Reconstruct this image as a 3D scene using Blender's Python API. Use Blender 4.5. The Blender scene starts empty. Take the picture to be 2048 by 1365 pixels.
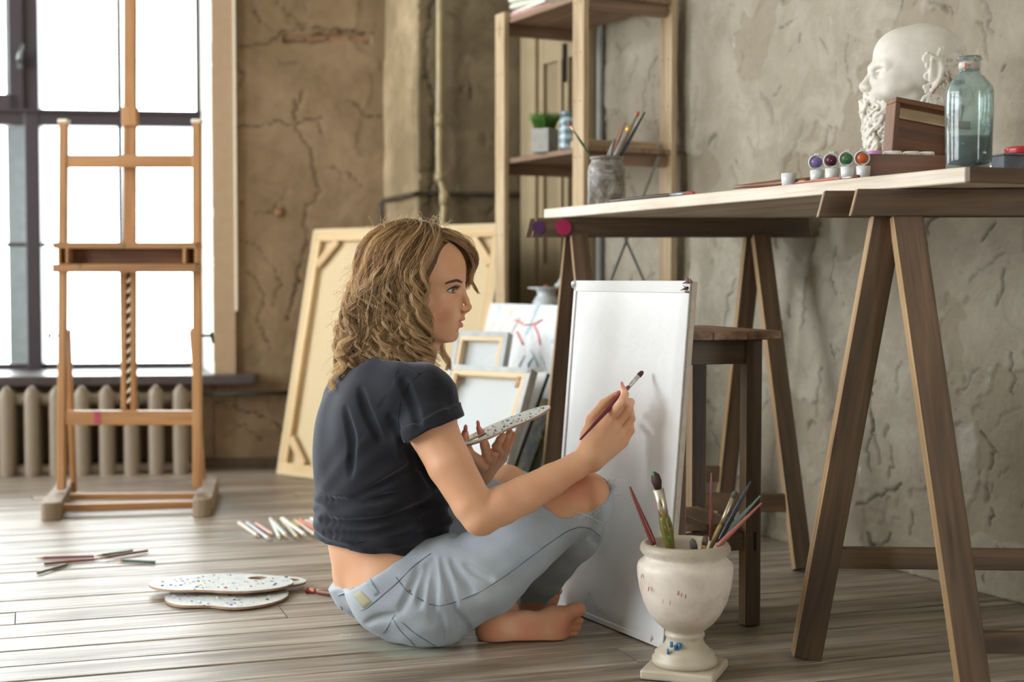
import bpy, math, random
import numpy as np
from mathutils import Vector, Matrix, Euler
import openvdb as vdb
from mathutils.bvhtree import BVHTree

S = bpy.context.scene
COL = S.collection
R = random.Random(7)
PI = math.pi

# ------------------------------------------------------------------ camera
FPX, HY, CH = 2900.0, 558.0, 0.67          # focal length in pixels, horizon row, camera height
PITCH = math.atan((682.5 - HY) / FPX)
cam_d = bpy.data.cameras.new('camera')
cam_d.sensor_width = 36.0
cam_d.lens = FPX / 2048.0 * 36.0
cam = bpy.data.objects.new('camera', cam_d)
COL.objects.link(cam)
cam.location = (0, 0, CH)
cam.rotation_euler = (PI / 2 - PITCH, 0, 0)
cam_d.clip_start = 0.05
cam_d.dof.use_dof = True
cam_d.dof.focus_distance = 2.62
cam_d.dof.aperture_fstop = 3.0
S.camera = cam

# ------------------------------------------------------------------ world, exposure
S.view_settings.view_transform = 'Standard'
S.view_settings.look = 'None'
S.view_settings.gamma = 1.0
S.view_settings.use_curve_mapping = False
S.view_settings.exposure = 0.5
W = bpy.data.worlds.new('overcast_sky'); S.world = W
W.use_nodes = True
wn = W.node_tree.nodes; wl = W.node_tree.links
wn['Background'].inputs['Color'].default_value = (0.93, 0.97, 1.0, 1)
wn['Background'].inputs['Strength'].default_value = 10.0
try:
    S.cycles.max_bounces = 10
    S.cycles.diffuse_bounces = 5
    S.cycles.glossy_bounces = 4
    S.cycles.transmission_bounces = 8
    S.cycles.transparent_max_bounces = 16
    S.cycles.use_denoising = True
    S.cycles.sample_clamp_indirect = 8.0
except Exception:
    pass

# ------------------------------------------------------------------ pixel helpers (2048 x 1365 frame)
_fw = Vector((0, math.cos(PITCH), -math.sin(PITCH)))
_up = Vector((0, math.sin(PITCH), math.cos(PITCH)))
CAMP = Vector((0, 0, CH))
def ray(px, py):
    return _fw + Vector(((px - 1024.0) / FPX, 0, 0)) - _up * ((py - 682.5) / FPX)
def atY(px, py, Y):
    d = ray(px, py); return CAMP + d * (Y / d.y)
def gnd(px, py, z=0.0):
    d = ray(px, py); return CAMP + d * ((z - CH) / d.z)
def onplane(px, py, p0, n):
    d = ray(px, py); p0 = Vector(p0); n = Vector(n)
    return CAMP + d * ((p0 - CAMP).dot(n) / d.dot(n))
def project(p):
    v = Vector(p) - CAMP
    z = v.dot(_fw); return (1024 + FPX * v.x / z, 682.5 - FPX * v.dot(_up) / z)

# ------------------------------------------------------------------ object helpers
def tag(o, label=None, cat=None, group=None, kind=None):
    if label: o['label'] = label
    if cat: o['category'] = cat
    if group: o['group'] = group
    if kind: o['kind'] = kind
    return o
def empty(name, loc, label=None, cat=None, group=None, kind=None):
    o = bpy.data.objects.new(name, None); COL.objects.link(o)
    o.location = loc; o.empty_display_size = 0.05
    return tag(o, label, cat, group, kind)
def world_m(o):
    m = o.matrix_basis.copy(); p = o; 
    while p.parent is not None:
        m = p.parent.matrix_basis @ p.matrix_parent_inverse @ m if False else p.parent.matrix_basis @ p.matrix_parent_inverse @ m
        p = p.parent
    return m
def link(name, me, mat=None, parent=None, mw=None, smooth=False):
    o = bpy.data.objects.new(name, me); COL.objects.link(o)
    if mat is not None and len(me.materials) == 0: me.materials.append(mat)
    o.matrix_basis = mw if mw is not None else Matrix.Identity(4)
    if parent is not None:
        o.parent = parent
        o.matrix_parent_inverse = world_m(parent).inverted()
    if smooth: me.shade_smooth()
    return o
def bevel(o, w=0.002, seg=2):
    m = o.modifiers.new('bevel', 'BEVEL'); m.width = w; m.segments = seg; m.limit_method = 'ANGLE'; m.angle_limit = math.radians(40)
    return o

class MB:
    """collects shapes, then links them as ONE mesh object"""
    def __init__(self): self.v = []; self.f = []; self.sm = []
    def add(self, vs, fs, smooth=False):
        b = len(self.v); self.v += [tuple(v) for v in vs]; self.f += [tuple(i + b for i in f) for f in fs]
        self.sm += [smooth] * len(fs)
        return self
    def box(self, c, s, m=None):
        x, y, z = s[0] / 2, s[1] / 2, s[2] / 2
        vs = [Vector((i * x, j * y, k * z)) for k in (-1, 1) for j in (-1, 1) for i in (-1, 1)]
        if m is not None: vs = [m @ v for v in vs]
        c = Vector(c)
        return self.add([v + c for v in vs], [(0, 2, 3, 1), (4, 5, 7, 6), (0, 1, 5, 4), (2, 6, 7, 3), (0, 4, 6, 2), (1, 3, 7, 5)])
    def rings(self, rings, close0=True, close1=True, smooth=True):
        n = len(rings[0]); vs = [p for r in rings for p in r]; fs = []
        for i in range(len(rings) - 1):
            for j in range(n):
                k = (j + 1) % n
                fs.append((i * n + j, i * n + k, (i + 1) * n + k, (i + 1) * n + j))
        self.add(vs, fs, smooth)
        b = len(self.v) - len(vs)
        if close0: self.f.append(tuple(b + j for j in reversed(range(n)))); self.sm.append(False)
        if close1: self.f.append(tuple(b + (len(rings) - 1) * n + j for j in range(n))); self.sm.append(False)
        return self
    def tube(self, pts, rad, n=8, smooth=True, flat=1.0, caps=True):
        pts = [Vector(p) for p in pts]
        if not hasattr(rad, '__len__'): rad = [rad] * len(pts)
        t0 = (pts[1] - pts[0]).normalized()
        a = Vector((0, 0, 1)) if abs(t0.z) < 0.9 else Vector((1, 0, 0))
        u = t0.cross(a).normalized(); rs = []
        for i, p in enumerate(pts):
            t = (pts[min(i + 1, len(pts) - 1)] - pts[max(i - 1, 0)])
            if t.length < 1e-9: t = t0
            t.normalize()
            u = (u - t * u.dot(t)).normalized(); w = t.cross(u)
            rs.append([p + (u * math.cos(2 * PI * k / n) + w * (math.sin(2 * PI * k / n) * flat)) * rad[i] for k in range(n)])
        return self.rings(rs, caps, caps, smooth)
    def lathe(self, prof, c=(0, 0, 0), n=32, m=None, smooth=True, caps=True):
        c = Vector(c); rs = []
        for r, z in prof:
            ring = [Vector((max(r, 1e-5) * math.cos(2 * PI * k / n), max(r, 1e-5) * math.sin(2 * PI * k / n), z)) for k in range(n)]
            if m is not None: ring = [m @ p for p in ring]
            rs.append([p + c for p in ring])
        return self.rings(rs, caps, caps, smooth)
    def prism(self, poly, z0, z1, m=None, smooth=False):
        n = len(poly)
        vs = [Vector((x, y, z0)) for x, y in poly] + [Vector((x, y, z1)) for x, y in poly]
        if m is not None: vs = [m @ v for v in vs]
        fs = [tuple(reversed(range(n))), tuple(range(n, 2 * n))] + [(j, (j + 1) % n, n + (j + 1) % n, n + j) for j in range(n)]
        return self.add(vs, fs, smooth)
    def mesh(self, name):
        me = bpy.data.meshes.new(name); me.from_pydata(self.v, [], self.f)
        me.polygons.foreach_set('use_smooth', self.sm); me.update()
        return me
    def build(self, name, mat, parent=None, mw=None):
        return link(name, self.mesh(name), mat, parent, mw)

def frame_m(p, x, y, z):
    m = Matrix.Identity(4)
    for i, a in enumerate((x, y, z)):
        a = Vector(a)
        for k in range(3): m[k][i] = a[k]
    p = Vector(p)
    for k in range(3): m[k][3] = p[k]
    return m
def beam(name, p0, p1, w, t, side, mat, parent=None, bw=0.0015, cut0=0.0, cut1=0.0, edge=None, ends=None):
    """board from p0 to p1 (centre line); w = width along 'side', t = thickness; grain runs along local z.
    cut0/cut1: shear of the end faces (dz per unit of x)"""
    p0 = Vector(p0); p1 = Vector(p1); z = (p1 - p0); L = z.length; z.normalize()
    x = Vector(side); x = (x - z * x.dot(z)).normalized(); y = z.cross(x)
    mb = MB(); mb.box((0, 0, 0), (w, t, L))
    mb.v = [(a, b, c + (cut1 if c > 0 else cut0) * a) for a, b, c in mb.v]
    o = mb.build(name, mat, parent, frame_m((p0 + p1) / 2, x, y, z))
    if edge is not None or ends is not None:      # window light painted on narrow sides; raw sawn wood on ends
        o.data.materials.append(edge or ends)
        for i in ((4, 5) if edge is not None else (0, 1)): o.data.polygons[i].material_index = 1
    if bw: bevel(o, bw, 1)
    return o

# ------------------------------------------------------------------ materials
def hexc(h):
    h = h.lstrip('#'); c = [int(h[i:i + 2], 16) / 255 for i in (0, 2, 4)]
    return tuple((x / 12.92 if x <= 0.04045 else ((x + 0.055) / 1.055) ** 2.4) for x in c) + (1,)
class NT:
    def __init__(self, name):
        self.m = bpy.data.materials.new(name); self.m.use_nodes = True
        self.n = self.m.node_tree.nodes; self.l = self.m.node_tree.links
        self.b = self.n['Principled BSDF']
        self.tc = self.n.new('ShaderNodeTexCoord'); self.oi = None
    def ln(self, a, b): self.l.new(a, b)
    def coords(self, scale=(1, 1, 1), src='Object', rnd=0.0, rot=(0, 0, 0)):
        mp = self.n.new('ShaderNodeMapping'); mp.inputs['Scale'].default_value = scale; mp.inputs['Rotation'].default_value = rot
        out = self.tc.outputs[src]
        if rnd:
            if self.oi is None: self.oi = self.n.new('ShaderNodeObjectInfo')
            a = self.n.new('ShaderNodeVectorMath'); a.operation = 'ADD'
            k = self.n.new('ShaderNodeMath'); k.operation = 'MULTIPLY'; k.inputs[1].default_value = rnd
            self.ln(self.oi.outputs['Random'], k.inputs[0]); self.ln(out, a.inputs[0]); self.ln(k.outputs[0], a.inputs[1]); out = a.outputs[0]
        self.ln(out, mp.inputs['Vector']); return mp.outputs[0]
    def noise(self, vec, scale=5, detail=4, rough=0.55, dist=0.0):
        t = self.n.new('ShaderNodeTexNoise'); t.inputs['Scale'].default_value = scale; t.inputs['Detail'].default_value = detail
        t.inputs['Roughness'].default_value = rough; t.inputs['Distortion'].default_value = dist
        self.ln(vec, t.inputs['Vector']); return t.outputs['Fac']
    def voro(self, vec, scale=5, feature='F1', rnd=1.0):
        t = self.n.new('ShaderNodeTexVoronoi'); t.feature = feature; t.inputs['Scale'].default_value = scale
        t.inputs['Randomness'].default_value = rnd
        self.ln(vec, t.inputs['Vector']); return t.outputs['Distance'], (t.outputs['Color'] if feature != 'DISTANCE_TO_EDGE' else None)
    def ramp(self, fac, stops, interp='LINEAR'):
        r = self.n.new('ShaderNodeValToRGB'); r.color_ramp.interpolation = interp
        e = r.color_ramp.elements
        while len(e) < len(stops): e.new(0.5)
        for i, (p, c) in enumerate(stops):
            e[i].position = p
            e[i].color = hexc(c) if isinstance(c, str) else ((c, c, c, 1) if not hasattr(c, '__len__') else tuple(c))
        self.ln(fac, r.inputs[0]); return r.outputs[0]
    def mix(self, fac, a, b, mode='MIX'):
        m = self.n.new('ShaderNodeMix'); m.data_type = 'RGBA'; m.blend_type = mode
        for s, v in ((m.inputs['Factor'], fac), (m.inputs[6], a), (m.inputs[7], b)):
            if isinstance(v, str): v = hexc(v)
            if hasattr(v, 'is_output') or isinstance(v, bpy.types.NodeSocket): self.ln(v, s)
            else: s.default_value = v
        return m.outputs[2]
    def math(self, op, a, b=0.0):
        m = self.n.new('ShaderNodeMath'); m.operation = op
        for s, v in ((m.inputs[0], a), (m.inputs[1], b)):
            if isinstance(v, bpy.types.NodeSocket): self.ln(v, s)
            else: s.default_value = v
        return m.outputs[0]
    def attr(self, name, vec=False):
        a = self.n.new('ShaderNodeAttribute'); a.attribute_name = name
        return a.outputs['Color'] if vec else a.outputs['Fac']
    def color(self, c):
        if isinstance(c, str): c = hexc(c)
        if isinstance(c, bpy.types.NodeSocket): self.ln(c, self.b.inputs['Base Color'])
        else: self.b.inputs['Base Color'].default_value = c
    def set(self, **k):
        for a, v in k.items():
            s = self.b.inputs[a.replace('_', ' ')]
            if isinstance(v, bpy.types.NodeSocket): self.ln(v, s)
            else: s.default_value = v
        return self
    def bump(self, h, strength=0.3, dist=0.002):
        b = self.n.new('ShaderNodeBump'); b.inputs['Strength'].default_value = strength; b.inputs['Distance'].default_value = dist
        self.ln(h, b.inputs['Height'])
        if self.b.inputs['Normal'].is_linked: self.ln(self.b.inputs['Normal'].links[0].from_socket, b.inputs['Normal'])
        self.ln(b.outputs[0], self.b.inputs['Normal'])
def plain(name, c, rough=0.6, var=0.12, scale=30, bump=0.15, metal=0.0, **k):
    t = NT(name); v = t.coords(rnd=3.0); f = t.noise(v, scale, 4)
    c0 = hexc(c) if isinstance(c, str) else c
    lo = tuple(x * (1 - var) for x in c0[:3]) + (1,); hi = tuple(min(1, x * (1 + var)) for x in c0[:3]) + (1,)
    t.color(t.ramp(f, [(0.3, lo), (0.7, hi)])); t.set(Roughness=rough, Metallic=metal, **k)
    if bump: t.bump(f, bump, 0.001)
    return t.m
def wood(name, dark, mid, light, scale=1.0, rough=0.6, knots=True, stain=None, bump=0.35):
    t = NT(name)
    v = t.coords((38 * scale, 38 * scale, 2.2 * scale), rnd=9.0)
    g = t.noise(v, 1.0, 6, 0.6, 0.6)
    v2 = t.coords((160 * scale, 160 * scale, 5 * scale), rnd=4.0)
    g2 = t.noise(v2, 1.0, 3, 0.6)
    v3 = t.coords((4, 4, 2.0), rnd=5.0); big = t.noise(v3, 1.5, 3)
    c = t.ramp(g, [(0.25, dark), (0.5, mid), (0.75, light)])
    c = t.mix(t.math('MULTIPLY', t.ramp(g2, [(0.45, 0.0), (0.7, 1.0)]), 0.35), c, dark)
    c = t.mix(t.math('MULTIPLY', t.ramp(big, [(0.35, 1.0), (0.6, 0.0)]), 0.35), c, dark)
    if knots:
        d, _ = t.voro(t.coords((9, 9, 3.3), rnd=7.0), 1.0)
        c = t.mix(t.ramp(d, [(0.05, 0.75), (0.13, 0.0)]), c, dark)
    if stain:
        s = t.noise(t.coords((1, 1, 1), rnd=2.0), 14, 5, 0.7)
        c = t.mix(t.ramp(s, [(0.66, 0.0), (0.72, 0.8)]), c, stain)
    t.color(c); t.set(Roughness=rough)
    t.bump(g2, bump, 0.0012); t.bump(g, bump * 0.6, 0.002)
    return t.m
M = {}
M['wood_dark'] = wood('trestle_wood', '#34261a', '#5c4732', '#7a6147', 1.0, 0.55)
M['wood_lit_sawn'] = wood('lit_side_sawn_end', '#7d6143', '#a98a62', '#c4a67c', 0.9, 0.65)  # pale wood: window light coloured onto leg sides, raw sawn wood on beam ends
M['wood_edge'] = wood('pale_pine', '#8a6b4a', '#bd9a70', '#d8bd95', 0.8, 0.6)
M['wood_shelf'] = wood('shelf_pine', '#8f7656', '#bca584', '#d6c19f', 0.8, 0.6)
M['wood_board'] = wood('shelf_board', '#5d4736', '#8a6f58', '#a88c72', 0.8, 0.6)
M['wood_table'] = wood('bleached_table_board', '#a8967f', '#ddd1bf', '#f0e8db', 0.8, 0.6, stain='#c7a4aa')
M['wood_easel'] = wood('easel_beech', '#96683f', '#bd8c5b', '#d0a375', 0.9, 0.45, knots=False)
M['wood_easel_p'] = wood('easel_paint_spotted', '#7d5836', '#a97c52', '#bd9265', 0.9, 0.5, knots=False, stain='#3f5f2c')
M['wood_stretch'] = wood('stretcher_pine', '#b08f60', '#d4b88a', '#e6d2ab', 0.7, 0.6, knots=False)
M['wood_box'] = wood('paint_box_wood', '#4a2d18', '#7a4d2c', '#946339', 0.9, 0.45)
M['wood_stool'] = wood('stool_wood', '#30241a', '#54412f', '#705842', 1.0, 0.5)
M['wood_seat'] = wood('stool_seat_wood', '#54402f', '#8a6d53', '#a88d72', 1.0, 0.55)
M['foot'] = wood('easel_foot_wood', '#5d4a38', '#8f7a63', '#ab977d', 0.9, 0.6)
M['black_metal'] = plain('dark_metal', '#241c1a', 0.5, metal=0.6)
M['steel'] = plain('grey_metal', '#8d9494', 0.35, metal=0.9)
M['screw'] = plain('screw_metal', '#55504a', 0.4, metal=0.8)

def planks_mat():
    t = NT('old_plank_floor')
    v = t.coords((2.0, 26, 26), rnd=11.0); g = t.noise(v, 1.0, 7, 0.62, 0.5)
    v2 = t.coords((3.0, 120, 120), rnd=5.0); g2 = t.noise(v2, 1.0, 4, 0.65)
    c = t.ramp(g, [(0.25, '#483c31'), (0.42, '#756655'), (0.56, '#a39482'), (0.75, '#d2c8b9')])
    big = t.noise(t.coords((0.9, 2.0, 1), rnd=3.0), 1.6, 4, 0.6)
    c = t.mix(t.math('MULTIPLY', t.ramp(big, [(0.4, 0.0), (0.65, 1.0)]), 0.42), c, '#cfc6b8')
    if t.oi is None: t.oi = t.n.new('ShaderNodeObjectInfo')
    c = t.mix(t.math('MULTIPLY', t.oi.outputs['Random'], 0.35), c, '#5a4b3c')
    c = t.mix(t.math('MULTIPLY', t.ramp(g2, [(0.5, 0.0), (0.66, 1.0)]), 0.6), c, '#3d3127')
    sp = t.noise(t.coords((1, 1, 1), rnd=20.0), 9, 5, 0.75)
    c = t.mix(t.ramp(sp, [(0.68, 0.0), (0.74, 0.55)]), c, '#e6e2da')
    geo = t.n.new('ShaderNodeNewGeometry')
    tn = t.n.new('ShaderNodeTexNoise'); tn.inputs['Scale'].default_value = 2.6; tn.inputs['Detail'].default_value = 5
    t.ln(geo.outputs['Position'], tn.inputs['Vector'])
    c = t.mix(t.math('MULTIPLY', t.ramp(tn.outputs['Fac'], [(0.63, 0.0), (0.70, 1.0)]), 0.30), c, '#a9cdbd')
    t.color(c)
    r = t.ramp(g, [(0.3, 0.50), (0.8, 0.30)]); t.set(Roughness=r)
    t.b.inputs['Specular IOR Level'].default_value = 0.6
    t.bump(g2, 0.5, 0.0025); t.bump(g, 0.4, 0.004)
    return t.m
M['plank'] = planks_mat()
def plaster(name, base, pale, dark, exposed, crack='#3a2c20'):
    t = NT(name)
    n1 = t.noise(t.coords((1, 1, 1)), 2.2, 6, 0.6, 0.4)
    n2 = t.noise(t.coords((1, 1, 1)), 9, 7, 0.7, 0.8)
    n3 = t.noise(t.coords((1, 1, 1)), 60, 5, 0.7)
    c = t.ramp(n1, [(0.3, dark), (0.5, base), (0.68, pale)])
    c = t.mix(t.math('MULTIPLY', t.ramp(n2, [(0.4, 1.0), (0.55, 0.0)]), 0.45), c, dark)
    c = t.mix(t.math('MULTIPLY', t.ramp(n2, [(0.58, 0.0), (0.7, 1.0)]), 0.4), c, pale)
    c = t.mix(t.math('MULTIPLY', t.attr('flake'), 0.75), c, exposed)
    c = t.mix(t.attr('crack'), c, crack)
    n4 = t.noise(t.coords((1, 1, 0.4)), 5.0, 3, 0.5)
    c = t.mix(t.ramp(n4, [(0.70, 0.0), (0.76, 0.35)]), c, '#e8e6dd')
    t.color(c); t.set(Roughness=0.88); t.b.inputs['Specular IOR Level'].default_value = 0.25
    t.bump(n3, 0.5, 0.003); t.bump(n2, 0.5, 0.006)
    return t
tr = plaster('right_wall_plaster', '#9d9585', '#aea798', '#898070', '#8b7f6c', '#54483b')
_nb = tr.noise(tr.coords((1, 1, 0.45)), 26, 5, 0.75, 0.6); _old = tr.b.inputs['Base Color'].links[0].from_socket
_c = tr.mix(tr.ramp(_nb, [(0.31, 0.75), (0.36, 0.0)]), _old, '#4f4436')
_nc = tr.noise(tr.coords((1, 1, 1)), 70, 4, 0.8); _c = tr.mix(tr.ramp(_nc, [(0.30, 0.5), (0.38, 0.0)]), _c, '#5f5444')
_nd = tr.noise(tr.coords((1.2, 1.2, 0.3)), 11, 5, 0.7, 0.8); _c = tr.mix(tr.ramp(_nd, [(0.66, 0.0), (0.72, 0.45)]), _c, '#cfd0cb')
_ne = tr.noise(tr.coords((1.4, 1.4, 0.5)), 8, 3, 0.6); _c = tr.mix(tr.ramp(_ne, [(0.745, 0.0), (0.77, 0.5)]), _c, '#a98ab0')
tr.color(_c); tr.bump(_nb, 0.6, 0.006)
M['wall_r'] = tr.m
tb = plaster('back_wall_plaster', '#917a5f', '#a28b6e', '#786448', '#7f6c52', '#33281c')
M['wall_b'] = tb.m
tb2 = plaster('olive_plaster', '#72654e', '#83755c', '#5a4f3c', '#635742', '#2d251a')
M['wall_o'] = tb2.m
tb3 = plaster('pale_pier_plaster', '#978467', '#ab987a', '#7c6c50', '#7c6d52', '#3a2e20')
M['wall_p'] = tb3.m
M['shell'] = plain('plain_plaster', '#b3a993', 0.9)
M['ceil'] = plain('ceiling_white', '#d8d4cb', 0.9)
M['frame'] = plain('window_frame_paint', '#3a3136', 0.45, 0.05)
M['trim'] = plain('window_trim_paint', '#a88f70', 0.6, 0.06)
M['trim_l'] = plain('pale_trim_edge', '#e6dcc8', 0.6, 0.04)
M['reveal'] = plain('white_reveal', '#efece2', 0.8, 0.04)
M['sill'] = plain('sill_paint', '#4a4140', 0.35, 0.2)
M['radiator'] = plain('radiator_paint', '#8f8270', 0.5, 0.06)
M['pipe'] = plain('heating_pipe_paint', '#a3946f', 0.5, 0.12, 20)
M['pipe_d'] = plain('dark_pipe', '#453c30', 0.6, 0.4, 25)
M['door'] = plain('cream_door_paint', '#968667', 0.55, 0.08, 8)
M['door_d'] = plain('door_recess_paint', '#86775a', 0.6, 0.08, 8)
M['ext'] = plain('outside_render', '#8b8f90', 0.9, 0.1)
g = NT('window_glass')
for n_ in list(g.n):
    if n_.type == 'BSDF_PRINCIPLED': g.n.remove(n_)
tr_ = g.n.new('ShaderNodeBsdfTransparent'); gl_ = g.n.new('ShaderNodeBsdfGlossy'); gl_.inputs['Roughness'].default_value = 0.02
fr_ = g.n.new('ShaderNodeFresnel'); mx_ = g.n.new('ShaderNodeMixShader'); fr_.inputs['IOR'].default_value = 1.45
tr_.inputs['Color'].default_value = (0.97, 0.99, 0.98, 1)
g.ln(fr_.outputs[0], mx_.inputs[0]); g.ln(tr_.outputs[0], mx_.inputs[1]); g.ln(gl_.outputs[0], mx_.inputs[2])
g.ln(mx_.outputs[0], g.n['Material Output'].inputs['Surface'])
M['glass'] = g.m
# ------------------------------------------------------------------ room
def vnoise(nx, ny, fx, fy, rs):
    gx, gy = int(math.ceil(fx)) + 4, int(math.ceil(fy)) + 4
    g = rs.rand(gx, gy)
    x = np.linspace(0, fx, nx) + 1; y = np.linspace(0, fy, ny) + 1
    ix = x.astype(int); iy = y.astype(int); tx = x - ix; ty = y - iy
    tx = tx * tx * (3 - 2 * tx); ty = ty * ty * (3 - 2 * ty)
    a = g[np.ix_(ix, iy)]; b = g[np.ix_(ix + 1, iy)]; c = g[np.ix_(ix, iy + 1)]; d = g[np.ix_(ix + 1, iy + 1)]
    tx = tx[:, None]; ty = ty[None, :]
    return (a * (1 - tx) + b * tx) * (1 - ty) + (c * (1 - tx) + d * tx) * ty
def fbm(nx, ny, L, H, f0, octs, rs, gain=0.5):
    r = np.zeros((nx, ny)); a = 1.0; s = 0
    for i in range(octs):
        r += a * vnoise(nx, ny, L * f0, H * f0, rs); s += a; a *= gain; f0 *= 2.03
    return r / s
def sstep(x, a, b):
    t = np.clip((x - a) / (b - a), 0, 1); return t * t * (3 - 2 * t)
def jagged(pts, rs, amp=0.012, step=0.012):
    out = []
    for (x0, y0), (x1, y1) in zip(pts[:-1], pts[1:]):
        n = max(1, int(math.hypot(x1 - x0, y1 - y0) / step))
        for i in range(n):
            t = i / n; out.append((x0 + (x1 - x0) * t + rs.normal() * amp * 0.5, y0 + (y1 - y0) * t + rs.normal() * amp * 0.5))
    out.append(pts[-1]); return out
def stamp(arr, pts, width, res, strength=1.0):
    nx, ny = arr.shape
    for (x0, y0), (x1, y1) in zip(pts[:-1], pts[1:]):
        n = max(1, int(math.hypot(x1 - x0, y1 - y0) / (res * 0.7)))
        for i in range(n + 1):
            t = i / n; x = (x0 + (x1 - x0) * t) / res; y = (y0 + (y1 - y0) * t) / res
            r = int(width * 2.5 / res) + 1; i0, i1, j0, j1 = int(x) - r, int(x) + r + 2, int(y) - r, int(y) + r + 2
            if i1 <= 0 or j1 <= 0 or i0 >= nx or j0 >= ny: continue
            i0, j0, i1, j1 = max(i0, 0), max(j0, 0), min(i1, nx), min(j1, ny)
            dx = (np.arange(i0, i1) - x)[:, None] * res; dy = (np.arange(j0, j1) - y)[None, :] * res
            g = np.exp(-(dx * dx + dy * dy) / (2 * (width * 0.6) ** 2)) * strength
            arr[i0:i1, j0:j1] = np.maximum(arr[i0:i1, j0:j1], g)
def plaster_wall(name, P, e, nrm, L, H, res, seed, mat, cracks=(), gouges=0, step_d=0.004, rough_amp=0.004, flake_t=0.56, slots=(), cw=0.62, z0=0.0, thick=0.12, parent=None, fine=0.0012):
    rs = np.random.RandomState(seed)
    nx, ny = int(L / res) + 1, int(H / res) + 1
    base = fbm(nx, ny, L, H, 1.6, 3, rs); mid = fbm(nx, ny, L, H, 7.0, 4, rs, 0.6); fin = fbm(nx, ny, L, H, 40.0, 3, rs, 0.7)
    mask = fbm(nx, ny, L, H, 3.2, 5, rs, 0.62)
    flake = sstep(mask, flake_t, flake_t + 0.012)
    d = (base - 0.5) * rough_amp * 3 + (mid - 0.5) * rough_amp * 2 + (fin - 0.5) * fine * 2 - flake * step_d
    ck = np.zeros((nx, ny)); gg = np.zeros((nx, ny))
    for pts, w in cracks: stamp(ck, jagged(pts, rs, 0.010, 0.014), w * cw, res)
    for k in range(gouges):
        x, y = rs.rand() * L, rs.rand() * H; ln = 0.02 + 0.10 * rs.rand() ** 2; a = PI / 2 + rs.normal() * 0.45
        if rs.rand() < 0.2: a = rs.rand() * PI
        p = [(x, y)]
        for q in range(3): a += rs.normal() * 0.35; p.append((p[-1][0] + math.cos(a) * ln / 3, p[-1][1] + math.sin(a) * ln / 3))
        stamp(gg, jagged(p, rs, 0.006, 0.008), 0.0022 + 0.004 * rs.rand(), res, 0.4 + 0.6 * rs.rand())
    sl = np.zeros((nx, ny))
    X = np.linspace(0, L, nx)[:, None]; Y = np.linspace(0, H, ny)[None, :]
    for (x0, y0, x1, y1, dep) in slots:
        wob = (mid - 0.5) * 0.05
        m = sstep(X + wob, x0, x0 + 0.006) * (1 - sstep(X + wob, x1 - 0.006, x1)) * sstep(Y + wob, y0, y0 + 0.006) * (1 - sstep(Y + wob, y1 - 0.006, y1))
        sl = np.maximum(sl, m); d -= m * dep
    d -= ck * 0.008 + gg * 0.010
    e = Vector(e); nrm = Vector(nrm); P = Vector(P)
    xs = np.linspace(0, L, nx)[:, None] + 0 * Y; zs = np.linspace(0, H, ny)[None, :] + z0 + 0 * X
    co = np.stack([P[k] + e[k] * xs + nrm[k] * d + (zs if k == 2 else 0) for k in range(3)], -1).reshape(-1, 3)
    idx = np.arange(nx * ny).reshape(nx, ny)
    q = np.stack([idx[:-1, :-1], idx[1:, :-1], idx[1:, 1:], idx[:-1, 1:]], -1).reshape(-1, 4)
    # skirts that give the wall its thickness
    border = np.concatenate([idx[:, 0], idx[-1, 1:], idx[-2::-1, -1], idx[0, -2:0:-1]])
    bco = co[border] - np.array(nrm)[None, :] * thick
    nb = len(border); b0 = nx * ny
    bi = np.arange(nb); bj = (bi + 1) % nb
    sk = np.stack([border[bj], border[bi], b0 + bi, b0 + bj], -1)
    co = np.concatenate([co, bco]); q = np.concatenate([q, sk])
    me = bpy.data.meshes.new(name)
    me.vertices.add(len(co)); me.vertices.foreach_set('co', co.astype(np.float32).ravel())
    me.loops.add(len(q) * 4); me.loops.foreach_set('vertex_index', q.astype(np.int32).ravel())
    me.polygons.add(len(q)); me.polygons.foreach_set('loop_start', np.arange(0, len(q) * 4, 4, dtype=np.int32))
    me.update(calc_edges=True)
    z = np.zeros(nb)
    for an, ar in (('flake', np.maximum(flake * 0.7, sl)), ('crack', np.clip(ck * 0.9 + gg * 0.55, 0, 1))):
        at = me.attributes.new(an, 'FLOAT', 'POINT'); at.data.foreach_set('value', np.concatenate([ar.ravel(), z]).astype(np.float32))
    me.shade_smooth()
    return link(name, me, mat, parent)

A7 = math.radians(7)
WE = Vector((math.cos(A7), math.sin(A7), 0)); WO = Vector((-math.sin(A7), math.cos(A7), 0)); WI = -WO
P0 = gnd(480, 936)
def wp(s, d, z): return P0 + WE * s + WO * d + Vector((0, 0, z))
def whit(px, py, d=0.0):
    p = onplane(px, py, P0 + WO * d, WO) - P0
    return p.dot(WE), p.z
def wbox(mb, s0, s1, d0, d1, z0, z1):
    mb.box(wp((s0 + s1) / 2, (d0 + d1) / 2, (z0 + z1) / 2), (abs(s1 - s0), abs(d1 - d0), abs(z1 - z0)), Matrix.Rotation(A7, 3, 'Z'))
    return mb
def wbuild(name, mat, parent, s0, s1, d0, d1, z0, z1, bw=0.0):
    m = MB(); m.box((0, 0, 0), (abs(s1 - s0), abs(d1 - d0), abs(z1 - z0)))
    o = m.build(name, mat, parent, Matrix.Translation(wp((s0 + s1) / 2, (d0 + d1) / 2, (z0 + z1) / 2)) @ Matrix.Rotation(A7, 4, 'Z'))
    if bw: bevel(o, bw)
    return o
HC = 3.0                                   # ceiling height
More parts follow.
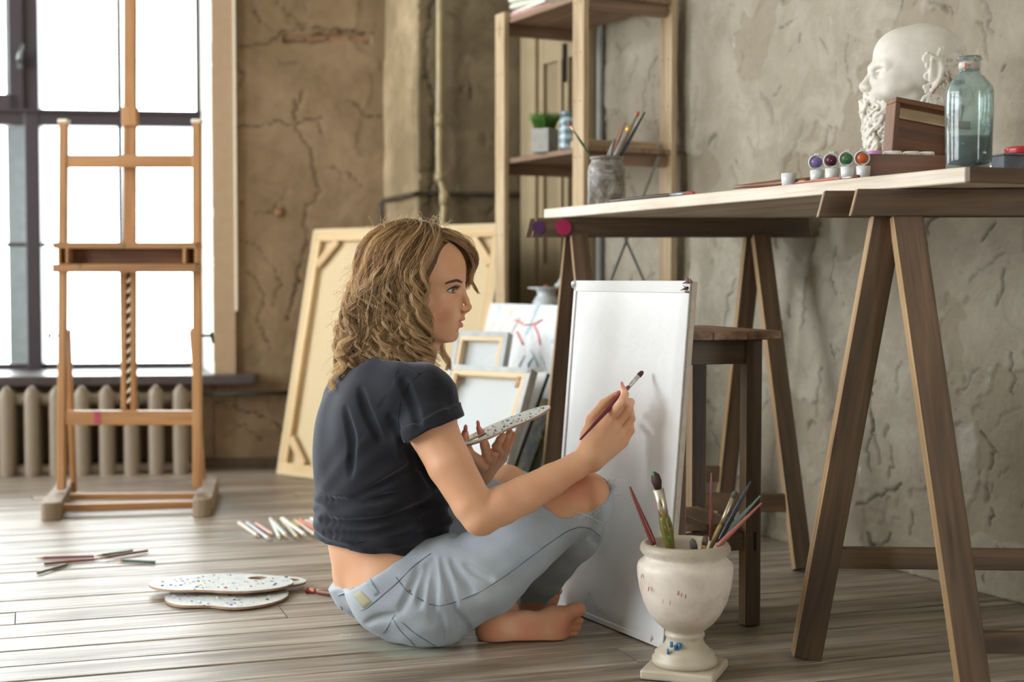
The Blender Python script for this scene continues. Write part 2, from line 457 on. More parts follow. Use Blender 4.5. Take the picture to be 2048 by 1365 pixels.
# right wall line
RA = gnd(1540, 1078); RB = gnd(2007, 1199)
RD = (RB - RA).normalized()                # towards the camera
RN = Vector((RD.y, -RD.x, 0)) 
if RN.x > 0: RN = -RN                       # into the room
def rhit(px, py, d=0.0):
    return onplane(px, py, RA + RN * d, RN)
C0 = rhit(1060, 900); C0.z = 0              # far corner of the right wall
sB, _ = whit(770, 900); Apt = wp(sB, 0, 0)
OE = Vector((math.cos(math.radians(8)), math.sin(math.radians(8)), 0)); ON = Vector((math.sin(math.radians(8)), -math.cos(math.radians(8)), 0))
Bpt = onplane(838, 900, C0, ON); Bpt.z = 0

# floor: every plank its own piece
PA = math.radians(18.3)
FE = Vector((math.cos(PA), math.sin(PA), 0)); FG = Vector((-math.sin(PA), math.cos(PA), 0))
mb = MB(); mb.box((-0.6, 1.2, -0.045), (9.5, 10.5, 0.03))
floor = tag(mb.build('floor', plain('floor_underlay', '#1f1812', 0.95)), kind='structure')
rp = random.Random(3); row_v = -3.6; k = 0
while row_v < 6.2:
    w = 0.104 + rp.uniform(-0.012, 0.012)
    u = -5.2 + rp.uniform(0, 1.4)
    while u < 4.2:
        L = rp.uniform(2.2, 3.8) if row_v > 1.2 else 4.4
        c = FE * (u + L / 2) + FG * (row_v + w / 2)
        near = row_v > 1.0
        gap = rp.uniform(0.0018, 0.0042)
        if abs(row_v - 2.62) < 0.06: gap = 0.007
        if -4.2 < c.x < 3.2 and -3.8 < c.y < 6.4:
            m = MB(); hw = w / 2 - gap / 2; hl = L / 2 - 0.001; ch = 0.0022
            m.rings([[Vector((x, -hw, -0.022)), Vector((x, -hw, -ch)), Vector((x, -hw + ch, 0)), Vector((x, hw - ch, 0)), Vector((x, hw, -ch)), Vector((x, hw, -0.022))] for x in (-hl, hl)], smooth=False)
            o = m.build('plank', M['plank'], floor, Matrix.Translation(c + Vector((0, 0, rp.uniform(-0.0015, 0.0)))) @ Matrix.Rotation(PA, 4, 'Z') @ Matrix.Rotation(rp.uniform(-0.006, 0.006), 4, 'X'))
        u += L
    row_v += w

# back wall (window wall)
sR, _ = whit(425, 500)                      # right edge of the window opening
_, zS = whit(300, 751); zT = 2.62; sL = sR - 3.25
mb = MB()
wbox(mb, -4.2, sR, 0.012, 0.40, 0, zS - 0.03)
wbox(mb, -4.2, sL, 0.012, 0.62, zS - 0.03, HC)
wbox(mb, sL, sR, 0.012, 0.62, zT, HC)
wback = tag(mb.build('wall_back', M['wall_b']), kind='structure')
def wpx(l, d=0.0):
    return [(whit(x, y, d)[0] - sR, whit(x, y, d)[1]) for x, y in l]
ck = [(wpx([(475, 92), (500, 96), (530, 88), (552, 78), (568, 62), (600, 60), (650, 58), (700, 62), (745, 66)]), 0.006),
      (wpx([(475, 255), (520, 252), (548, 242), (585, 252), (610, 243), (640, 236)]), 0.005),
      (wpx([(585, 200), (590, 260), (622, 300), (628, 350), (640, 385), (612, 410), (605, 450), (615, 480), (600, 520), (592, 580), (575, 640)]), 0.006),
      (wpx([(478, 405), (500, 430), (540, 425), (560, 400), (575, 370)]), 0.004),
      (wpx([(475, 135), (488, 160), (478, 175)]), 0.006),
      (wpx([(500, 0), (520, 45), (545, 62)]), 0.005), (wpx([(555, 0), (575, 30), (620, 55)]), 0.004),
      (wpx([(500, 545), (530, 590), (515, 640), (540, 700)]), 0.005), (wpx([(640, 330), (690, 345), (720, 372)]), 0.004),
      (wpx([(690, 200), (735, 235), (765, 230)]), 0.005), (wpx([(480, 480), (520, 500), (560, 560), (545, 620)]), 0.004),
      (wpx([(410, 800), (470, 815), (540, 840), (590, 900)]), 0.005), (wpx([(450, 870), (490, 850), (520, 880)]), 0.004)]
(x0, y0), (x1, y1) = wpx([(566, 82), (745, 68)])
plaster_wall('wall_back_plaster', wp(sR, 0, 0), WE, WI, (Apt - wp(sR, 0, 0)).length + 0.02, HC, 0.007, 5, M['wall_b'], ck, 26, 0.003, 0.004, 0.60,
             slots=[(x0, y0, x1, y1, 0.02)], thick=0.62, parent=wback)
# exposed bricks in the slot
bm_ = plain('exposed_brick', '#8d6a50', 0.9, 0.2)
for i in range(4):
    xa, xb = x0 + 0.004 + i * (x1 - x0) / 4, x0 - 0.004 + (i + 1) * (x1 - x0) / 4
    o = wbuild('brick', bm_, wback, sR + xa, sR + xb, 0.010, 0.05, y0 + 0.006, y1 - 0.008, 0.002)
# pier face and projecting wall
FP = (Bpt - Apt); pl = FP.length; FPd = FP.normalized(); FPn = Vector((-FPd.y, FPd.x, 0)); 
if FPn.x > 0: FPn = -FPn
pier = plaster_wall('wall_pier', Apt, FPd, FPn, pl, HC, 0.008, 8, M['wall_p'], [([(0.30, 0.0), (0.36, 0.6), (0.33, 1.2), (0.37, 1.6), (0.33, 2.4)], 0.007)], 30, 0.004, 0.006, 0.6)
tag(pier, kind='structure')
Lo = (C0 - Bpt).length
ol = plaster_wall('wall_olive', Bpt, OE, ON, Lo + 0.05, HC, 0.008, 9, M['wall_o'],
                  [([(0.03, 0.9), (0.06, 1.2), (0.02, 1.4), (0.08, 1.8), (0.03, 2.4)], 0.008), ([(0.1, 1.55), (0.3, 1.52), (0.5, 1.5)], 0.004)], 30, 0.004, 0.005, 0.57)
tag(ol, kind='structure')
# right wall
Lr = 3.0
def rpx(l):
    return [((rhit(x, y) - C0).dot(RD), rhit(x, y).z) for x, y in l]
rc = [(rpx(l), w) for l, w in [
    ([(1467, 562), (1455, 610), (1447, 655)], 0.006), ([(1745, 765), (1735, 810), (1746, 850), (1733, 900), (1741, 945)], 0.008),
    ([(1712, 1012), (1745, 1000), (1775, 985), (1802, 968)], 0.009), ([(1728, 1102), (1760, 1090), (1777, 1068)], 0.008),
    ([(1980, 1015), (1975, 1055)], 0.006), ([(2012, 545), (2000, 590), (1994, 612)], 0.007), ([(1612, 560), (1606, 620), (1598, 665)], 0.006),
    ([(1642, 740), (1632, 790), (1626, 835)], 0.006), ([(1822, 1022), (1815, 1072)], 0.006), ([(1780, 900), (1790, 930), (1779, 955)], 0.006),
    ([(1962, 484), (1975, 470), (1992, 448)], 0.007), ([(1640, 80), (1657, 112)], 0.004), ([(1697, 70), (1692, 140), (1700, 180)], 0.004),
    ([(1556, 60), (1592, 38)], 0.004), ([(1600, 70), (1598, 85)], 0.007), ([(1885, 15), (1900, 30)], 0.005), ([(2000, 150), (2008, 132)], 0.006),
    ([(1400, 700), (1410, 780), (1400, 840)], 0.006), ([(1420, 860), (1440, 900), (1436, 960)], 0.006), ([(1960, 870), (1985, 900), (1975, 940)], 0.007),
    ([(1290, 160), (1285, 220), (1296, 260)], 0.005), ([(1310, 90), (1306, 200), (1318, 290)], 0.004), ([(1560, 640), (1548, 720), (1560, 800)], 0.005),
    ([(1668, 500), (1660, 560), (1672, 590)], 0.005), ([(1850, 470), (1860, 440), (1885, 425)], 0.009), ([(1590, 300), (1600, 420)], 0.004),
    ([(1740, 600), (1732, 660), (1746, 700)], 0.006), ([(2020, 700), (2026, 790)], 0.006), ([(1660, 250), (1640, 300)], 0.005)]]
wr = plaster_wall('wall_right', C0, RD, RN, Lr, HC, 0.0043, 21, M['wall_r'], rc, 420, 0.0045, 0.006, 0.575, cw=0.45, thick=0.15, fine=0.0022)
tag(wr, kind='structure')
# the rest of the room, mostly outside the frame
E0 = C0 + RD * Lr
mb = MB(); mid = E0 + RD * 2.6 - RN * 0.075; mb.box((mid.x, mid.y, HC / 2), (5.2, 0.15, HC), Matrix.Rotation(math.atan2(RD.y, RD.x), 3, 'Z'))
tag(mb.build('wall_right_near', M['shell']), kind='structure')
XL, YB = -3.5, -3.2
mb = MB(); mb.box((-0.3, 1.3, HC + 0.05), (8.4, 10.6, 0.1)); tag(mb.build('ceiling', M['ceil']), kind='structure')
mb = MB()
opens = [(0.5, 2.4), (3.0, 4.75)]
y = YB
for a, b in opens + [(5.6, 5.6)]:
    mb.box((XL - 0.2, (y + a) / 2, HC / 2), (0.4, a - y, HC)); y = b
for a, b in opens:
    mb.box((XL - 0.2, (a + b) / 2, 0.2), (0.4, b - a, 0.4)); mb.box((XL - 0.2, (a + b) / 2, (2.7 + HC) / 2), (0.4, b - a, HC - 2.7))
tag(mb.build('wall_left', M['shell']), kind='structure')
for i, (a, b) in enumerate(opens):
    w = empty('window_%d' % (i + 2), (XL - 0.15, (a + b) / 2, 0.4), kind='structure')
    for yy in (a + 0.03, (a + b) / 2, b - 0.03):
        m = MB(); m.box((XL - 0.15, yy, 1.55), (0.07, 0.06, 2.3)); m.build('mullion', M['frame'], w)
    for zz in (0.43, 1.9, 2.67):
        m = MB(); m.box((XL - 0.15, (a + b) / 2, zz), (0.06, b - a, 0.06)); m.build('rail', M['frame'], w)
mb = MB(); mb.box((-0.2, YB - 0.1, HC / 2), (7.6, 0.2, HC))
tag(mb.build('wall_front', M['shell']), kind='structure')

# portals help sampling of the daylight in the window openings
def portal(c, sx, sy, d):
    l = bpy.data.lights.new('daylight', 'AREA'); l.shape = 'RECTANGLE'; l.size = sx; l.size_y = sy; l.cycles.is_portal = True
    o = bpy.data.objects.new('daylight', l); COL.objects.link(o); o.location = c
    o.rotation_euler = Vector(d).to_track_quat('-Z', 'Y').to_euler()
    return o
portal(wp((sL + sR) / 2, 0.44, (zS + zT) / 2), abs(sR - sL), zT - zS, WI)
for a, b in opens: portal((XL - 0.25, (a + b) / 2, 1.55), 2.3, b - a, (1, 0, 0)).rotation_euler = Euler((0, -PI / 2, 0))

# window_1
win = empty('window_1', wp((sL + sR) / 2, 0.33, zS), kind='structure')
FD0, FD1 = 0.33, 0.39
def fr(name, x0, y0, x1, y1, d0=FD0, d1=FD1, bw=0.003, mat=None):
    s0, z1_ = whit(x0, y0, d0); s1, z0_ = whit(x1, y1, d0)
    return wbuild(name, mat or M['frame'], win, s0, s1, d0, d1, z0_, z1_, bw)
s405, _ = whit(394, 500, FD0)
zb = whit(300, 737, FD0)[1]; ztr0 = whit(300, 254, FD0)[1]; ztr1 = whit(300, 226, FD0)[1]
s404 = whit(404, 500, FD0)[0]
wbuild('jamb', M['frame'], win, s405, s404 + 0.004, FD0, FD1, zb, zT, 0.003)
wbuild('bottom_rail', M['frame'], win, sL, sR, FD0, FD1, zS - 0.02, zb + 0.02, 0.002)
wbuild('top_rail', M['frame'], win, sL, sR, FD0, FD1, zT - 0.06, zT, 0.003)
wbuild('transom', M['frame'], win, sL, sR, FD0 - 0.012, FD1, ztr0, ztr1, 0.004)
wbuild('transom_lip', M['frame'], win, sL, sR, FD0 - 0.03, FD0, ztr1 - 0.006, ztr1 + 0.006, 0.002)
sm0 = whit(53, 500, FD0)[0]; sm1 = whit(83, 500, FD0)[0]
wbuild('mullion', M['frame'], win, sm0, sm1, FD0 - 0.015, FD1, zb, zT, 0.004)
bay = s405 - sm1
sm2 = sm0 - bay
wbuild('mullion', M['frame'], win, sm2 - (sm1 - sm0), sm2, FD0 - 0.015, FD1, zb, zT, 0.004)
s240 = whit(241, 400, FD0)[0]
wbuild('muntin', M['frame'], win, s240 - 0.011, s240 + 0.005, FD0 + 0.015, FD1 - 0.01, zb, zT)
z490 = whit(241, 490, FD0)[1]
wbuild('muntin', M['frame'], win, sm1, s405, FD0 + 0.015, FD1 - 0.01, z490 - 0.007, z490 + 0.007)
wbuild('muntin', M['frame'], win, sm2, sm0, FD0 + 0.015, FD1 - 0.01, z490 - 0.007, z490 + 0.007)
# opening sash, upper left
ss = whit(20, 100, FD0)[0]
wbuild('sash_stile', M['frame'], win, ss, sm0 + 0.004, FD0 - 0.03, FD1, ztr1, zT - 0.02, 0.004)
wbuild('sash_stile', M['frame'], win, sm2 - 0.004, sm2 + 0.06, FD0 - 0.03, FD1, ztr1, zT - 0.02, 0.004)
zr = whit(10, 190, FD0)[1]
wbuild('sash_rail', M['frame'], win, sm2, sm0, FD0 - 0.03, FD1, ztr1, zr, 0.004)
sh, zh = whit(40, 124, FD0 - 0.03)
m = MB(); m.box(wp(sh, FD0 - 0.035, zh), (0.018, 0.012, 0.05), Matrix.Rotation(A7, 3, 'Z'))
m.tube([wp(sh, FD0 - 0.04, zh), wp(sh, FD0 - 0.065, zh), wp(sh + 0.004, FD0 - 0.068, zh + 0.012), wp(sh + 0.018, FD0 - 0.066, zh + 0.062)], [0.007, 0.007, 0.008, 0.007], 8)
m.build('handle', M['steel'], win)
for a, b in ((sm1, s405), (sm2, sm0), (sL, sm2 - (sm1 - sm0))):
    for c, d in ((zb, ztr0), (ztr1, zT - 0.06)):
        wbuild('glass', M['glass'], win, a, b, FD0 + 0.03, FD0 + 0.034, c, d)
# outside: deep reveals and a pier behind the mullion
mb = MB(); wbox(mb, sR - 0.005, sR + 0.5, 0.40, 0.75, 0, HC)
s27 = whit(30, 500, 0.62)[0]; wbox(mb, s27, s27 + 0.075, 0.5, 0.75, 0, HC); wbox(mb, sL, sR, 0.40, 0.62, 0, zS - 0.05)
tag(mb.build('wall_outside', M['ext']), kind='structure')
# reveal, casing, sill
mb = MB()
q = [wp(s404, 0.33, 0), wp(s404, 0.40, 0), wp(sR + 0.03, 0.40, 0), wp(sR + 0.03, 0.0, 0), wp(sR, 0.0, 0)]
mb.add([p + Vector((0, 0, zS)) for p in q] + [p + Vector((0, 0, zT)) for p in q], [(4, 3, 2, 1, 0), (5, 6, 7, 8, 9)] + [(i, (i + 1) % 5, 5 + (i + 1) % 5, 5 + i) for i in range(5)])
wbox(mb, sL, sR, 0.0, 0.33, zT, zT + 0.01)
tag(mb.build('trim_1', M['reveal']), kind='structure')
s472 = whit(474, 500, -0.03)[0]; s427 = whit(427, 500, -0.03)[0]
_, zc = whit(450, 736, -0.03)
mb = MB(); wbox(mb, s427, s472 - 0.008, -0.03, 0.005, zS, zT + 0.06)
o = mb.build('trim_2', M['trim']); tag(o, kind='structure')
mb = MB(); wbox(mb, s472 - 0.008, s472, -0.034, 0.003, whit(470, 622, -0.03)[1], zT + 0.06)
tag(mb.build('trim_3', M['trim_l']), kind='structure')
s510 = whit(511, 752, -0.08)[0]; zf = whit(300, 751, -0.08)[1]
o = wbuild('trim_sill', M['sill'], None, sL - 0.1, s510, -0.085, 0.33, zf - 0.036, zf, 0.006); tag(o, kind='structure')
# skirting along the wall under the window
o = wbuild('baseboard_back', plain('skirting', '#54432f', 0.7, 0.3), None, -3.2, (Apt - P0).dot(WE), -0.02, 0.02, 0, 0.035, 0.004); tag(o, kind='structure')
dm = -RN * 0.0
mb = MB(); a = C0 + RD * 0.55; 

# radiator
rad = empty('cast_iron_radiator', wp(whit(200, 900, -0.1)[0], -0.1, 0), 'cream cast-iron column radiator below the window sill', 'radiator')
dR = -0.13
zt_, zb_ = whit(200, 772, dR)[1], whit(200, 967, dR)[1]
def rad_section(s):
    m = MB(); h0, h1 = zb_, zt_; hw = 0.026
    def prof(cy, dy, w, z0, z1):
        rs = []
        for i in range(15):
            t = i / 14; z = z0 + (z1 - z0) * t
            e = min(t, 1 - t) * (z1 - z0); k = min(1.0, math.sqrt(max(0.0, 1 - (1 - min(1, e / 0.035)) ** 2))) * 0.75 + 0.25
            rs.append([Vector((w * k * math.copysign(abs(math.cos(a)) ** 0.8, math.cos(a)), cy + dy * math.sin(a), z)) for a in [2 * PI * j / 14 for j in range(14)]])
        m.rings(rs)
    prof(0, 0.022, hw, h0, h1); prof(0.055, 0.022, hw, h0 + 0.01, h1 - 0.01)
    m.box((0, 0.028, h1 - 0.05), (0.03, 0.05, 0.05)); m.box((0, 0.028, h0 + 0.05), (0.03, 0.05, 0.05))
    m.box((0, 0.028, (h0 + h1) / 2), (0.014, 0.045, h1 - h0 - 0.08))
    c = wp(s, dR, 0)
    return m.build('section', M['radiator'], rad, Matrix.Translation(c) @ Matrix.Rotation(A7, 4, 'Z'))
s0 = whit(14, 860, dR)[0]; s1 = whit(361, 860, dR)[0]; ds = (s1 - s0) / 7
sec = rad_section(s0)
for i in list(range(-4, 0)) + list(range(1, 8)):
    o = sec.copy(); COL.objects.link(o); o.matrix_basis = Matrix.Translation(wp(s0 + ds * i, dR, 0)) @ Matrix.Rotation(A7, 4, 'Z')
for z in (zt_ - 0.048, zb_ + 0.045):
    m = MB(); m.tube([wp(s0 - 4 * ds - 0.03, dR + 0.03, z), wp(s1 + 0.035, dR + 0.03, z)], 0.020, 12); m.build('header_pipe', M['radiator'], rad)
for s in (s0 - 3 * ds, s1 - ds):
    wbuild('wall_bracket', M['radiator'], rad, s - 0.01, s + 0.01, dR + 0.03, 0.0, zb_ + 0.02, zb_ + 0.04)

# pipes
def pipe(name, pts, r, label, mat, collars=()):
    m = MB(); m.tube(pts, r, 12); o = m.build(name, M[mat]); tag(o, label, 'pipe')
    for (p, q, rr) in collars:
        c = MB(); c.tube([p, q], rr, 12); c.build('collar', M[mat], o)
    return o
def oh(px, py, d=0.05): return onplane(px, py, Bpt + ON * d, ON)
tp = oh(879, -60, 0.05); 
pipe('heating_pipe', [oh(880, -330), oh(880, -60), oh(880, 150), oh(879, 300), oh(880, 352), oh(889, 385), oh(889, 420), oh(885, 470), oh(885, 700), Vector((oh(885, 900).x, oh(885, 900).y, 0.0))], 0.0125,
     'ochre painted vertical heating pipe climbing the dark wall to the ceiling', 'pipe',
     [(oh(880, 228), oh(880, 254), 0.0165), (oh(880, 347), oh(881, 362), 0.017), (oh(889, 384), oh(889, 410), 0.017)])
pipe('dark_pipe', [oh(766, 700, 0.04), oh(763, 520, 0.05), oh(762, 408, 0.06), oh(772, 400, 0.07), oh(800, 393, 0.07), oh(828, 386, 0.055), oh(900, 387, 0.03), oh(1000, 388, 0.03), oh(1058, 389, 0.03)], 0.007,
     'thin dark pipe running level across the dark wall and turning down', 'pipe', 'pipe_d') if False else None
def wq(px, py, d): s_, z_ = whit(px, py, d); return wp(s_, d, z_)
m = MB(); m.tube([wq(763, 700, -0.02), wq(763, 520, -0.02), wq(762, 408, -0.02), wq(766, 401, -0.03), onplane(800, 394, Apt + FPn * 0.02, FPn), onplane(832, 387, Apt + FPn * 0.02, FPn), oh(840, 386, 0.018), oh(870, 387, 0.016), oh(900, 388, 0.016), oh(1000, 389, 0.016), oh(1057, 390, 0.016)], 0.0075, 10)
tag(m.build('dark_pipe', M['pipe_d']), 'thin dark pipe running level across the wall and turning down at the corner', 'pipe')
m = MB(); m.tube([wp(whit(408, 788, -0.05)[0], -0.05, whit(408, 788, -0.05)[1]), wp(whit(576, 786, -0.05)[0], -0.05, whit(576, 786, -0.05)[1])], 0.008, 10)
tag(m.build('dark_pipe', M['pipe_d']), 'short dark pipe on the wall between the radiator and the big stretched canvas', 'pipe')
m = MB()
mm = frame_m((0, 0, 0), WE, WO, (0, 0, 1)).to_3x3()
sw = MB(); s_, z_ = whit(559, 425)
sw.lathe([(0.004, 0.012), (0.013, 0.010), (0.018, 0.004), (0.018, 0)], wp(s_, 0, z_), 16, frame_m((0, 0, 0), WE, Vector((0, 0, 1)), WI).to_3x3())
tag(sw.build('wall_socket', plain('brown_socket', '#7d5a38', 0.5)), 'small round brown fitting on the cracked wall by the window', 'socket')

# door on the right wall (cream, panelled, seen through the shelf)
def rw(u, d, z): return C0 + RD * u + RN * d + Vector((0, 0, z))
def rbox(name, mat, parent, u0, u1, d0, d1, z0, z1, bw=0.002):
    m = MB(); m.box((0, 0, 0), (u1 - u0, d1 - d0, z1 - z0))
    o = m.build(name, mat, parent, frame_m(rw((u0 + u1) / 2, (d0 + d1) / 2, (z0 + z1) / 2), RD, RN, (0, 0, 1)))
    if bw: bevel(o, bw)
    return o
def ru(px, d=0.02): return (rhit(px, 500, d) - C0).dot(RD)
def rz(px, py, d=0.02): return rhit(px, py, d).z
u0, u1 = 0.015, ru(1180)
dr = empty('door_1', rw(u0, 0, 0), kind='structure')
Dh = rz(1100, 40)
rbox('door_leaf', M['door_d'], dr, u0, u1, 0.0, 0.018, 0, Dh)
rbox('casing', M['door'], dr, u0, ru(1083), 0.0, 0.045, 0, Dh + 0.05)
rbox('casing', M['door'], dr, ru(1172), ru(1190), 0.0, 0.045, 0, Dh + 0.05)
rbox('casing', M['door'], dr, ru(1083), ru(1172), 0.0, 0.04, Dh, Dh + 0.05)
ua, ub = ru(1092), ru(1121)
for a, b in ((ru(1083), ua), (ub, ru(1128)), (ru(1134), ru(1142)), (ru(1165), ru(1172))):
    rbox('stile', M['door'], dr, a, b, 0.018, 0.032, 0.03, Dh)
for z in (0.03, 0.6, Dh - 0.14):
    rbox('door_rail', M['door'], dr, ru(1083), ru(1172), 0.018, 0.030, z, z + 0.12)
rbox('strap', M['black_metal'], dr, ru(1135), ru(1140), 0.032, 0.04, rz(1138, 165), rz(1138, 88), 0.0)
# hanging light grey pipe and dark recess beside the door
m = MB(); uu = ru(1199, 0.013); m.tube([rw(uu, 0.0135, 0), rw(uu, 0.0135, 1.0), rw(uu, 0.0135, 2.9)], 0.010, 12)
tag(m.build('grey_pipe', plain('grey_pipe_paint', '#8d8f8a', 0.5, 0.15)), 'grey painted vertical pipe beside the cream door behind the shelf', 'pipe')
# ------------------------------------------------------------------ table and trestles
ZTB = 0.819; TT = 0.024                     # underside height and thickness of the table top
T1 = onplane(1087, 438, (0, 0, ZTB), (0, 0, 1)); T2 = onplane(1930, 365, (0, 0, ZTB), (0, 0, 1))
TD = (T1 - T2); TL = TD.length; TD.normalize(); TS = Vector((TD.y, -TD.x, 0)); TW = 0.56   # TD away from camera, TS to the right
ZTOP = ZTB + TT
table = empty('table_top', (T1 + T2) / 2 + TS * TW / 2, 'long bleached wooden board lying on two trestles, paint things on it', 'table')
nb = 4
for i in range(nb):
    w = TW / nb; c0 = T2 + TS * (w * (i + 0.5)) + Vector((0, 0, TT / 2))
    beam('plank', c0, c0 + TD * TL, w - 0.0012, TT, TS, M['wood_table'], table, 0.002)
# dark near end batten
c = T2 - TD * 0.006 + TS * TW / 2 + Vector((0, 0, TT / 2))
beam('end_strip', c - TS * TW / 2, c + TS * TW / 2, TT, 0.010, (0, 0, 1), M['wood_dark'], table, 0.001)

def trestle(name, label, Lf, Rt, feet, ztop, bh, ang_axis, leg_w, ends, rails, mats):
    """beam pair from Lf to Rt at height ztop; feet: list of (apex point on beam, foot point)"""
    t = empty(name, (Lf + Rt) / 2 - Vector((0, 0, ztop)), label, 'trestle', 'wooden trestles under the table')
    ax = (Rt - Lf).normalized(); sd = Vector((-ax.y, ax.x, 0))
    g = 0.024
    for k, (o0, o1) in zip((-1, 1), ends):
        a = Lf + ax * o0 + sd * (g * k) - Vector((0, 0, bh / 2)); b = Rt + ax * o1 + sd * (g * k) - Vector((0, 0, bh / 2))
        beam('top_beam', a, b, bh, 0.020, (0, 0, 1), mats, t, 0.0015, cut0=0.25, cut1=-0.15, ends=M['wood_lit_sawn'])
    for (ap, ft, sdir) in feet:
        d = (ft - ap).normalized()
        beam('leg', ap - d * 0.0, ft + Vector((0, 0, 0.004)), leg_w, 0.034, sdir, mats, t, 0.0015, edge=M['wood_lit_sawn'])  # window light painted in as paler wood on the narrow leg sides
    for (a, b, h) in rails:
        beam('cross_rail', a, b, h, 0.020, (0, 0, 1), mats, t, 0.0015)
    return t
# far trestle F
ZB = ZTB - 0.001
fnear = gnd(1605, 1143); ffar = gnd(1441, 1082)
FL = onplane(1062, 437, (0, 0, ZB), (0, 0, 1)); 
FLp = Vector((FL.x, FL.y, ZB))
axF = Vector((1.0, 0.02, 0)).normalized()
FRp = FLp + axF * ((FLp.y / FPX) * (1617 - 1062))
sF = (fnear - ffar); sF.z = 0; half = sF.length / 2; sF.normalize()   # towards the camera
midR = (fnear + ffar) / 2
apR = Vector((midR.x, FLp.y, ZB - 0.044)); 
apL = Vector((atY(1152, 480, FLp.y).x, FLp.y, ZB - 0.044))
def legpair(ap, half, sF):
    return [(ap + sF * 0.018, Vector((ap.x, ap.y, 0)) + sF * half, axF), (ap - sF * 0.018, Vector((ap.x, ap.y, 0)) - sF * half, axF)]
fsp = Vector((0.35, -0.94, 0)).normalized()
FF = legpair(apL, 0.21, fsp) + [(apR + fsp * 0.018, fnear, axF), (apR - fsp * 0.018 , ffar, axF)]
def onleg(l, z):
    a, b, _ = l; k = (a.z - z) / (a.z - b.z); return a + (b - a) * k
rails = []
for i, j, z, h in ((0, 2, 0.150, 0.042), (1, 3, 0.175, 0.04)):
    p, q = onleg(FF[i], z), onleg(FF[j], z); u = (q - p).normalized()
    rails.append((p + u * 0.019, q - u * 0.019, h))
trF = trestle('trestle', 'far trestle under the table end, purple and crimson dots on its beam', FLp, FRp, FF, ZB, 0.046, axF, 0.042, ((0.006, 0), (-0.008, -0.01)), rails, M['wood_dark'])
for px, r, colr in ((1077, 0.0155, '#4a1d52'), (1127, 0.0195, '#a3174f')):
    p = atY(px, 455, FLp.y - 0.0352); m = MB()
    m.lathe([(r, 0), (r, 0.0012)], (0, 0, 0), 28, Matrix.Rotation(PI / 2, 3, 'X'), smooth=False)
    m.build('painted_dot', plain('dot_paint', colr, 0.45, 0.1), trF, Matrix.Translation(p))
for ap in (apL, apR):
    for k in (1,):
        c = ap + axF * 0.024 + Vector((0, 0, -0.078)); m = MB(); m.box((0, 0, 0), (0.010, 0.07, 0.055)); o = m.build('gusset', M['wood_dark'], trF, Matrix.Translation(c)); bevel(o, 0.001)
for px, dz in ((1155, 0), (1535, 0)):
    for q in (0.012, 0.032):
        p = atY(px + (q - 0.02) * 100, 456, FLp.y - 0.0342); p.z = ZB - q
        m = MB(); m.lathe([(0.0032, 0), (0.0032, 0.0010)], (0, 0, 0), 10, Matrix.Rotation(PI / 2, 3, 'X'), smooth=False); m.build('screw', M['screw'], trF, Matrix.Translation(p))
# near trestle N
YN = 0.149 * FPX / (558 - 380)
NL = atY(1672, 379, YN); NLp = Vector((NL.x, NL.y, ZB))
axN = Vector((1.0, -0.06, 0)).normalized(); NRp = NLp + axN * 0.72
apN = Vector((atY(1781, 440, YN).x, YN, ZB - 0.043)); nfar = gnd(1612, 1318)
nf = nfar - apN; nf.z = 0
nn = onplane(1952, 1372, Vector((apN.x, apN.y, 0)) - nf * 0.0 + Vector((0, 0, 0.02)), (0, 0, 1))
nnear = gnd(1948, 1392)
# the near leg runs down from the apex past the lower frame edge
apN2 = apN + axN * 0.46
spN = Vector((-nf.y, nf.x, 0)).normalized()
def mkN(ap, sh):
    return [(ap + Vector((nf.x, nf.y, 0)) * 0.045, nfar + sh, axN), (ap - Vector((0.0, 0.018, 0)) + axN * 0.020, nnear + sh, axN)]
NN = mkN(apN, Vector((0, 0, 0))) + mkN(apN2, axN * 0.46)
rails = []
p, q = onleg(NN[0], 0.185), onleg(NN[2], 0.185); u = (q - p).normalized(); rails.append((p + u * 0.02, q - u * 0.02, 0.036))
p, q = onleg(NN[1], 0.085), onleg(NN[3], 0.085); u = (q - p).normalized(); rails.append((p + u * 0.02, q - u * 0.02, 0.034))
trN = trestle('trestle', 'near trestle in front of the wall, holding up the table end with the bottle', NLp, NRp, NN, ZB, 0.045, axN, 0.050, ((0.024, 0), (-0.022, 0)), rails, M['wood_dark'])
for q in (0.012, 0.032):
    p = atY(1818, 400, YN - 0.035); p.z = ZB - q
    m = MB(); m.lathe([(0.003, 0), (0.003, 0.001)], (0, 0, 0), 10, Matrix.Rotation(PI / 2, 3, 'X'), smooth=False); m.build('screw', M['screw'], trN, Matrix.Translation(p))
c = apN + axN * 0.046 + Vector((0, 0, -0.07)); m = MB(); m.box((0, 0, 0), (0.016, 0.06, 0.05)); o = m.build('gusset', M['wood_dark'], trN, Matrix.Translation(c)); bevel(o, 0.001)

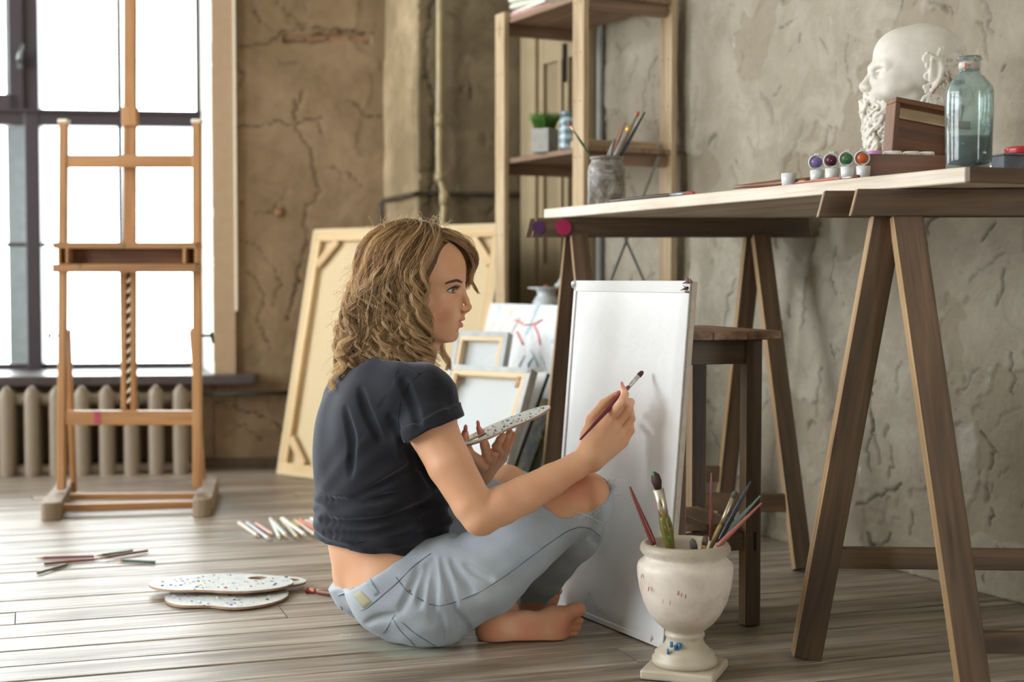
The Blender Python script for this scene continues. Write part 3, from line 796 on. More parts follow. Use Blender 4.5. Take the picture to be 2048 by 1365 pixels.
# ------------------------------------------------------------------ stool
NRf = gnd(1506, 1253); NRf = Vector((NRf.x, NRf.y, 0))
SU = Vector((0.955, 0.297, 0)).normalized(); SV = Vector((-SU.y, SU.x, 0))
zs = 0.572
stool = empty('stool', NRf + SV * 0.14 - SU * 0.08, 'tall dark wooden stool behind the white canvas, between the trestles', 'stool')
lw = 0.032; su, sv = 0.158, 0.25
lc = NRf + SV * lw / 2
for a in (0, 1):
    for b in (0, 1):
        c = lc - SU * (su * a) + SV * (sv * b)
        beam('leg', c + Vector((0, 0, 0.0)), c + Vector((0, 0, zs - 0.018)), lw, lw, SU, M['wood_stool'], stool, 0.0015, edge=M['wood_lit_sawn'])  # narrow leg sides coloured paler, as if lit from the window
def rail(name, a, b, z, h, th=0.018, mat='wood_stool'):
    u = (b - a).normalized()
    beam(name, a + u * lw / 2 + Vector((0, 0, z)), b - u * lw / 2 + Vector((0, 0, z)), h, th, (0, 0, 1), M[mat], stool, 0.001)
A, B, Cc, D = lc - SU * su, lc, lc + SV * sv, lc - SU * su + SV * sv
for z, h in ((zs - 0.018 - 0.024, 0.046), (0.165, 0.036)):
    rail('rail', A, B, z, h); rail('rail', B, Cc, z, h); rail('rail', D, Cc, z, h); rail('rail', A, D, z, h)
for c in (A, B):                             # wedged tenon ends
    p = c - SV * (lw / 2 + 0.0004) + Vector((0, 0, 0.165)) + SU * 0.003
    m = MB(); m.box((0, 0, 0), (0.005, 0.001, 0.036)); m.build('tenon_slot', plain('slot_dark', '#1c130c', 0.9), stool, frame_m(p, SU, SV, (0, 0, 1)))
sc_ = (A + Cc) / 2 + SU * 0.014 + Vector((0, 0, zs - 0.009))
for k in range(3):
    w = (su + 0.055) / 3
    cc = sc_ + SU * (w * (k - 1)); beam('seat_board', cc - SV * (sv / 2 + 0.045), cc + SV * (sv / 2 + 0.045), w - 0.001, 0.017, SU, M['wood_seat'], stool, 0.002)
for k in range(2):
    w = (su - lw) / 2 + 0.012
    cc = (A + Cc) / 2 + SU * (w * (k - 0.5)) + Vector((0, 0, 0.19)); beam('foot_shelf_board', cc - SV * (sv / 2 - 0.02), cc + SV * (sv / 2 - 0.02), w - 0.002, 0.012, SU, M['wood_seat'], stool, 0.001)

# ------------------------------------------------------------------ shelf rack
Rr = Vector((0.442, 3.99, 0)); Wn = Vector((-RN.x, -RN.y, 0)).normalized(); Wd = -RD   # Wd: along the wall, away
def shelf_pt(px, Y): return Vector(((px - 1024) / FPX * Y, Y, 0))
# post centres
PR = onplane(1334, 600, RA + RN * 0.040, RN); PR.z = 0
PM = None
best = None
for i in range(100, 500):
    q = PR + RN * (i / 1000.0)
    e_ = abs(1024 + FPX * q.x / q.y - 1160)
    if best is None or e_ < best[0]: best = (e_, q)
PM = best[1]; SD = (PR - PM).length
best = None
for i in range(200, 900):
    q = PM - RD * (i / 1000.0)
    e_ = abs(1024 + FPX * q.x / q.y - 1004)
    if best is None or e_ < best[0]: best = (e_, q)
PL = best[1]; P4 = PL + (PR - PM)
SLn = (PL - PM).length
rack = empty('shelf_rack', (PM + P4) / 2, 'open pine shelf rack with three boards standing in front of the cream door', 'shelf')
hp = atY(1004, 27, PL.y).z
uM = (PL - PM).normalized(); uD = (PR - PM).normalized()
def post(p):
    o = beam('post', p, p + Vector((0, 0, hp)), 0.060, 0.016, uM, M['wood_shelf'], rack, 0.0012)
    return o
posts = [post(p) for p in (PM, PL, PR, P4)]
zmid = atY(1004, 331, PL.y).z; ztp = atY(1004, 52, PL.y).z
for zz in (zmid, ztp, 0.545, 0.06):
    for a, b in ((PM, PR), (PL, P4)):
        beam('shelf_rail', a + uD * 0.0085 + Vector((0, 0, zz - 0.012)), b - uD * 0.0085 + Vector((0, 0, zz - 0.012)), 0.032, 0.020, (0, 0, 1), M['wood_board'], rack, 0.001)
    nb_ = 3
    for k in range(nb_):
        w = (SD - 0.018) / nb_
        c = PM + uD * 0.009 + uD * (w * (k + 0.5)) + Vector((0, 0, zz + 0.004 + 0.008))
        beam('shelf_board', c - uM * 0.028, c + uM * (SLn + 0.028), w - 0.002, 0.015, uD, M['wood_board'], rack, 0.0012)
ZM = zmid + 0.0195; ZT = ztp + 0.0195; ZL = 0.545 + 0.0195
for p in (PM, PL, PR):
    for zz in (0.2, 0.35, 0.62, 0.8, zmid - 0.01, 1.15, 1.28, ztp - 0.01):
        for dx in (-0.009, 0.009):
            q = p - uD * 0.0085 + uM * dx * 1.6
            m = MB(); m.lathe([(0.0018, 0), (0.0018, 0.0012)], (0, 0, 0), 8, frame_m((0, 0, 0), uM, (0, 0, 1), -uD).to_3x3(), smooth=False)
            m.build('screw', M['screw'], rack, Matrix.Translation(q + Vector((0, 0, zz))))
# crossed flat metal braces on the near end
def yplane(px, py): return onplane(px, py, PM - uM * 0.033, -uM)
for a, b in (((1318, 312), (1219, 570)), ((1180, 322), (1292, 574))):
    p, q = yplane(*a), yplane(*b); 
    if a[0] == 1180: p = p - uM * 0.004; q = q - uM * 0.004
    beam('cross_brace', p, q, 0.007, 0.002, uD, M['steel'], rack, 0.0)

# ------------------------------------------------------------------ easel
FEY = gnd(103, 1043).y
easel = empty('studio_easel', gnd(258, 1010), 'tall orange beech studio easel standing in front of the window', 'easel')
XA = Vector((1, 0.015, 0)).normalized()
fl0, fl1 = gnd(101, 1044), gnd(134, 993); fr0, fr1 = gnd(404, 1036), gnd(424, 986)
def foot(p0, p1):
    d = (p1 - p0).normalized(); s = Vector((d.y, -d.x, 0)); hw = 0.027; L = (p1 - p0).length
    poly = [(-hw, 0.02)] + [(-hw * math.cos(a), 0.02 - 0.02 * math.sin(a)) for a in [PI * k / 8 for k in range(1, 8)]] + [(hw, 0.02), (hw * 0.8, L), (-hw * 0.8, L)]
    m = MB(); m.prism(poly, 0.0, 0.052, frame_m((0, 0, 0), (1, 0, 0), (0, 1, 0), (0, 0, 1)))
    o = m.build('foot', M['foot'], easel, frame_m(p0, s, d, (0, 0, 1))); bevel(o, 0.004)
foot(fl0, fl1); foot(fr0, fr1)
YP = fl0.y + 0.20
def ep(px, py, Y=None): return atY(px, py, Y if Y else YP)
def ebeam(name, a, b, w, t, side=XA, Y=None, mat='wood_easel', bw=0.002):
    return beam(name, ep(a[0], a[1], Y), ep(b[0], b[1], Y), w, t, side, M[mat], easel, bw)
px2m = YP / FPX
ebeam('post', (123.5, 980), (128, 247), 15 * px2m, 0.03); ebeam('post', (395, 975), (394, 247), 16 * px2m, 0.03)
for px in (128, 394):
    p = ep(px, 243); m = MB(); m.box((0, 0, 0), (0.028, 0.034, 0.012)); bevel(m.build('post_cap', M['trim_l'], easel, Matrix.Translation(p)), 0.003)
YM = YP + 0.03
ebeam('mast', (260, 500), (261, -120), 24 * px2m, 0.022, Y=YM)
ebeam('mast_clamp', (261, 253), (260, 215), 30 * px2m, 0.035, Y=YM - 0.004)
ebeam('crossbar', (135, 323), (388, 323), 25 * px2m, 0.022, side=(0, 0, 1))
ebeam('crossbar', (131, 836), (388, 836), 29 * px2m, 0.022, side=(0, 0, 1))
m = ep(194, 836, YP - 0.0118); mb = MB(); mb.box((0, 0, 0), (0.016, 0.0012, 0.036)); mb.build('paint_mark', plain('pink_paint', '#b0465f', 0.5), easel, Matrix.Translation(m))
# lower slotted mast
for px in (248.5, 267.5): ebeam('slotted_mast', (px, 545), (px, 820), 10.5 * px2m, 0.022, Y=YM)
ebeam('slot_back', (258, 545), (258, 820), 10 * px2m, 0.006, Y=YM + 0.008, mat='wood_dark')
for k in range(13):
    y0_ = 560 + k * 20
    a, b = ep(254, y0_ + 6, YM - 0.004), ep(262, y0_ - 4, YM - 0.004)
    beam('ratchet_tooth', a, b, 0.007, 0.008, (0, 0, 1), M['trim_l'], easel, 0.0)
# tray
t0, t1 = ep(118, 492, YP - 0.02), ep(401, 492, YP - 0.02)
beam('tray_top', t0 - Vector((0, 0.015, 0)), t1 - Vector((0, 0.015, 0)), 0.018, 0.08, (0, 0, 1), M['wood_easel_p'], easel, 0.002)
t0, t1 = ep(116, 537, YP - 0.02), ep(401, 537, YP - 0.02)
beam('tray_shelf', t0 - Vector((0, 0.015, 0)), t1 - Vector((0, 0.015, 0)), 0.024, 0.08, (0, 0, 1), M['wood_easel_p'], easel, 0.002)
t0, t1 = ep(120, 513, YP - 0.02), ep(400, 513, YP - 0.02)
beam('tray_back', t0 + Vector((0, 0.0, 0)), t1 + Vector((0, 0.0, 0)), 0.062, 0.01, (0, 0, 1), M['wood_box'], easel, 0.001)
for px in (124, 140, 373, 396):
    a, b = ep(px, 497, YP - 0.045), ep(px, 527, YP - 0.045); beam('tray_divider', a, b, 0.008, 0.06, XA, M['wood_easel'], easel, 0.001)
# back struts
def strut(a, ya, b, yb, w=0.014): beam('back_strut', atY(a[0], a[1], ya), atY(b[0], b[1], yb), w, 0.025, XA, M['wood_easel'], easel, 0.002)
strut((136, 662), YP + 0.03, (148, 984), fl1.y - 0.03); strut((384, 660), YP + 0.03, (406, 962), fr1.y - 0.03)
# lower stretchers
beam('stretcher', atY(126, 1016, fl0.y + 0.10), atY(388, 1009, fr0.y + 0.10), 0.020, 0.026, (0, 0, 1), M['wood_easel'], easel, 0.002)
beam('stretcher', atY(140, 994, fl0.y + 0.24), atY(394, 992, fr0.y + 0.24), 0.018, 0.024, (0, 0, 1), M['wood_easel'], easel, 0.002)
for px, sg in ((118, -1), (404, 1)):
    p = ep(px, 672); m = MB(); q = p + XA * (0.028 * sg); m.tube([p, q], 0.004, 8)
    m.tube([q + Vector((0, 0, 0.01)), q, q + Vector((0.004 * sg, 0, -0.022))], [0.004, 0.005, 0.003], 8); m.build('wing_bolt', M['black_metal'], easel)

# ------------------------------------------------------------------ canvases
M['linen'] = plain('raw_linen', '#cbb893', 0.9, 0.04, 300, 0.2)
M['wood_pale'] = wood('pale_stretcher_bar', '#c9ad83', '#e2cda8', '#efe0c3', 0.7, 0.6, knots=False)
M['grey_canvas'] = plain('grey_primed_canvas', '#cbd0d2', 0.85, 0.04, 200, 0.2)
M['gesso'] = plain('white_gesso', '#d9dad8', 0.6, 0.03, 200, 0.15)
def canvas_back(name, label, BR, bd, ld, w, rise, th, bar, cloth, corner=0.0, keys=False, group=None, edge=None, wood_='wood_stretch'):
    """stretched canvas seen from the back. BR = bottom right corner, bd = base direction to the LEFT, ld = lean vector of the top"""
    up = (Vector((0, 0, rise)) + ld); L = up.length; up.normalize(); bd = Vector(bd).normalized()
    nrm = bd.cross(up)
    if nrm.y > 0: nrm = -nrm                    # towards the camera
    c = empty(name, BR + bd * w / 2, label, 'canvas', group)
    def P(a, b, d=0.0): return BR + bd * a + up * b + nrm * d
    beam('stretcher_bar', P(0, bar / 2), P(w, bar / 2), bar, th, up, M[wood_], c, 0.0015)
    beam('stretcher_bar', P(0, L - bar / 2), P(w, L - bar / 2), bar, th, up, M[wood_], c, 0.0015)
    beam('stretcher_bar', P(bar / 2, bar), P(bar / 2, L - bar), bar, th, bd, M[wood_], c, 0.0015)
    beam('stretcher_bar', P(w - bar / 2, bar), P(w - bar / 2, L - bar), bar, th, bd, M[wood_], c, 0.0015)
    m = MB(); m.box((0, 0, 0), (w + 0.004, L + 0.004, 0.003)); m.build('cloth', cloth, c, frame_m(P(w / 2, L / 2, -th / 2 - 0.0015), bd, up, nrm))
    # cloth turned over the edges
    e = 0.012
    for a0, b0, a1, b1 in ((0, -0.001, w, -0.001), (0, L + 0.001, w, L + 0.001), (-0.001, 0, -0.001, L), (w + 0.001, 0, w + 0.001, L)):
        s_ = up if a0 == 0 and a1 == w else bd
        beam('folded_edge', P(a0, b0, 0.0), P(a1, b1, 0.0), 0.002, th + 0.003, s_, edge or cloth, c, 0.0)
    for a0, b0, a1, b1, s_ in ((0, L - e / 2, w, L - e / 2, up), (0, e / 2, w, e / 2, up), (e / 2, 0, e / 2, L, bd), (w - e / 2, 0, w - e / 2, L, bd)):
        beam('tacked_margin', P(a0, b0, th / 2 + 0.0008), P(a1, b1, th / 2 + 0.0008), e, 0.0015, s_, edge or cloth, c, 0.0)
    if corner:
        for (a, b, sa, sb) in ((w - bar, L - bar, -1, -1), (w - bar, bar, -1, 1), (bar, L - bar, 1, -1), (bar, bar, 1, 1)):
            p, q = P(a + sa * corner, b, th / 2 - 0.006), P(a, b + sb * corner, th / 2 - 0.006)
            beam('corner_brace', p, q, 0.028, 0.012, (up * sb + bd * (-sa) if False else up.cross(nrm) * 1.0), M[wood_], c, 0.001)
    if keys:
        for a, b in ((w - bar - 0.006, L - bar - 0.012), (bar + 0.006, L - bar - 0.012)):
            m = MB(); m.box((0, 0, 0), (0.011, 0.030, 0.006)); bevel(m.build('corner_key', M['wood_edge'], c, frame_m(P(a, b, th / 2 - 0.001), bd, up, nrm)), 0.001)
    return c, P, up, nrm, L
# big one leaning on the wall
BL = gnd(559, 949); TLp = atY(633, 463, 5.08)
lean = Vector((TLp.x - BL.x, TLp.y - BL.y, 0)); bdir = Vector((lean.y, -lean.x, 0)).normalized()
w_ = 0.73
for i in range(700, 1300):
    q = Vector((TLp.x, TLp.y, TLp.z)) + bdir * (i / 1000.0)
    if project(q)[0] > 1012: w_ = i / 1000.0; break
print('big canvas', w_, bdir)
BRb = BL + bdir * w_
canvas_back('large_stretched_canvas', 'largest stretched canvas, raw linen back and pine bars, leaning behind the woman', BRb + Vector((0, 0, 0.002)), -bdir, lean, w_, TLp.z, 0.022, 0.040, M['linen'], 0.085)
# two smaller ones in front of the shelf
SC = 0.955
TR = atY(1068, 742, 3.91 * SC); TLc = atY(905, 734, 4.08 * SC)
bd_ = (TLc - TR); bd_.z = 0; wc = bd_.length; bd_.normalize()
ln_ = Vector((-bd_.y, bd_.x, 0)); ln_ = ln_ if ln_.y > 0 else -ln_
ln_ = (ln_ * 0.8 + Vector((0.6, 0.45, 0)) * 0.6).normalized() * 0.20; ln_ = ln_ - bd_ * ln_.dot(bd_)
BRc = Vector((TR.x, TR.y, 0)) - ln_
c2, *_r = canvas_back('grey_canvas', 'grey canvas turned backwards, frontmost of the small stack left of the trestle leg', BRc, bd_, ln_, wc, TR.z, 0.026, 0.026, M['grey_canvas'], 0, True, 'canvases stacked against the shelf rack', plain('grey_edge', '#c2c6c6', 0.8), 'wood_pale')
TR2 = atY(1020, 668, 3.93); TL2 = atY(918, 662, 4.02)
b2 = (TL2 - TR2); b2.z = 0; w2 = b2.length; b2.normalize()
l2 = Vector((-b2.y, b2.x, 0)); l2 = (l2 if l2.y > 0 else -l2) * 0.16
canvas_back('grey_canvas', 'smaller grey canvas turned backwards, its top bar just behind the frontmost one', Vector((TR2.x, TR2.y, 0)) - l2, b2, l2, w2, TR2.z, 0.022, 0.024, M['grey_canvas'], 0, False, 'canvases stacked against the shelf rack', plain('grey_edge_b', '#bbbfc0', 0.8), 'wood_pale')
# painted canvas leaning on the rack
pt = NT('abstract_painting')
vv = pt.coords((1, 1, 1)); n1 = pt.noise(vv, 9, 6, 0.7, 1.5); n2 = pt.noise(pt.coords((1, 1, 1), rot=(0.4, 0.3, 0.8)), 6, 5, 0.6, 2.0); n3 = pt.noise(pt.coords((3, 1, 1)), 16, 6, 0.75, 1.0)
cc = pt.ramp(n3, [(0.35, '#c9cfd3'), (0.6, '#e4e6e8')])
cc = pt.mix(pt.ramp(n1, [(0.575, 0.0), (0.60, 0.55), (0.66, 0.0)]), cc, '#d8b95a')
cc = pt.mix(pt.ramp(n2, [(0.57, 0.0), (0.61, 0.8)]), cc, '#8fb4c4')
pt.color(cc); pt.set(Roughness=0.55); pt.bump(n3, 0.4, 0.002)
off = -uD * 0.024
TLa = Vector((PL.x, PL.y, 0)) + off - uM * (-0.012); La = SLn + 0.05
zA = atY(990, 608, TLa.y).z
leanA = uD * 0.150
def panel(name, label, top_l, dirv, w, z, lean_v, th, mat, edge_mat=None, group='canvases stacked against the shelf rack'):
    base = Vector((top_l.x, top_l.y, 0)) - lean_v; up = Vector((0, 0, z)) + lean_v; L = up.length; up.normalize()
    dirv = dirv.normalized(); n = dirv.cross(up)
    if n.dot(lean_v) > 0: n = -n
    c = empty(name, base + dirv * w / 2, label, 'canvas', group)
    m = MB(); m.box((0, 0, 0), (w, L, th)); o = m.build('side', edge_mat or mat, c, frame_m(base + dirv * w / 2 + up * L / 2, dirv, up, n)); bevel(o, 0.0015)
    m = MB(); m.box((0, 0, 0), (w, L, 0.0015)); o = m.build('painted_face', mat, c, frame_m(base + dirv * w / 2 + up * L / 2 + n * (th / 2 + 0.0005), dirv, up, n))
    return c, base, up, n, L
cA, bA, uA, nA, LA = panel('painted_canvas', 'white canvas with loose red and blue brush strokes leaning on the shelf rack', TLa, -uM, La, zA, leanA, 0.016, pt.m, M['gesso'])
red = plain('red_stroke', '#dd8578', 0.5, 0.25, 90); blu = plain('blue_stroke', '#8fb3bf', 0.5, 0.25, 90)
def paint_on(px): return onplane(px[0], px[1], bA + nA * 0.0095, nA)
for pts, rr in ((((1032, 640), (1050, 650), (1072, 648), (1085, 640)), 0.007), (((1068, 648), (1078, 668), (1082, 690)), 0.005), (((1036, 664), (1048, 690), (1040, 672)), 0.006), (((1040, 636), (1024, 665), (1018, 700), (1012, 735)), 0.0025)):
    m = MB(); m.tube([paint_on(p) for p in pts], rr, 8, flat=0.3); m.build('red_brush_stroke', red, cA)
for pts, rr in ((((1062, 700), (1070, 714), (1078, 735)), 0.005), (((1050, 712), (1042, 728), (1036, 742)), 0.006), (((1066, 716), (1058, 730), (1060, 744)), 0.007), (((1082, 712), (1090, 728), (1094, 742)), 0.004)):
    m = MB(); m.tube([paint_on(p) for p in pts], [rr * 0.5, rr, rr * 0.6], 8, flat=0.2); m.build('blue_brush_stroke', blu, cA)
# thin panels between the front canvas and the painting
TR3 = atY(1098, 748, 3.80); l3 = leanA * 1.15
bd3 = -uM
pd_ = plain('dark_gold_painting', '#3b3618', 0.5, 0.5, 9)
panel('board', 'white board with black edges wedged between the front canvas and the painting', TR3 - bd3 * 0.065, bd3, 0.065, TR3.z, l3, 0.010, M['gesso'], plain('black_edge', '#1b1d19', 0.6))
TR4 = atY(1104, 802, 3.80) + uD * 0.012
gp = NT('dark_gold'); gn = gp.noise(gp.coords((1, 1, 1)), 18, 4, 0.6, 1.0); gp.color(gp.ramp(gn, [(0.4, '#1d2016'), (0.55, '#5d5412'), (0.7, '#a2962c')])); gp.set(Roughness=0.5)
panel('board', 'dark green and gold painted board standing behind the white board', TR4 - bd3 * 0.26, bd3, 0.262, TR4.z, l3 * 0.85, 0.010, gp.m)

# the white canvas she paints on
wbr = gnd(1329, 1301); wtr = atY(1384, 561, wbr.y + 0.035)
kx = gnd(1165, 1234); bdw = Vector((kx.x - wbr.x, kx.y - wbr.y, 0)).normalized()
lw_ = Vector((-bdw.y, bdw.x, 0)); lw_ = lw_ if lw_.x > 0 else -lw_
ta = None
for i in range(0, 300):
    q = wbr + lw_ * (i / 1000.0) + Vector((0, 0, 0.66)); pq = project(q)
    if ta is None or abs(pq[0] - 1384) < ta[0]: ta = (abs(pq[0] - 1384), i / 1000.0)
leanW = lw_ * ta[1]
zW = None
for i in range(500, 800):
    q = wbr + leanW + Vector((0, 0, i / 1000.0)); 
    if zW is None or abs(project(q)[1] - 562) < zW[0]: zW = (abs(project(q)[1] - 562), i / 1000.0)
zW = zW[1]
wW = None
for i in range(200, 700):
    q = wbr + leanW + Vector((0, 0, zW)) + bdw * (i / 1000.0)
    if wW is None or abs(project(q)[0] - 1154) < wW[0]: wW = (abs(project(q)[0] - 1154), i / 1000.0)
wW = wW[1]
up = (Vector((0, 0, zW)) + leanW); LW = up.length; up.normalize(); nW = bdw.cross(up); nW = nW if nW.dot(leanW) < 0 else -nW
print('white canvas', wbr, leanW, zW, wW, nW)
wc_ = empty('white_canvas', wbr + bdw * wW / 2, 'tall blank white canvas standing on the floor in front of the woman', 'canvas')
wm = NT('glossy_white_ground'); wv = wm.noise(wm.coords((1, 1, 1)), 7, 5, 0.6, 0.8); wv2 = wm.noise(wm.coords((1, 1, 1)), 55, 5, 0.7)
wm.color(wm.ramp(wv, [(0.3, '#dfe1e3'), (0.7, '#e8eaeb')])); wm.set(Roughness=0.33); wm.bump(wv2, 0.18, 0.002); wm.bump(wv, 0.25, 0.006)
M['whitecanvas'] = wm.m
def WP(a, b, d=0.0): return wbr + bdw * a + up * b + nW * d
# rippled board face
m = MB(); nx, ny = 24, 36; rs_ = np.random.RandomState(4); rp_ = fbm(nx + 1, ny + 1, wW, LW, 6, 3, rs_)
vs = []; fs = []
for i in range(nx + 1):
    for j in range(ny + 1):
        a, b = wW * i / nx, LW * j / ny; edge = min(i, nx - i, j, ny - j); vs.append(WP(a, b, (0.004 + (rp_[i, j] - 0.5) * 0.003 if edge else 0.0)))
for i in range(nx):
    for j in range(ny): fs.append((i * (ny + 1) + j, (i + 1) * (ny + 1) + j, (i + 1) * (ny + 1) + j + 1, i * (ny + 1) + j + 1))
m.add(vs, fs, True); m.build('primed_face', M['whitecanvas'], wc_)
m = MB(); m.box((0, 0, 0), (wW, LW, 0.012)); bevel(m.build('board', plain('canvas_side', '#c9bfb2', 0.8, 0.1, 60), wc_, frame_m(WP(wW / 2, LW / 2, -0.0065), bdw, up, nW)), 0.002)
for (a0, b0, a1, b1, s_, nm) in ((0, LW - 0.011, wW, LW - 0.011, up, 'taped_edge'), (0.004, 0, 0.004, LW, bdw, 'taped_edge'), (0, 0.007, wW, 0.007, up, 'taped_edge'), (wW - 0.004, 0, wW - 0.004, LW, bdw, 'taped_edge')):
    beam(nm, WP(a0, b0, 0.0042), WP(a1, b1, 0.0042), 0.022 if b0 > 0.3 and a1 == wW else 0.010, 0.003, s_, M['gesso'], wc_, 0.0008)
wp_ = plain('worn_paper_corner', '#8b7563', 0.9, 0.5, 120)
m = MB(); rc_ = random.Random(5)
for k in range(9):
    a, b = rc_.uniform(-0.006, 0.012), LW - rc_.uniform(-0.002, 0.022); m.tube([WP(a, b, 0.006), WP(a + rc_.uniform(-0.008, 0.008), b + rc_.uniform(-0.006, 0.008), 0.012)], [0.004, 0.0015], 5, flat=0.5)
m.build('frayed_corner', wp_, wc_)
m = MB(); m.tube([WP(0.002, LW - 0.012, 0.006), WP(0.010, LW - 0.016, 0.007)], [0.005, 0.003], 8, flat=0.4); m.build('dark_hole', plain('corner_hole', '#2a231e', 0.9), wc_)
m = MB(); m.tube([WP(wW + 0.004, LW - 0.004, 0.004), WP(wW - 0.003, LW - 0.012, 0.006)], [0.006, 0.007], 8); m.build('bent_corner', M['gesso'], wc_)
for (px, py, cl) in ((1302, 1278, '#c4675a'), (1172, 1200, '#6c9cc4'), (1178, 1188, '#6c9cc4'), (1190, 1215, '#8fb4d4')):
    q = onplane(px, py, WP(0, 0, 0.0065), nW); m = MB(); m.tube([q - up * 0.006, q, q + up * 0.006], [0.0008, 0.002, 0.0006], 6, flat=0.3); m.build('paint_fleck', plain('fleck', cl, 0.5), wc_)
# ------------------------------------------------------------------ brushes, pencils, pots
def pmat(name, c, rough=0.4, var=0.1, **k): 
    key = 'p_' + name
    if key not in M: M[key] = plain(name, c, rough, var, 60, 0.1, **k)
    return M[key]
def brush(p0, p1, label, group, handle='#7a2f27', ferrule='#b9b6ad', hair='#5a2018', r=0.0032, hair_r=None, hl=0.10, fl=0.16, name='paintbrush', flat=1.0, category='brush'):
    """p0 = butt end of the handle, p1 = tip of the bristles"""
    p0 = Vector(p0); p1 = Vector(p1); d = p1 - p0; P = lambda t: p0 + d * t
    o = empty(name, p0, label, category, group); hair_r = hair_r or r * 1.15
    a = 1 - hl - fl
    m = MB(); m.tube([P(0), P(0.01), P(a * 0.3), P(a * 0.75), P(a * 0.92), P(a)], [r * 0.25, r * 0.45, r * 0.75, r * 1.15, r * 1.05, r * 0.8], 10); m.build('handle', pmat('lacquer_' + handle[1:], handle, 0.3), o)
    m = MB(); m.tube([P(a - 0.005), P(a + fl * 0.3), P(a + fl)], [r * 0.85, r * 0.9, r * 1.0], 10); m.build('ferrule', pmat('ferrule_' + ferrule[1:], ferrule, 0.3, metal=0.7), o)
    m = MB(); m.tube([P(a + fl - 0.002), P(a + fl + hl * 0.45), P(a + fl + hl * 0.8), P(1)], [r * 0.95, hair_r, hair_r * 0.8, r * 0.2], 10, flat=flat); m.build('bristles', pmat('bristle_' + hair[1:], hair, 0.7, 0.3), o)
    return o
def pencil(p0, p1, label, group, col, r=0.0036, name='pencil', tip=True):
    p0 = Vector(p0); p1 = Vector(p1); d = p1 - p0; L = d.length; P = lambda x: p0 + d * (x / L)
    o = empty(name, p0, label, 'pencil', group)
    m = MB(); m.tube([P(0), P(L - 0.020)], r, 6, smooth=False); m.build('shaft', pmat('pencil_' + col[1:], col, 0.35), o)
    m = MB(); m.tube([P(L - 0.0205), P(L - 0.006)], [r, r * 0.35], 8); m.build('sharpened_wood', M['wood_edge'], o)
    m = MB(); m.tube([P(L - 0.0062), P(L)], [r * 0.36, r * 0.05], 6); m.build('lead', pmat('lead_' + col[1:], col, 0.5), o)
    return o
# pencils scattered on the left floor
G1 = 'pencils scattered on the floor in front of the easel'
def gp_(x, y, z=0.0038): return gnd(x, y, z)
pencil(gp_(188, 1113), gp_(71, 1117), 'reddish pencil lying far left of its pile, pointing at the radiator', G1, '#8e4440')
pencil(gp_(88, 1128), gp_(206, 1118), 'brown pencil lying in the middle of the loose pile', G1, '#7d4a2e')
pencil(gp_(75, 1147), gp_(144, 1127), 'short olive pencil lying nearest in the loose pile', G1, '#5d6040')
pencil(gp_(295, 1102, 0.005), gp_(200, 1117, 0.0075), 'brown pencil with dark tip leaning over the others at the right of the pile', G1, '#8a4b32')
pencil(gp_(265, 1102), gp_(188, 1113), 'dark green pencil half under the brown one', G1, '#39523c')
pencil(gp_(310, 1125), gp_(230, 1121), 'dark green pencil lying alone at the right end of the pile', G1, '#2f4a36')
# crayons behind her back
G2 = 'pale crayons laid out behind the woman'
cl = ['#e6d8c8', '#c9cfd2', '#d8b0a8', '#dfe3dc', '#cfd8d0', '#e6e2c8', '#e2c46a', '#dfe0d8', '#e8dfd0', '#c96f5c', '#d9d5cc', '#e5e1d6']
cr = [(478, 1046, 518, 1074), (494, 1046, 540, 1080), (512, 1048, 546, 1070), (541, 1038, 560, 1078), (547, 1044, 574, 1074), (563, 1038, 596, 1078), (586, 1044, 600, 1056), (565, 1037, 612, 1072), (590, 1042, 634, 1073), (600, 1040, 640, 1064), (612, 1042, 645, 1058), (622, 1038, 650, 1050)]
nm_ = ['cream', 'grey-blue', 'pink', 'white', 'pale green', 'ivory', 'yellow', 'off-white', 'sand', 'red', 'light grey', 'bone']
for i, (a, b, c, d) in enumerate(cr):
    zc_ = 0.0052 + (0.009 if i in (4, 7, 9, 11) else 0.0); o = pencil(gnd(a, b, zc_), gnd(c, d, zc_), '%s crayon, number %s from the left in the row behind the woman' % (nm_[i], ['one', 'two', 'three', 'four', 'five', 'six', 'seven', 'eight', 'nine', 'ten', 'eleven', 'twelve'][i]), G2, cl[i], 0.0050, 'crayon')
    o['category'] = 'crayon'
    o.location.z += 0.0
brush(gnd(700, 1192, 0.006), gnd(610, 1181, 0.006), 'thick brown handled brush lying on the floor behind the seated woman', None, '#7b4a35', '#a2553f', '#7b2f2a', 0.0062, name='paintbrush')

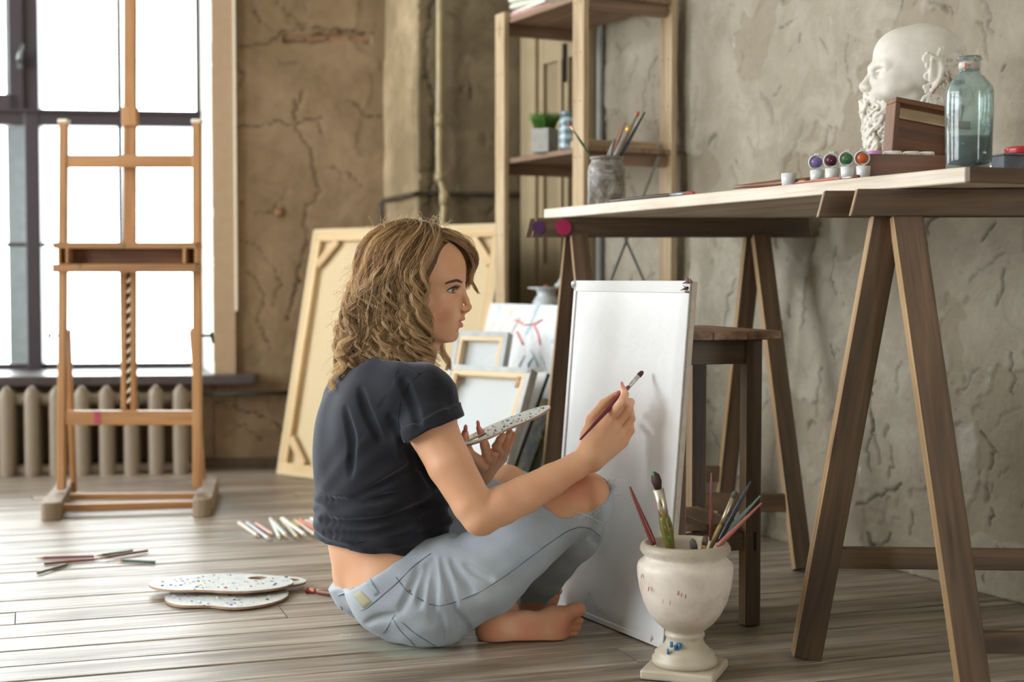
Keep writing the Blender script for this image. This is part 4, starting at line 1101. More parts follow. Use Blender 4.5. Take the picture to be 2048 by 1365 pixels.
# palettes
def outline(kind, a, b, n=64):
    pts = []
    for k in range(n):
        t = 2 * PI * k / n; x, y = a * math.cos(t), b * math.sin(t)
        if kind == 'kidney': y -= 0.22 * b * math.exp(-((x / a + 0.15) / 0.35) ** 2) * (1 if y < 0 else 0) * -1
        pts.append((x, y))
    return pts
def palette_mat(seed):
    t = NT('used_palette'); off = (seed * 1.7, seed * 0.9, 0)
    mp = t.coords((1, 1, 1)); n1 = t.noise(mp, 30 + seed, 5, 0.75, 2.0)
    d, c = t.voro(t.coords((1, 1, 1)), 75); 
    hs = t.n.new('ShaderNodeHueSaturation'); hs.inputs['Saturation'].default_value = 1.1; hs.inputs['Value'].default_value = 0.9; t.ln(c, hs.inputs['Color'])
    big = t.noise(t.coords((1, 1, 1)), 9, 4, 0.6, 1.5); k = t.noise(t.coords((1, 1, 1), rot=(0, 0, 0.5)), 48, 6, 0.75, 2.5); k2 = t.noise(t.coords((1, 2.5, 1), rot=(0, 0, -0.4)), 60, 5, 0.75, 2.0)
    hs.inputs['Saturation'].default_value = 0.8
    base = t.ramp(n1, [(0.35, '#b9cfd0'), (0.45, '#e3e8e5'), (0.6, '#eceeea'), (0.72, '#c3d3dd')])
    cc = t.mix(t.math('MULTIPLY', t.ramp(k, [(0.54, 0.0), (0.60, 1.0)]), t.ramp(big, [(0.45, 0.15), (0.6, 0.85)])), base, '#5f8fc4' if seed in (1, 2) else ('#9db4ae' if seed == 5 else '#8fc0a8'))
    cc = t.mix(t.ramp(k2, [(0.60, 0.0), (0.64, 0.75)]), cc, '#2f5f55'); cc = t.mix(t.ramp(t.noise(t.coords((1, 1, 1)), 130, 3, 0.7), [(0.66, 0.0), (0.69, 0.8)]), cc, hs.outputs[0])
    t.color(cc); t.set(Roughness=0.35); t.bump(n1, 0.8, 0.004); t.bump(k, 0.6, 0.003)
    return t.m
M['pal_edge'] = plain('palette_plywood', '#a9876a', 0.6, 0.2, 40)
def palette(c, ex, ey, a, b, th, label, seed, group, hole=(-0.6, 0.35), nblobs=60, slot=False):
    ex = Vector(ex).normalized(); ey = Vector(ey); ey = (ey - ex * ey.dot(ex)).normalized(); ez = ex.cross(ey)
    if ez.z < 0: ez = -ez
    fm = frame_m(c, ex, ey, ez); o = empty('palette', c, label, 'palette', group)
    me_out = outline('kidney', a, b, 56); hx, hy, hr = hole[0] * a, hole[1] * b, 0.016
    hol = [(hx + hr * 1.3 * math.cos(2 * PI * k / 24), hy + hr * math.sin(2 * PI * k / 24)) for k in range(24)]
    import bmesh
    bm = bmesh.new()
    vo = [bm.verts.new((x, y, 0)) for x, y in me_out]; vh = [bm.verts.new((x, y, 0)) for x, y in hol]
    eo = [bm.edges.new((vo[i], vo[(i + 1) % len(vo)])) for i in range(len(vo))]; eh = [bm.edges.new((vh[i], vh[(i + 1) % len(vh)])) for i in range(len(vh))]
    bmesh.ops.triangle_fill(bm, use_beauty=True, edges=eo + eh)
    top = list(bm.faces)
    for f in top:
        if f.normal.z < 0: f.normal_flip()
    r = bmesh.ops.extrude_face_region(bm, geom=top)
    for v in [g for g in r['geom'] if isinstance(g, bmesh.types.BMVert)]: v.co.z += th
    bmesh.ops.recalc_face_normals(bm, faces=bm.faces)
    me = bpy.data.meshes.new('board'); bm.to_mesh(me); bm.free()
    me.materials.append(M['pal_edge']); me.materials.append(palette_mat(seed))
    for p in me.polygons:
        if p.normal.z > 0.9: p.material_index = 1
    link('board', me, None, o, fm)
    rr = random.Random(seed); m = MB()
    pal = []
    for k in range(nblobs):
        for _ in range(30):
            x, y = rr.uniform(-a, a) * 0.88, rr.uniform(-b, b) * 0.86
            if (x / a) ** 2 + (y / b) ** 2 < 0.74 and math.hypot(x - hx, y - hy) > 0.03: break
        pal.append((x, y, rr.uniform(0.0012, 0.0038 if seed != 5 else 0.0022), rr.uniform(0.001, 0.0022)))
    cols = ['#27478a', '#3f7f6b', '#dfe6e6', '#b5402f', '#d9b23d', '#25342c', '#7fb0c9', '#e9ecea', '#3a63b5']
    for q, colr in enumerate(cols):
        mm = MB()
        for (x, y, r0, h0) in pal[q::len(cols)]:
            n = 9; rings = []
            for zz, k_ in ((0, 1.0), (0.5, 0.85), (0.9, 0.45), (1.0, 0.1)):
                rings.append([Vector((x + r0 * k_ * math.cos(2 * PI * j / n) * (1 + 0.25 * math.sin(j * 2.3 + x * 99)), y + r0 * k_ * math.sin(2 * PI * j / n) * (1 + 0.25 * math.cos(j * 1.7)), th + h0 * zz)) for j in range(n)])
            mm.rings(rings)
        if mm.v: p_ = mm.build('paint_dabs', pmat('oil_' + colr[1:], colr, 0.3), o, fm); p_['kind'] = 'stuff'
    return o, fm
GP = 'palettes lying on the floor behind the woman'
def pal_floor(xl, xr, y_mid, yfront, yback, z, label, seed, hole, tilt=0.0, b=None):
    l = gnd(xl, y_mid, z); r = gnd(xr, y_mid, z); cf = gnd((xl + xr) / 2, yfront, z); cb = gnd((xl + xr) / 2, yback, z)
    c = (cf + cb) / 2; a = (r.x - l.x) / 2 * (c.y / l.y)
    return palette(c, (1, tilt, 0), (0, 1, 0), a, b or (cb.y - cf.y) / 2, 0.005, label, seed, GP, hole)
pal_floor(478, 612, 1166, 1178, 1157, 0.0085, 'greenish paint smeared palette, farthest of the three on the floor', 3, (0.5, 0.2))
pal_floor(333, 576, 1196, 1223, 1170, 0.002, 'pale blue smeared palette, nearest of the three, half under the big one', 2, (-0.3, 0.75), -0.02)
pal_floor(300, 586, 1170, 1190, 1152, 0.016, 'largest paint covered palette, lying on top of the two others on the floor', 1, (0.45, 0.5))

# ------------------------------------------------------------------ urn with brushes
UY = 2.36; UC = gnd(1369, 1372); UC = Vector((UC.x * (UC.y + 0.07) / UC.y, UC.y + 0.07, 0))
us = UC.y / FPX                                  # metres per pixel at the urn
um = NT('weathered_white_urn'); n1 = um.noise(um.coords((1, 1, 1)), 14, 6, 0.65); n2 = um.noise(um.coords((1, 1, 1)), 60, 5, 0.7); n3 = um.noise(um.coords((1, 1, 1.0)), 30, 3, 0.6)
cc = um.ramp(n1, [(0.32, '#bfb3a4'), (0.5, '#d6ccc0'), (0.65, '#ded6cb')])
cc = um.mix(um.ramp(n2, [(0.66, 0.0), (0.72, 0.6)]), cc, '#6a5d4c')
sepz = um.n.new('ShaderNodeSeparateXYZ'); um.ln(um.tc.outputs['Object'], sepz.inputs[0])
rimk = um.ramp(sepz.outputs['Z'], [(0.205, 0.0), (0.218, 0.75)])
cc = um.mix(rimk, cc, '#958a72')
footk = um.ramp(sepz.outputs['Z'], [(0.085, 0.7), (0.105, 0.0)]); cc = um.mix(footk, cc, '#b0a68d')
cc = um.mix(um.ramp(n3, [(0.70, 0.0), (0.72, 0.8)]), cc, '#b8584a')
um.color(cc); um.set(Roughness=0.42); um.bump(n1, 0.25, 0.003); um.bump(n2, 0.2, 0.001)
urn = empty('plaster_urn', UC, 'off-white footed urn spattered with paint, full of brushes', 'urn')
def uy(py): return max(0.0, (1366 - py)) * us * 1.0
prof = [(0.0, 0.020 / us if False else 0)]
R_ = lambda px: px * us
Zt = lambda py: CH - (py - HY) / FPX * (UC.y) 
pr = [(0.001, Zt(1336)), (R_(62), Zt(1336)), (R_(66), Zt(1330)), (R_(66), Zt(1322)), (R_(60), Zt(1316)), (R_(61), Zt(1311)), (R_(52), Zt(1304)), (R_(42), Zt(1295)), (R_(38), Zt(1287)), (R_(37), Zt(1281)),
      (R_(40), Zt(1277)), (R_(40), Zt(1272)), (R_(36), Zt(1269)), (R_(44), Zt(1262)), (R_(58), Zt(1250)), (R_(72), Zt(1232)), (R_(84), Zt(1208)), (R_(92), Zt(1180)), (R_(96), Zt(1155)), (R_(97), Zt(1140)), (R_(95), Zt(1130)),
      (R_(88), Zt(1123)), (R_(82), Zt(1119)), (R_(80), Zt(1115)), (R_(86), Zt(1111)), (R_(91), Zt(1104)), (R_(91), Zt(1097)), (R_(87), Zt(1090)), (R_(80), Zt(1088)), (R_(76), Zt(1092)), (R_(74), Zt(1100)), (R_(78), Zt(1130)), (R_(70), Zt(1180)), (R_(40), Zt(1230)), (0.001, Zt(1240))]
m = MB(); m.lathe(pr, (0, 0, 0), 72, caps=False); m.build('bowl', um.m, urn, Matrix.Translation(UC))
m = MB(); bw = R_(76); m.box((0, 0, Zt(1336) / 2 + 0.0005), (bw * 1.95, bw * 1.95, Zt(1336) - 0.001)); bevel(m.build('plinth', um.m, urn, Matrix.Translation(UC) @ Matrix.Rotation(math.radians(-20), 4, 'Z')), 0.004)
m = MB()
for (px, py, r0) in ((1343, 1290, 6), (1359, 1292, 8), (1351, 1296, 5), (1336, 1304, 4)):
    q = atY(px, py, UC.y - R_(40)); m.tube([q + Vector((0, 0, 0.004)), q - Vector((0, 0, 0.004))], R_(r0), 8, flat=0.6)
m.build('blue_paint_mark', pmat('blue_mark', '#1f6f9e', 0.4), urn)
m = MB()
for (px, py, r0, dy) in ((1372, 1116, 4, 0.079), (1368, 1121, 3, 0.077)):
    q = atY(px, py, UC.y - dy * 0.93); m.tube([q + Vector((0.005, 0, 0.003)), q - Vector((0.004, 0, 0.003))], R_(r0) * 0.6, 8, flat=0.5)
m.build('yellow_paint_mark', pmat('yellow_mark', '#cdb64a', 0.4), urn)
m = MB()
for (px, py, r0, ox) in ((1357, 1186, 3, 0), (1372, 1192, 3.5, 0), (1364, 1189, 2.5, 0), (1397, 1178, 3, 0), (1284, 1152, 2, 0), (1298, 1178, 3, 0), (1327, 1203, 1.6, 0), (1341, 1206, 1.6, 0), (1405, 1190, 1.5, 0)):
    dx = (px - 1369) * us; rr_ = R_(94); q = atY(px, py, UC.y - math.sqrt(max(0, rr_ ** 2 - dx ** 2)) * (1.0 if py < 1165 else 0.965))
    m.tube([q + Vector((0.0, 0, 0.003)), q - Vector((0.001, 0, 0.004))], R_(r0) * 0.6, 8, flat=0.6)
m.build('red_paint_mark', pmat('red_mark', '#b8483a', 0.4), urn)
GB = 'brushes standing in the urn'
def ub(bx, by, tx, ty, dyb, dyt, label, **k):
    """stands in the urn: bottom inside, top in the air"""
    top = atY(tx, ty, UC.y + dyt); rim = atY(bx, by, UC.y + dyb); d = (rim - top).normalized(); bot = rim + d * 0.035
    if k.pop('inv', False): return brush(top, bot, label, GB, **k)
    return brush(bot, top, label, GB, **k)
ub(1310, 1094, 1259, 974, -0.03, -0.02, 'dark red brush handle leaning out at the left of the urn', inv=True, handle='#6d2a25', r=0.0048)
o = ub(1341, 1096, 1309, 944, 0.0, 0.0, 'big flat brush caked in green and ochre paint with green tip', handle='#6b6a2c', ferrule='#c9bfae', hair='#3a211c', r=0.0100, hair_r=0.0150, hl=0.18, fl=0.27, flat=0.6)
for (px, py, r0, cc_, dy) in ((1309, 951, 10, '#2f7a4d', -0.007), (1326, 1030, 5, '#c08a3a', -0.011), (1333, 1058, 6, '#a5702f', -0.011), (1340, 1078, 6, '#4d7a35', -0.011), (1322, 1006, 5, '#47703a', -0.009), (1338, 1048, 4, '#3e6b2c', -0.011)):
    q = atY(px, py, UC.y + dy); m = MB(); m.tube([q + Vector((-0.003, 0.002, 0.005)), q + Vector((0.002, 0.002, -0.006))], [R_(r0) * 0.6, R_(r0) * 0.75], 8, flat=0.5); m.build('paint_crust', pmat('crust_' + cc_[1:], cc_, 0.4), o)
ub(1421, 1090, 1423, 946, 0.02, 0.03, 'thin straight dark red handle standing upright in the urn', inv=True, handle='#7a3a30', r=0.0030)
ub(1424, 1092, 1472, 982, 0.0, 0.0, 'paint stained brush with grey bristles leaning right in the urn', handle='#8a7138', ferrule='#a9a288', hair='#4b4a42', r=0.0045, hair_r=0.0050, hl=0.10, fl=0.35)
ub(1432, 1094, 1502, 963, -0.01, 0.0, 'black brush handle leaning right in the urn', inv=True, handle='#1f2430', r=0.0040)
ub(1440, 1080, 1521, 992, 0.01, 0.03, 'grey and green brush handle leaning far right in the urn', inv=True, handle='#5b7467', r=0.0036)
ub(1432, 1096, 1523, 1007, -0.03, -0.03, 'pinkish brush handle lowest at the right side of the urn', inv=True, handle='#9a5a50', r=0.0036)
ub(1408, 1094, 1412, 1072, -0.01, -0.01, 'short stubby brush with ochre ferrule sunk in the urn', handle='#8a6a3a', ferrule='#b08c4a', hair='#5f4a36', r=0.005, hl=0.3, fl=0.3)
ub(1388, 1096, 1384, 1078, -0.02, -0.02, 'short grey bristle brush sunk at the front rim of the urn', handle='#5b5148', ferrule='#8a8478', hair='#524a42', r=0.0060, hl=0.4, fl=0.3)

# ------------------------------------------------------------------ things on the table
def tpt(px, back=0.03, z=None):
    """point on the table top seen at column px, 'back' metres behind the left long edge"""
    z = ZTOP if z is None else z
    n = TS; d = ray(px, 400); p0 = T2 + TS * back
    p = onplane(px, 400, Vector((p0.x, p0.y, 0)), n); p.z = z; return p
def sc(p): return p.y / FPX
# big jar with brushes at the far end
jp = tpt(1213, 0.055); js = sc(jp); Zj = lambda py: CH - (py - HY) * js
jm = NT('paint_smeared_jar'); n1 = jm.noise(jm.coords((1, 1, 1)), 22, 6, 0.7, 1.0); n2 = jm.noise(jm.coords((1, 1, 1)), 9, 4, 0.6)
c_ = jm.ramp(n1, [(0.3, '#37302a'), (0.45, '#5e564c'), (0.58, '#8d8a84'), (0.7, '#b9bab8')]); c_ = jm.mix(jm.ramp(n2, [(0.6, 0.0), (0.68, 0.6)]), c_, '#7a4a38')
jm.color(c_); jm.set(Roughness=0.35); jm.bump(n1, 0.5, 0.003)
jar = empty('jar_of_brushes', jp, 'grey paint smeared glass jar holding brushes at the far table end', 'jar')
rj = 38 * js
m = MB(); m.lathe([(0.001, 0), (rj * 0.92, 0), (rj, 0.004), (rj, Zj(346) - ZTOP), (rj * 0.95, Zj(334) - ZTOP), (rj * 0.82, Zj(326) - ZTOP), (rj * 0.80, Zj(322) - ZTOP), (rj * 0.85, Zj(320) - ZTOP), (rj * 0.85, Zj(315) - ZTOP), (rj * 0.76, Zj(315) - ZTOP), (rj * 0.76, 0.01), (0.001, 0.01)], (0, 0, 0), 40, caps=False)
m.build('glass_body', jm.m, jar, Matrix.Translation(jp))
m = MB(); m.lathe([(rj * 0.86, Zj(321) - ZTOP), (rj * 0.89, Zj(319) - ZTOP), (rj * 0.89, Zj(316) - ZTOP), (rj * 0.83, Zj(315) - ZTOP)], (0, 0, 0), 40, caps=False); m.build('rim', pmat('jar_rim', '#6e675c', 0.3), jar, Matrix.Translation(jp))
GJ = 'brushes standing in the grey jar'
def jb(bx, by, tx, ty, dt, label, inv=False, **k):
    top = atY(tx, ty, jp.y + dt); rim = atY(bx, by, jp.y + dt * 0.3); d = (rim - top).normalized(); bot = rim + d * 0.04
    a, b = (top, bot) if inv else (bot, top); return brush(a, b, label, GJ, **k)
jb(1184, 318, 1136, 244, 0.0, 'green handled brush with orange tip leaning left out of the jar', handle='#2f5a3c', ferrule='#c9a46a', hair='#b0552f', r=0.0026, hl=0.07, fl=0.16)
jb(1220, 316, 1228, 277, 0.0, 'short red and blue brush handle standing in the jar', inv=True, handle='#5b7a86', r=0.0035)
jb(1224, 316, 1250, 245, 0.02, 'rusty pink brush handle standing in the jar', inv=True, handle='#9a6455', r=0.0036)
jb(1228, 317, 1276, 226, -0.01, 'thick grey brush handle with gold band and red end', inv=True, handle='#7d766a', r=0.0065)
q0, q1 = atY(1260, 252, jp.y - 0.008), atY(1254, 264, jp.y - 0.008)
m = MB(); m.tube([q0, q1], 0.0062, 10); o_ = bpy.data.objects['paintbrush']; 
last = [o for o in bpy.data.objects if o.get('label', '').startswith('thick grey brush handle')][0]; m.build('gold_band', pmat('gold_band', '#c9a455', 0.3, metal=0.6), last)
m = MB(); m.tube([atY(1277, 224, jp.y - 0.01), atY(1273, 231, jp.y - 0.01)], [0.004, 0.006], 10); m.build('red_end', pmat('red_end', '#b8594a', 0.3), last)
jb(1238, 317, 1290, 224, 0.03, 'black brush handle, tallest in the jar', inv=True, handle='#23242e', r=0.0042)
jb(1214, 316, 1239, 256, 0.03, 'slim pale wooden brush handle standing in the jar', inv=True, handle='#b08f6e', r=0.003)
# brushes lying on the table
def lay(px0, px1, b0, b1, label, **k):
    r = k.get('r', 0.004); p, q = tpt(px0, b0), tpt(px1, b1); p.z = q.z = ZTOP + r * 1.2; return brush(p, q, label, 'brushes lying on the table', **k)
lay(1218, 1390, 0.012, 0.02, 'long dark brown brush lying on the table edge beside the jar', handle='#3a2a20', ferrule='#8d9196', hair='#8a3a30', r=0.0042)
lay(1290, 1400, 0.05, 0.05, 'thin red handled brush lying behind the dark one', handle='#8a3a34', hair='#9a5a50', r=0.003)
lay(1467, 1640, 0.02, 0.045, 'wide brown brush lying between the jar and the paint pots', handle='#6e4630', ferrule='#7d5a3a', hair='#5a3a2a', r=0.0065)
lay(1590, 1720, 0.015, 0.012, 'thin reddish brush lying in front of the paint pots', handle='#a86a5a', r=0.0028)
# paint pots
pc = pmat('clear_plastic', '#d9dcdc', 0.2)
def pot(px, col, label, lid, back, w=30, dz=0.0):
    p = tpt(px, back); s_ = sc(p); r = w / 2 * s_; h = 20 * s_
    h = 0.024
    o = empty('paint_pot', p, label, 'paint pot', 'small plastic pots of poster paint on the table')
    m = MB(); m.lathe([(0.001, 0), (r * 0.86, 0), (r, h), (r * 0.93, h), (r * 0.8, 0.002), (0.001, 0.002)], (0, 0, 0), 28, caps=False); m.build('cup', pc, o, Matrix.Translation(p))
    m = MB(); m.lathe([(0.001, 0.001), (r * 0.84, 0.001), (r * 0.91, h * 0.85), (0.001, h * 0.85)], (0, 0, 0), 28, caps=False); m.build('paint', pmat('poster_' + col[1:], col, 0.35), o, Matrix.Translation(p))
    if lid:
        n = Vector((-0.25, -0.95, -0.15)).normalized(); cz = h + r * 1.15 + dz; c = p + Vector((0, r * 0.7, cz)); x = n.cross(Vector((0, 0, 1))).normalized(); y = n.cross(x)
        F_ = frame_m(c, x, y, n)
        m = MB(); m.lathe([(0.001, -0.003), (r * 1.05, -0.003), (r * 1.08, 0.002), (r * 0.95, 0.004), (r * 0.93, 0.001), (0.001, 0.001)], (0, 0, 0), 28, caps=False); m.box((0, r * -1.1, 0), (r * 0.7, r * 0.4, 0.004)); m.box((0, r * 1.1, 0), (r * 0.5, r * 0.4, 0.004)); m.build('lid', pc, o, F_)
        m = MB(); m.lathe([(0.001, 0.0005), (r * 0.72, 0.0012), (r * 0.7, 0.003), (0.001, 0.0035)], (0, 0, 0), 24, caps=False); m.build('lid_paint', pmat('poster_' + col[1:], col, 0.35), o, F_)
    return o
pot(1578, '#4a4a46', 'open empty clear paint pot, alone left of the row of lidded pots', False, 0.03, 33)
pot(1634, '#7d6aa5', 'lilac paint pot with raised lid, first of the lidded row', True, 0.03, 29)
pot(1664, '#5a1230', 'dark wine red paint pot with raised lid', True, 0.03, 29)
pot(1695, '#3f6f3c', 'green paint pot with raised lid smeared pale green', True, 0.03, 29)
pot(1726, '#d2622c', 'orange paint pot with raised lid, half hidden by the wooden box', True, 0.045, 29)
m = MB(); p = tpt(1588, 0.018); m.lathe([(0.001, 0), (0.012, 0), (0.010, 0.0035), (0.001, 0.004)], (0, 0, 0), 20, caps=False); tag(m.build('violet_paint_blob', pmat('violet_blob', '#8f6ba5', 0.3), None, Matrix.Translation(p)), 'flat violet blob of paint on the table edge by the empty pot', 'paint')

# wooden paint box, lid, jar lids
bx = tpt(1730, 0.055); Yb = bx.y
ux = Vector((0.98, 0.20, 0)).normalized(); uyv = Vector((-0.20, 0.98, 0)).normalized(); bh = 0.046; bl = 0.20; bd = 0.066
box = empty('wooden_paint_box', bx, 'low wooden paint box beside the glass bottle with white lids on top', 'box')
def bb(name, a0, a1, b0, b1, z0, z1, mat='wood_box', bw=0.001):
    m = MB(); m.box((0, 0, 0), (a1 - a0, b1 - b0, z1 - z0)); c = bx + ux * ((a0 + a1) / 2) + uyv * ((b0 + b1) / 2) + Vector((0, 0, (z0 + z1) / 2))
    # grain along local z: rotate the box so that its long side is z
    o = m.build(name, M[mat], box, frame_m(c, ux, uyv, (0, 0, 1))); 
    if bw: bevel(o, bw)
    return o
beam('front_side', bx + ux * 0 + Vector((0, 0, bh / 2)), bx + ux * bl + Vector((0, 0, bh / 2)), bh, 0.008, (0, 0, 1), M['wood_box'], box, 0.0015)
beam('back_side', bx + uyv * bd + Vector((0, 0, bh / 2)), bx + uyv * bd + ux * bl + Vector((0, 0, bh / 2)), bh, 0.008, (0, 0, 1), M['wood_box'], box, 0.0015)
for a in (0.004, bl - 0.004): beam('end_side', bx + ux * a + uyv * 0.004 + Vector((0, 0, bh / 2)), bx + ux * a + uyv * (bd - 0.004) + Vector((0, 0, bh / 2)), bh - 0.001, 0.008, (0, 0, 1), M['wood_box'], box, 0.001)
bb('bottom', 0.005, bl - 0.005, 0.005, bd - 0.005, 0.001, 0.006); bb('tray', 0.005, bl - 0.005, 0.004, bd - 0.004, bh - 0.006, bh - 0.001)
for i, (px, w, colr, nmn) in enumerate(((1758, 30, '#c58fbf', 'lilac'), (1798, 38, '#dedbd2', 'white, widest'), (1838, 34, '#d8d6cc', 'white, middle'), (1872, 30, '#e6e3da', 'white, right end'))):
    a = (px - 1727) * Yb / FPX / 0.98; p = bx + ux * a + uyv * 0.026 + Vector((0, 0, bh)); r = w / 2 * Yb / FPX
    m = MB(); m.lathe([(0.001, 0), (r * 0.96, 0), (r, 0.002), (r, 0.006), (r * 0.9, 0.008), (0.001, 0.0085)], (0, 0, 0), 28, caps=False)
    tag(m.build('round_cap', pmat('lid_' + colr[1:], colr, 0.4), None, Matrix.Translation(p)), 'flat round %s lid lying on the wooden paint box' % nmn, 'lid', 'round lids on the paint box')
# the propped wooden drawer
def q4(px, py, Y): return atY(px, py, Y)
YA = Yb + 0.12
cTL, cBL, cTR = q4(1783, 197, YA + 0.015), q4(1754, 312, YA - 0.005), q4(1915, 223, YA + 0.055)
exd = (cTR - cTL); W_ = exd.length; exd.normalize(); eyd = (cTL - cBL); eyd = (eyd - exd * eyd.dot(exd)); 
cBL = cTL - eyd * 1.0; H_ = eyd.length; eyd.normalize(); ezd = exd.cross(eyd); ezd = ezd if ezd.y < 0 else -ezd
H_ = (cTL.z - ZTOP - bh * 0) / eyd.z * 0.80 if False else H_
drw = empty('wooden_crate', cBL, 'open brown wooden tray propped upright between plaster head and bottle', 'tray')
def DP(a, b, d=0.0): return cTL + exd * a - eyd * b + ezd * d
Hd = (cTL.z - ZTOP - 0.022) / eyd.z
beam('top_side', DP(0, 0.005, 0.0), DP(W_, 0.005, 0.0), 0.010, 0.034, eyd, M['wood_box'], drw, 0.001)
beam('left_side', DP(0.005, 0.010, 0.0), DP(0.005, Hd, 0.0), 0.010, 0.034, exd, M['wood_box'], drw, 0.001)
beam('right_side', DP(W_ - 0.005, 0.010, 0.0), DP(W_ - 0.005, Hd - 0.0, 0.0), 0.010, 0.034, exd, M['wood_box'], drw, 0.001)
beam('back_panel', DP(0.01, Hd / 2 + 0.01, -0.014), DP(W_ - 0.01, Hd / 2 + 0.01, -0.014), Hd - 0.02, 0.005, eyd, M['wood_box'], drw, 0.0)
beam('inner_strip', DP(0.011, 0.022, -0.008), DP(W_ - 0.011, 0.022, -0.008), 0.020, 0.006, eyd, M['wood_shelf'], drw, 0.0)

# glass bottle
bp = Vector((T2.x, T2.y, ZTOP)) + TS * 0.06 + TD * 0.045
bq = onplane(1936, 400, Vector((bp.x, bp.y, 0)), (0, 1, 0)); bp.x = bq.x; bs = bp.y / FPX
Zb = lambda py: (CH - (py - HY) * bs) - ZTOP
bt = NT('greenish_glass'); bt.color('#c9dfdc'); bt.set(Roughness=0.05, IOR=1.45); bt.b.inputs['Transmission Weight'].default_value = 0.93
bn = bt.noise(bt.coords((1, 1, 1.6)), 30, 5, 0.7); bt.ln(bt.ramp(bn, [(0.55, 0.02), (0.70, 0.35)]), bt.b.inputs['Roughness'])
bt.color(bt.ramp(bt.noise(bt.coords((1, 1, 0.5)), 14, 4, 0.6), [(0.4, '#eaf5f3'), (0.6, '#c4e4e6')]))
bot = empty('glass_bottle', bp, 'tall greenish glass bottle with paint stained neck at the table corner', 'bottle')
rb = 47 * bs
hT = Zb(117)
m = MB(); outer = [(0.001, 0), (rb * 0.86, 0), (rb * 0.93, 0.004), (rb * 0.95, Zb(320)), (rb, Zb(210)), (rb * 0.99, Zb(190)), (rb * 0.93, Zb(176)), (rb * 0.76, Zb(166)), (rb * 0.66, Zb(162)), (rb * 0.62, Zb(157)), (rb * 0.46, Zb(153)), (rb * 0.42, Zb(148)), (rb * 0.42, Zb(127)), (rb * 0.52, Zb(124)), (rb * 0.54, Zb(119)), (rb * 0.46, hT)]
inner = [(rb * 0.35, hT), (rb * 0.35, Zb(150)), (rb * 0.58, Zb(158)), (rb * 0.86, Zb(178)), (rb * 0.93, Zb(200)), (rb * 0.87, 0.012), (0.001, 0.008)]
m.lathe(outer + inner, (0, 0, 0), 56, caps=False); m.build('glass_body', bt.m, bot, Matrix.Translation(bp))
lq = NT('dirty_paint_water'); ln_ = lq.noise(lq.coords((1, 1, 3)), 12, 4, 0.6); lq.color(lq.ramp(ln_, [(0.35, '#3f3236'), (0.65, '#6a5a5c')])); lq.set(Roughness=0.4)
m = MB(); m.lathe([(0.001, 0.009), (rb * 0.84, 0.013), (rb * 0.865, Zb(283)), (0.001, Zb(281))], (0, 0, 0), 48, caps=False); m.build('dried_paint', lq.m, bot, Matrix.Translation(bp))
m = MB(); m.lathe([(rb * 0.435, Zb(129)), (rb * 0.46, Zb(134)), (rb * 0.455, Zb(140)), (rb * 0.43, Zb(143))], (0, 0, 0), 32, caps=False); m.build('neck_stain', pmat('pink_neck_stain', '#b9b0a6', 0.4, 0.4), bot, Matrix.Translation(bp))
for (px, py, w, h, cc_) in ((1931, 132, 3, 6, '#b53a2c'), (1950, 120, 4, 2, '#b86a3c'), (1974, 230, 2, 3, '#d0bf3a')):
    dx = (px - 1936) * bs; rr_ = rb * (0.47 if py < 150 else 1.0); q = atY(px, py, bp.y - math.sqrt(max(0, rr_ ** 2 - dx ** 2))); m = MB(); m.tube([q + Vector((0, 0, h * bs)), q - Vector((0, 0, h * bs))], w * bs, 8, flat=0.5); m.build('paint_stain', pmat('stain_' + cc_[1:], cc_, 0.4), bot)
# dark box with red tin
gb = bp + TS * 0.13 + TD * 0.03; gb = onplane(2032, 320, Vector((0, gb.y + 0.05, 0)), (0, 1, 0)); gb.z = ZTOP
m = MB(); m.box((0, 0, 0.016), (0.085, 0.06, 0.032)); o = m.build('slate_grey_box', pmat('slate_box', '#4a4f55', 0.6, 0.3), None, Matrix.Translation(gb) @ Matrix.Rotation(0.25, 4, 'Z')); bevel(o, 0.003)
tag(o, 'slate grey flat box right of the glass bottle', 'box')
lidg = MB(); lidg.box((0, 0, 0.0335), (0.087, 0.062, 0.003)); bevel(lidg.build('lid', pmat('slate_lid', '#5d6268', 0.6, 0.3), o, Matrix.Translation(gb) @ Matrix.Rotation(0.25, 4, 'Z')), 0.001)
m = MB(); p = Vector((gb.x + 0.012, gb.y, ZTOP + 0.035)); m.lathe([(0.001, 0), (0.028, 0), (0.030, 0.003), (0.029, 0.006), (0.031, 0.009), (0.026, 0.013), (0.001, 0.013)], (0, 0, 0), 28, caps=False)
tag(m.build('red_tin', pmat('red_tin', '#a8252c', 0.3, 0.2), None, Matrix.Translation(p)), 'flat red tin lying on the slate grey box', 'tin')
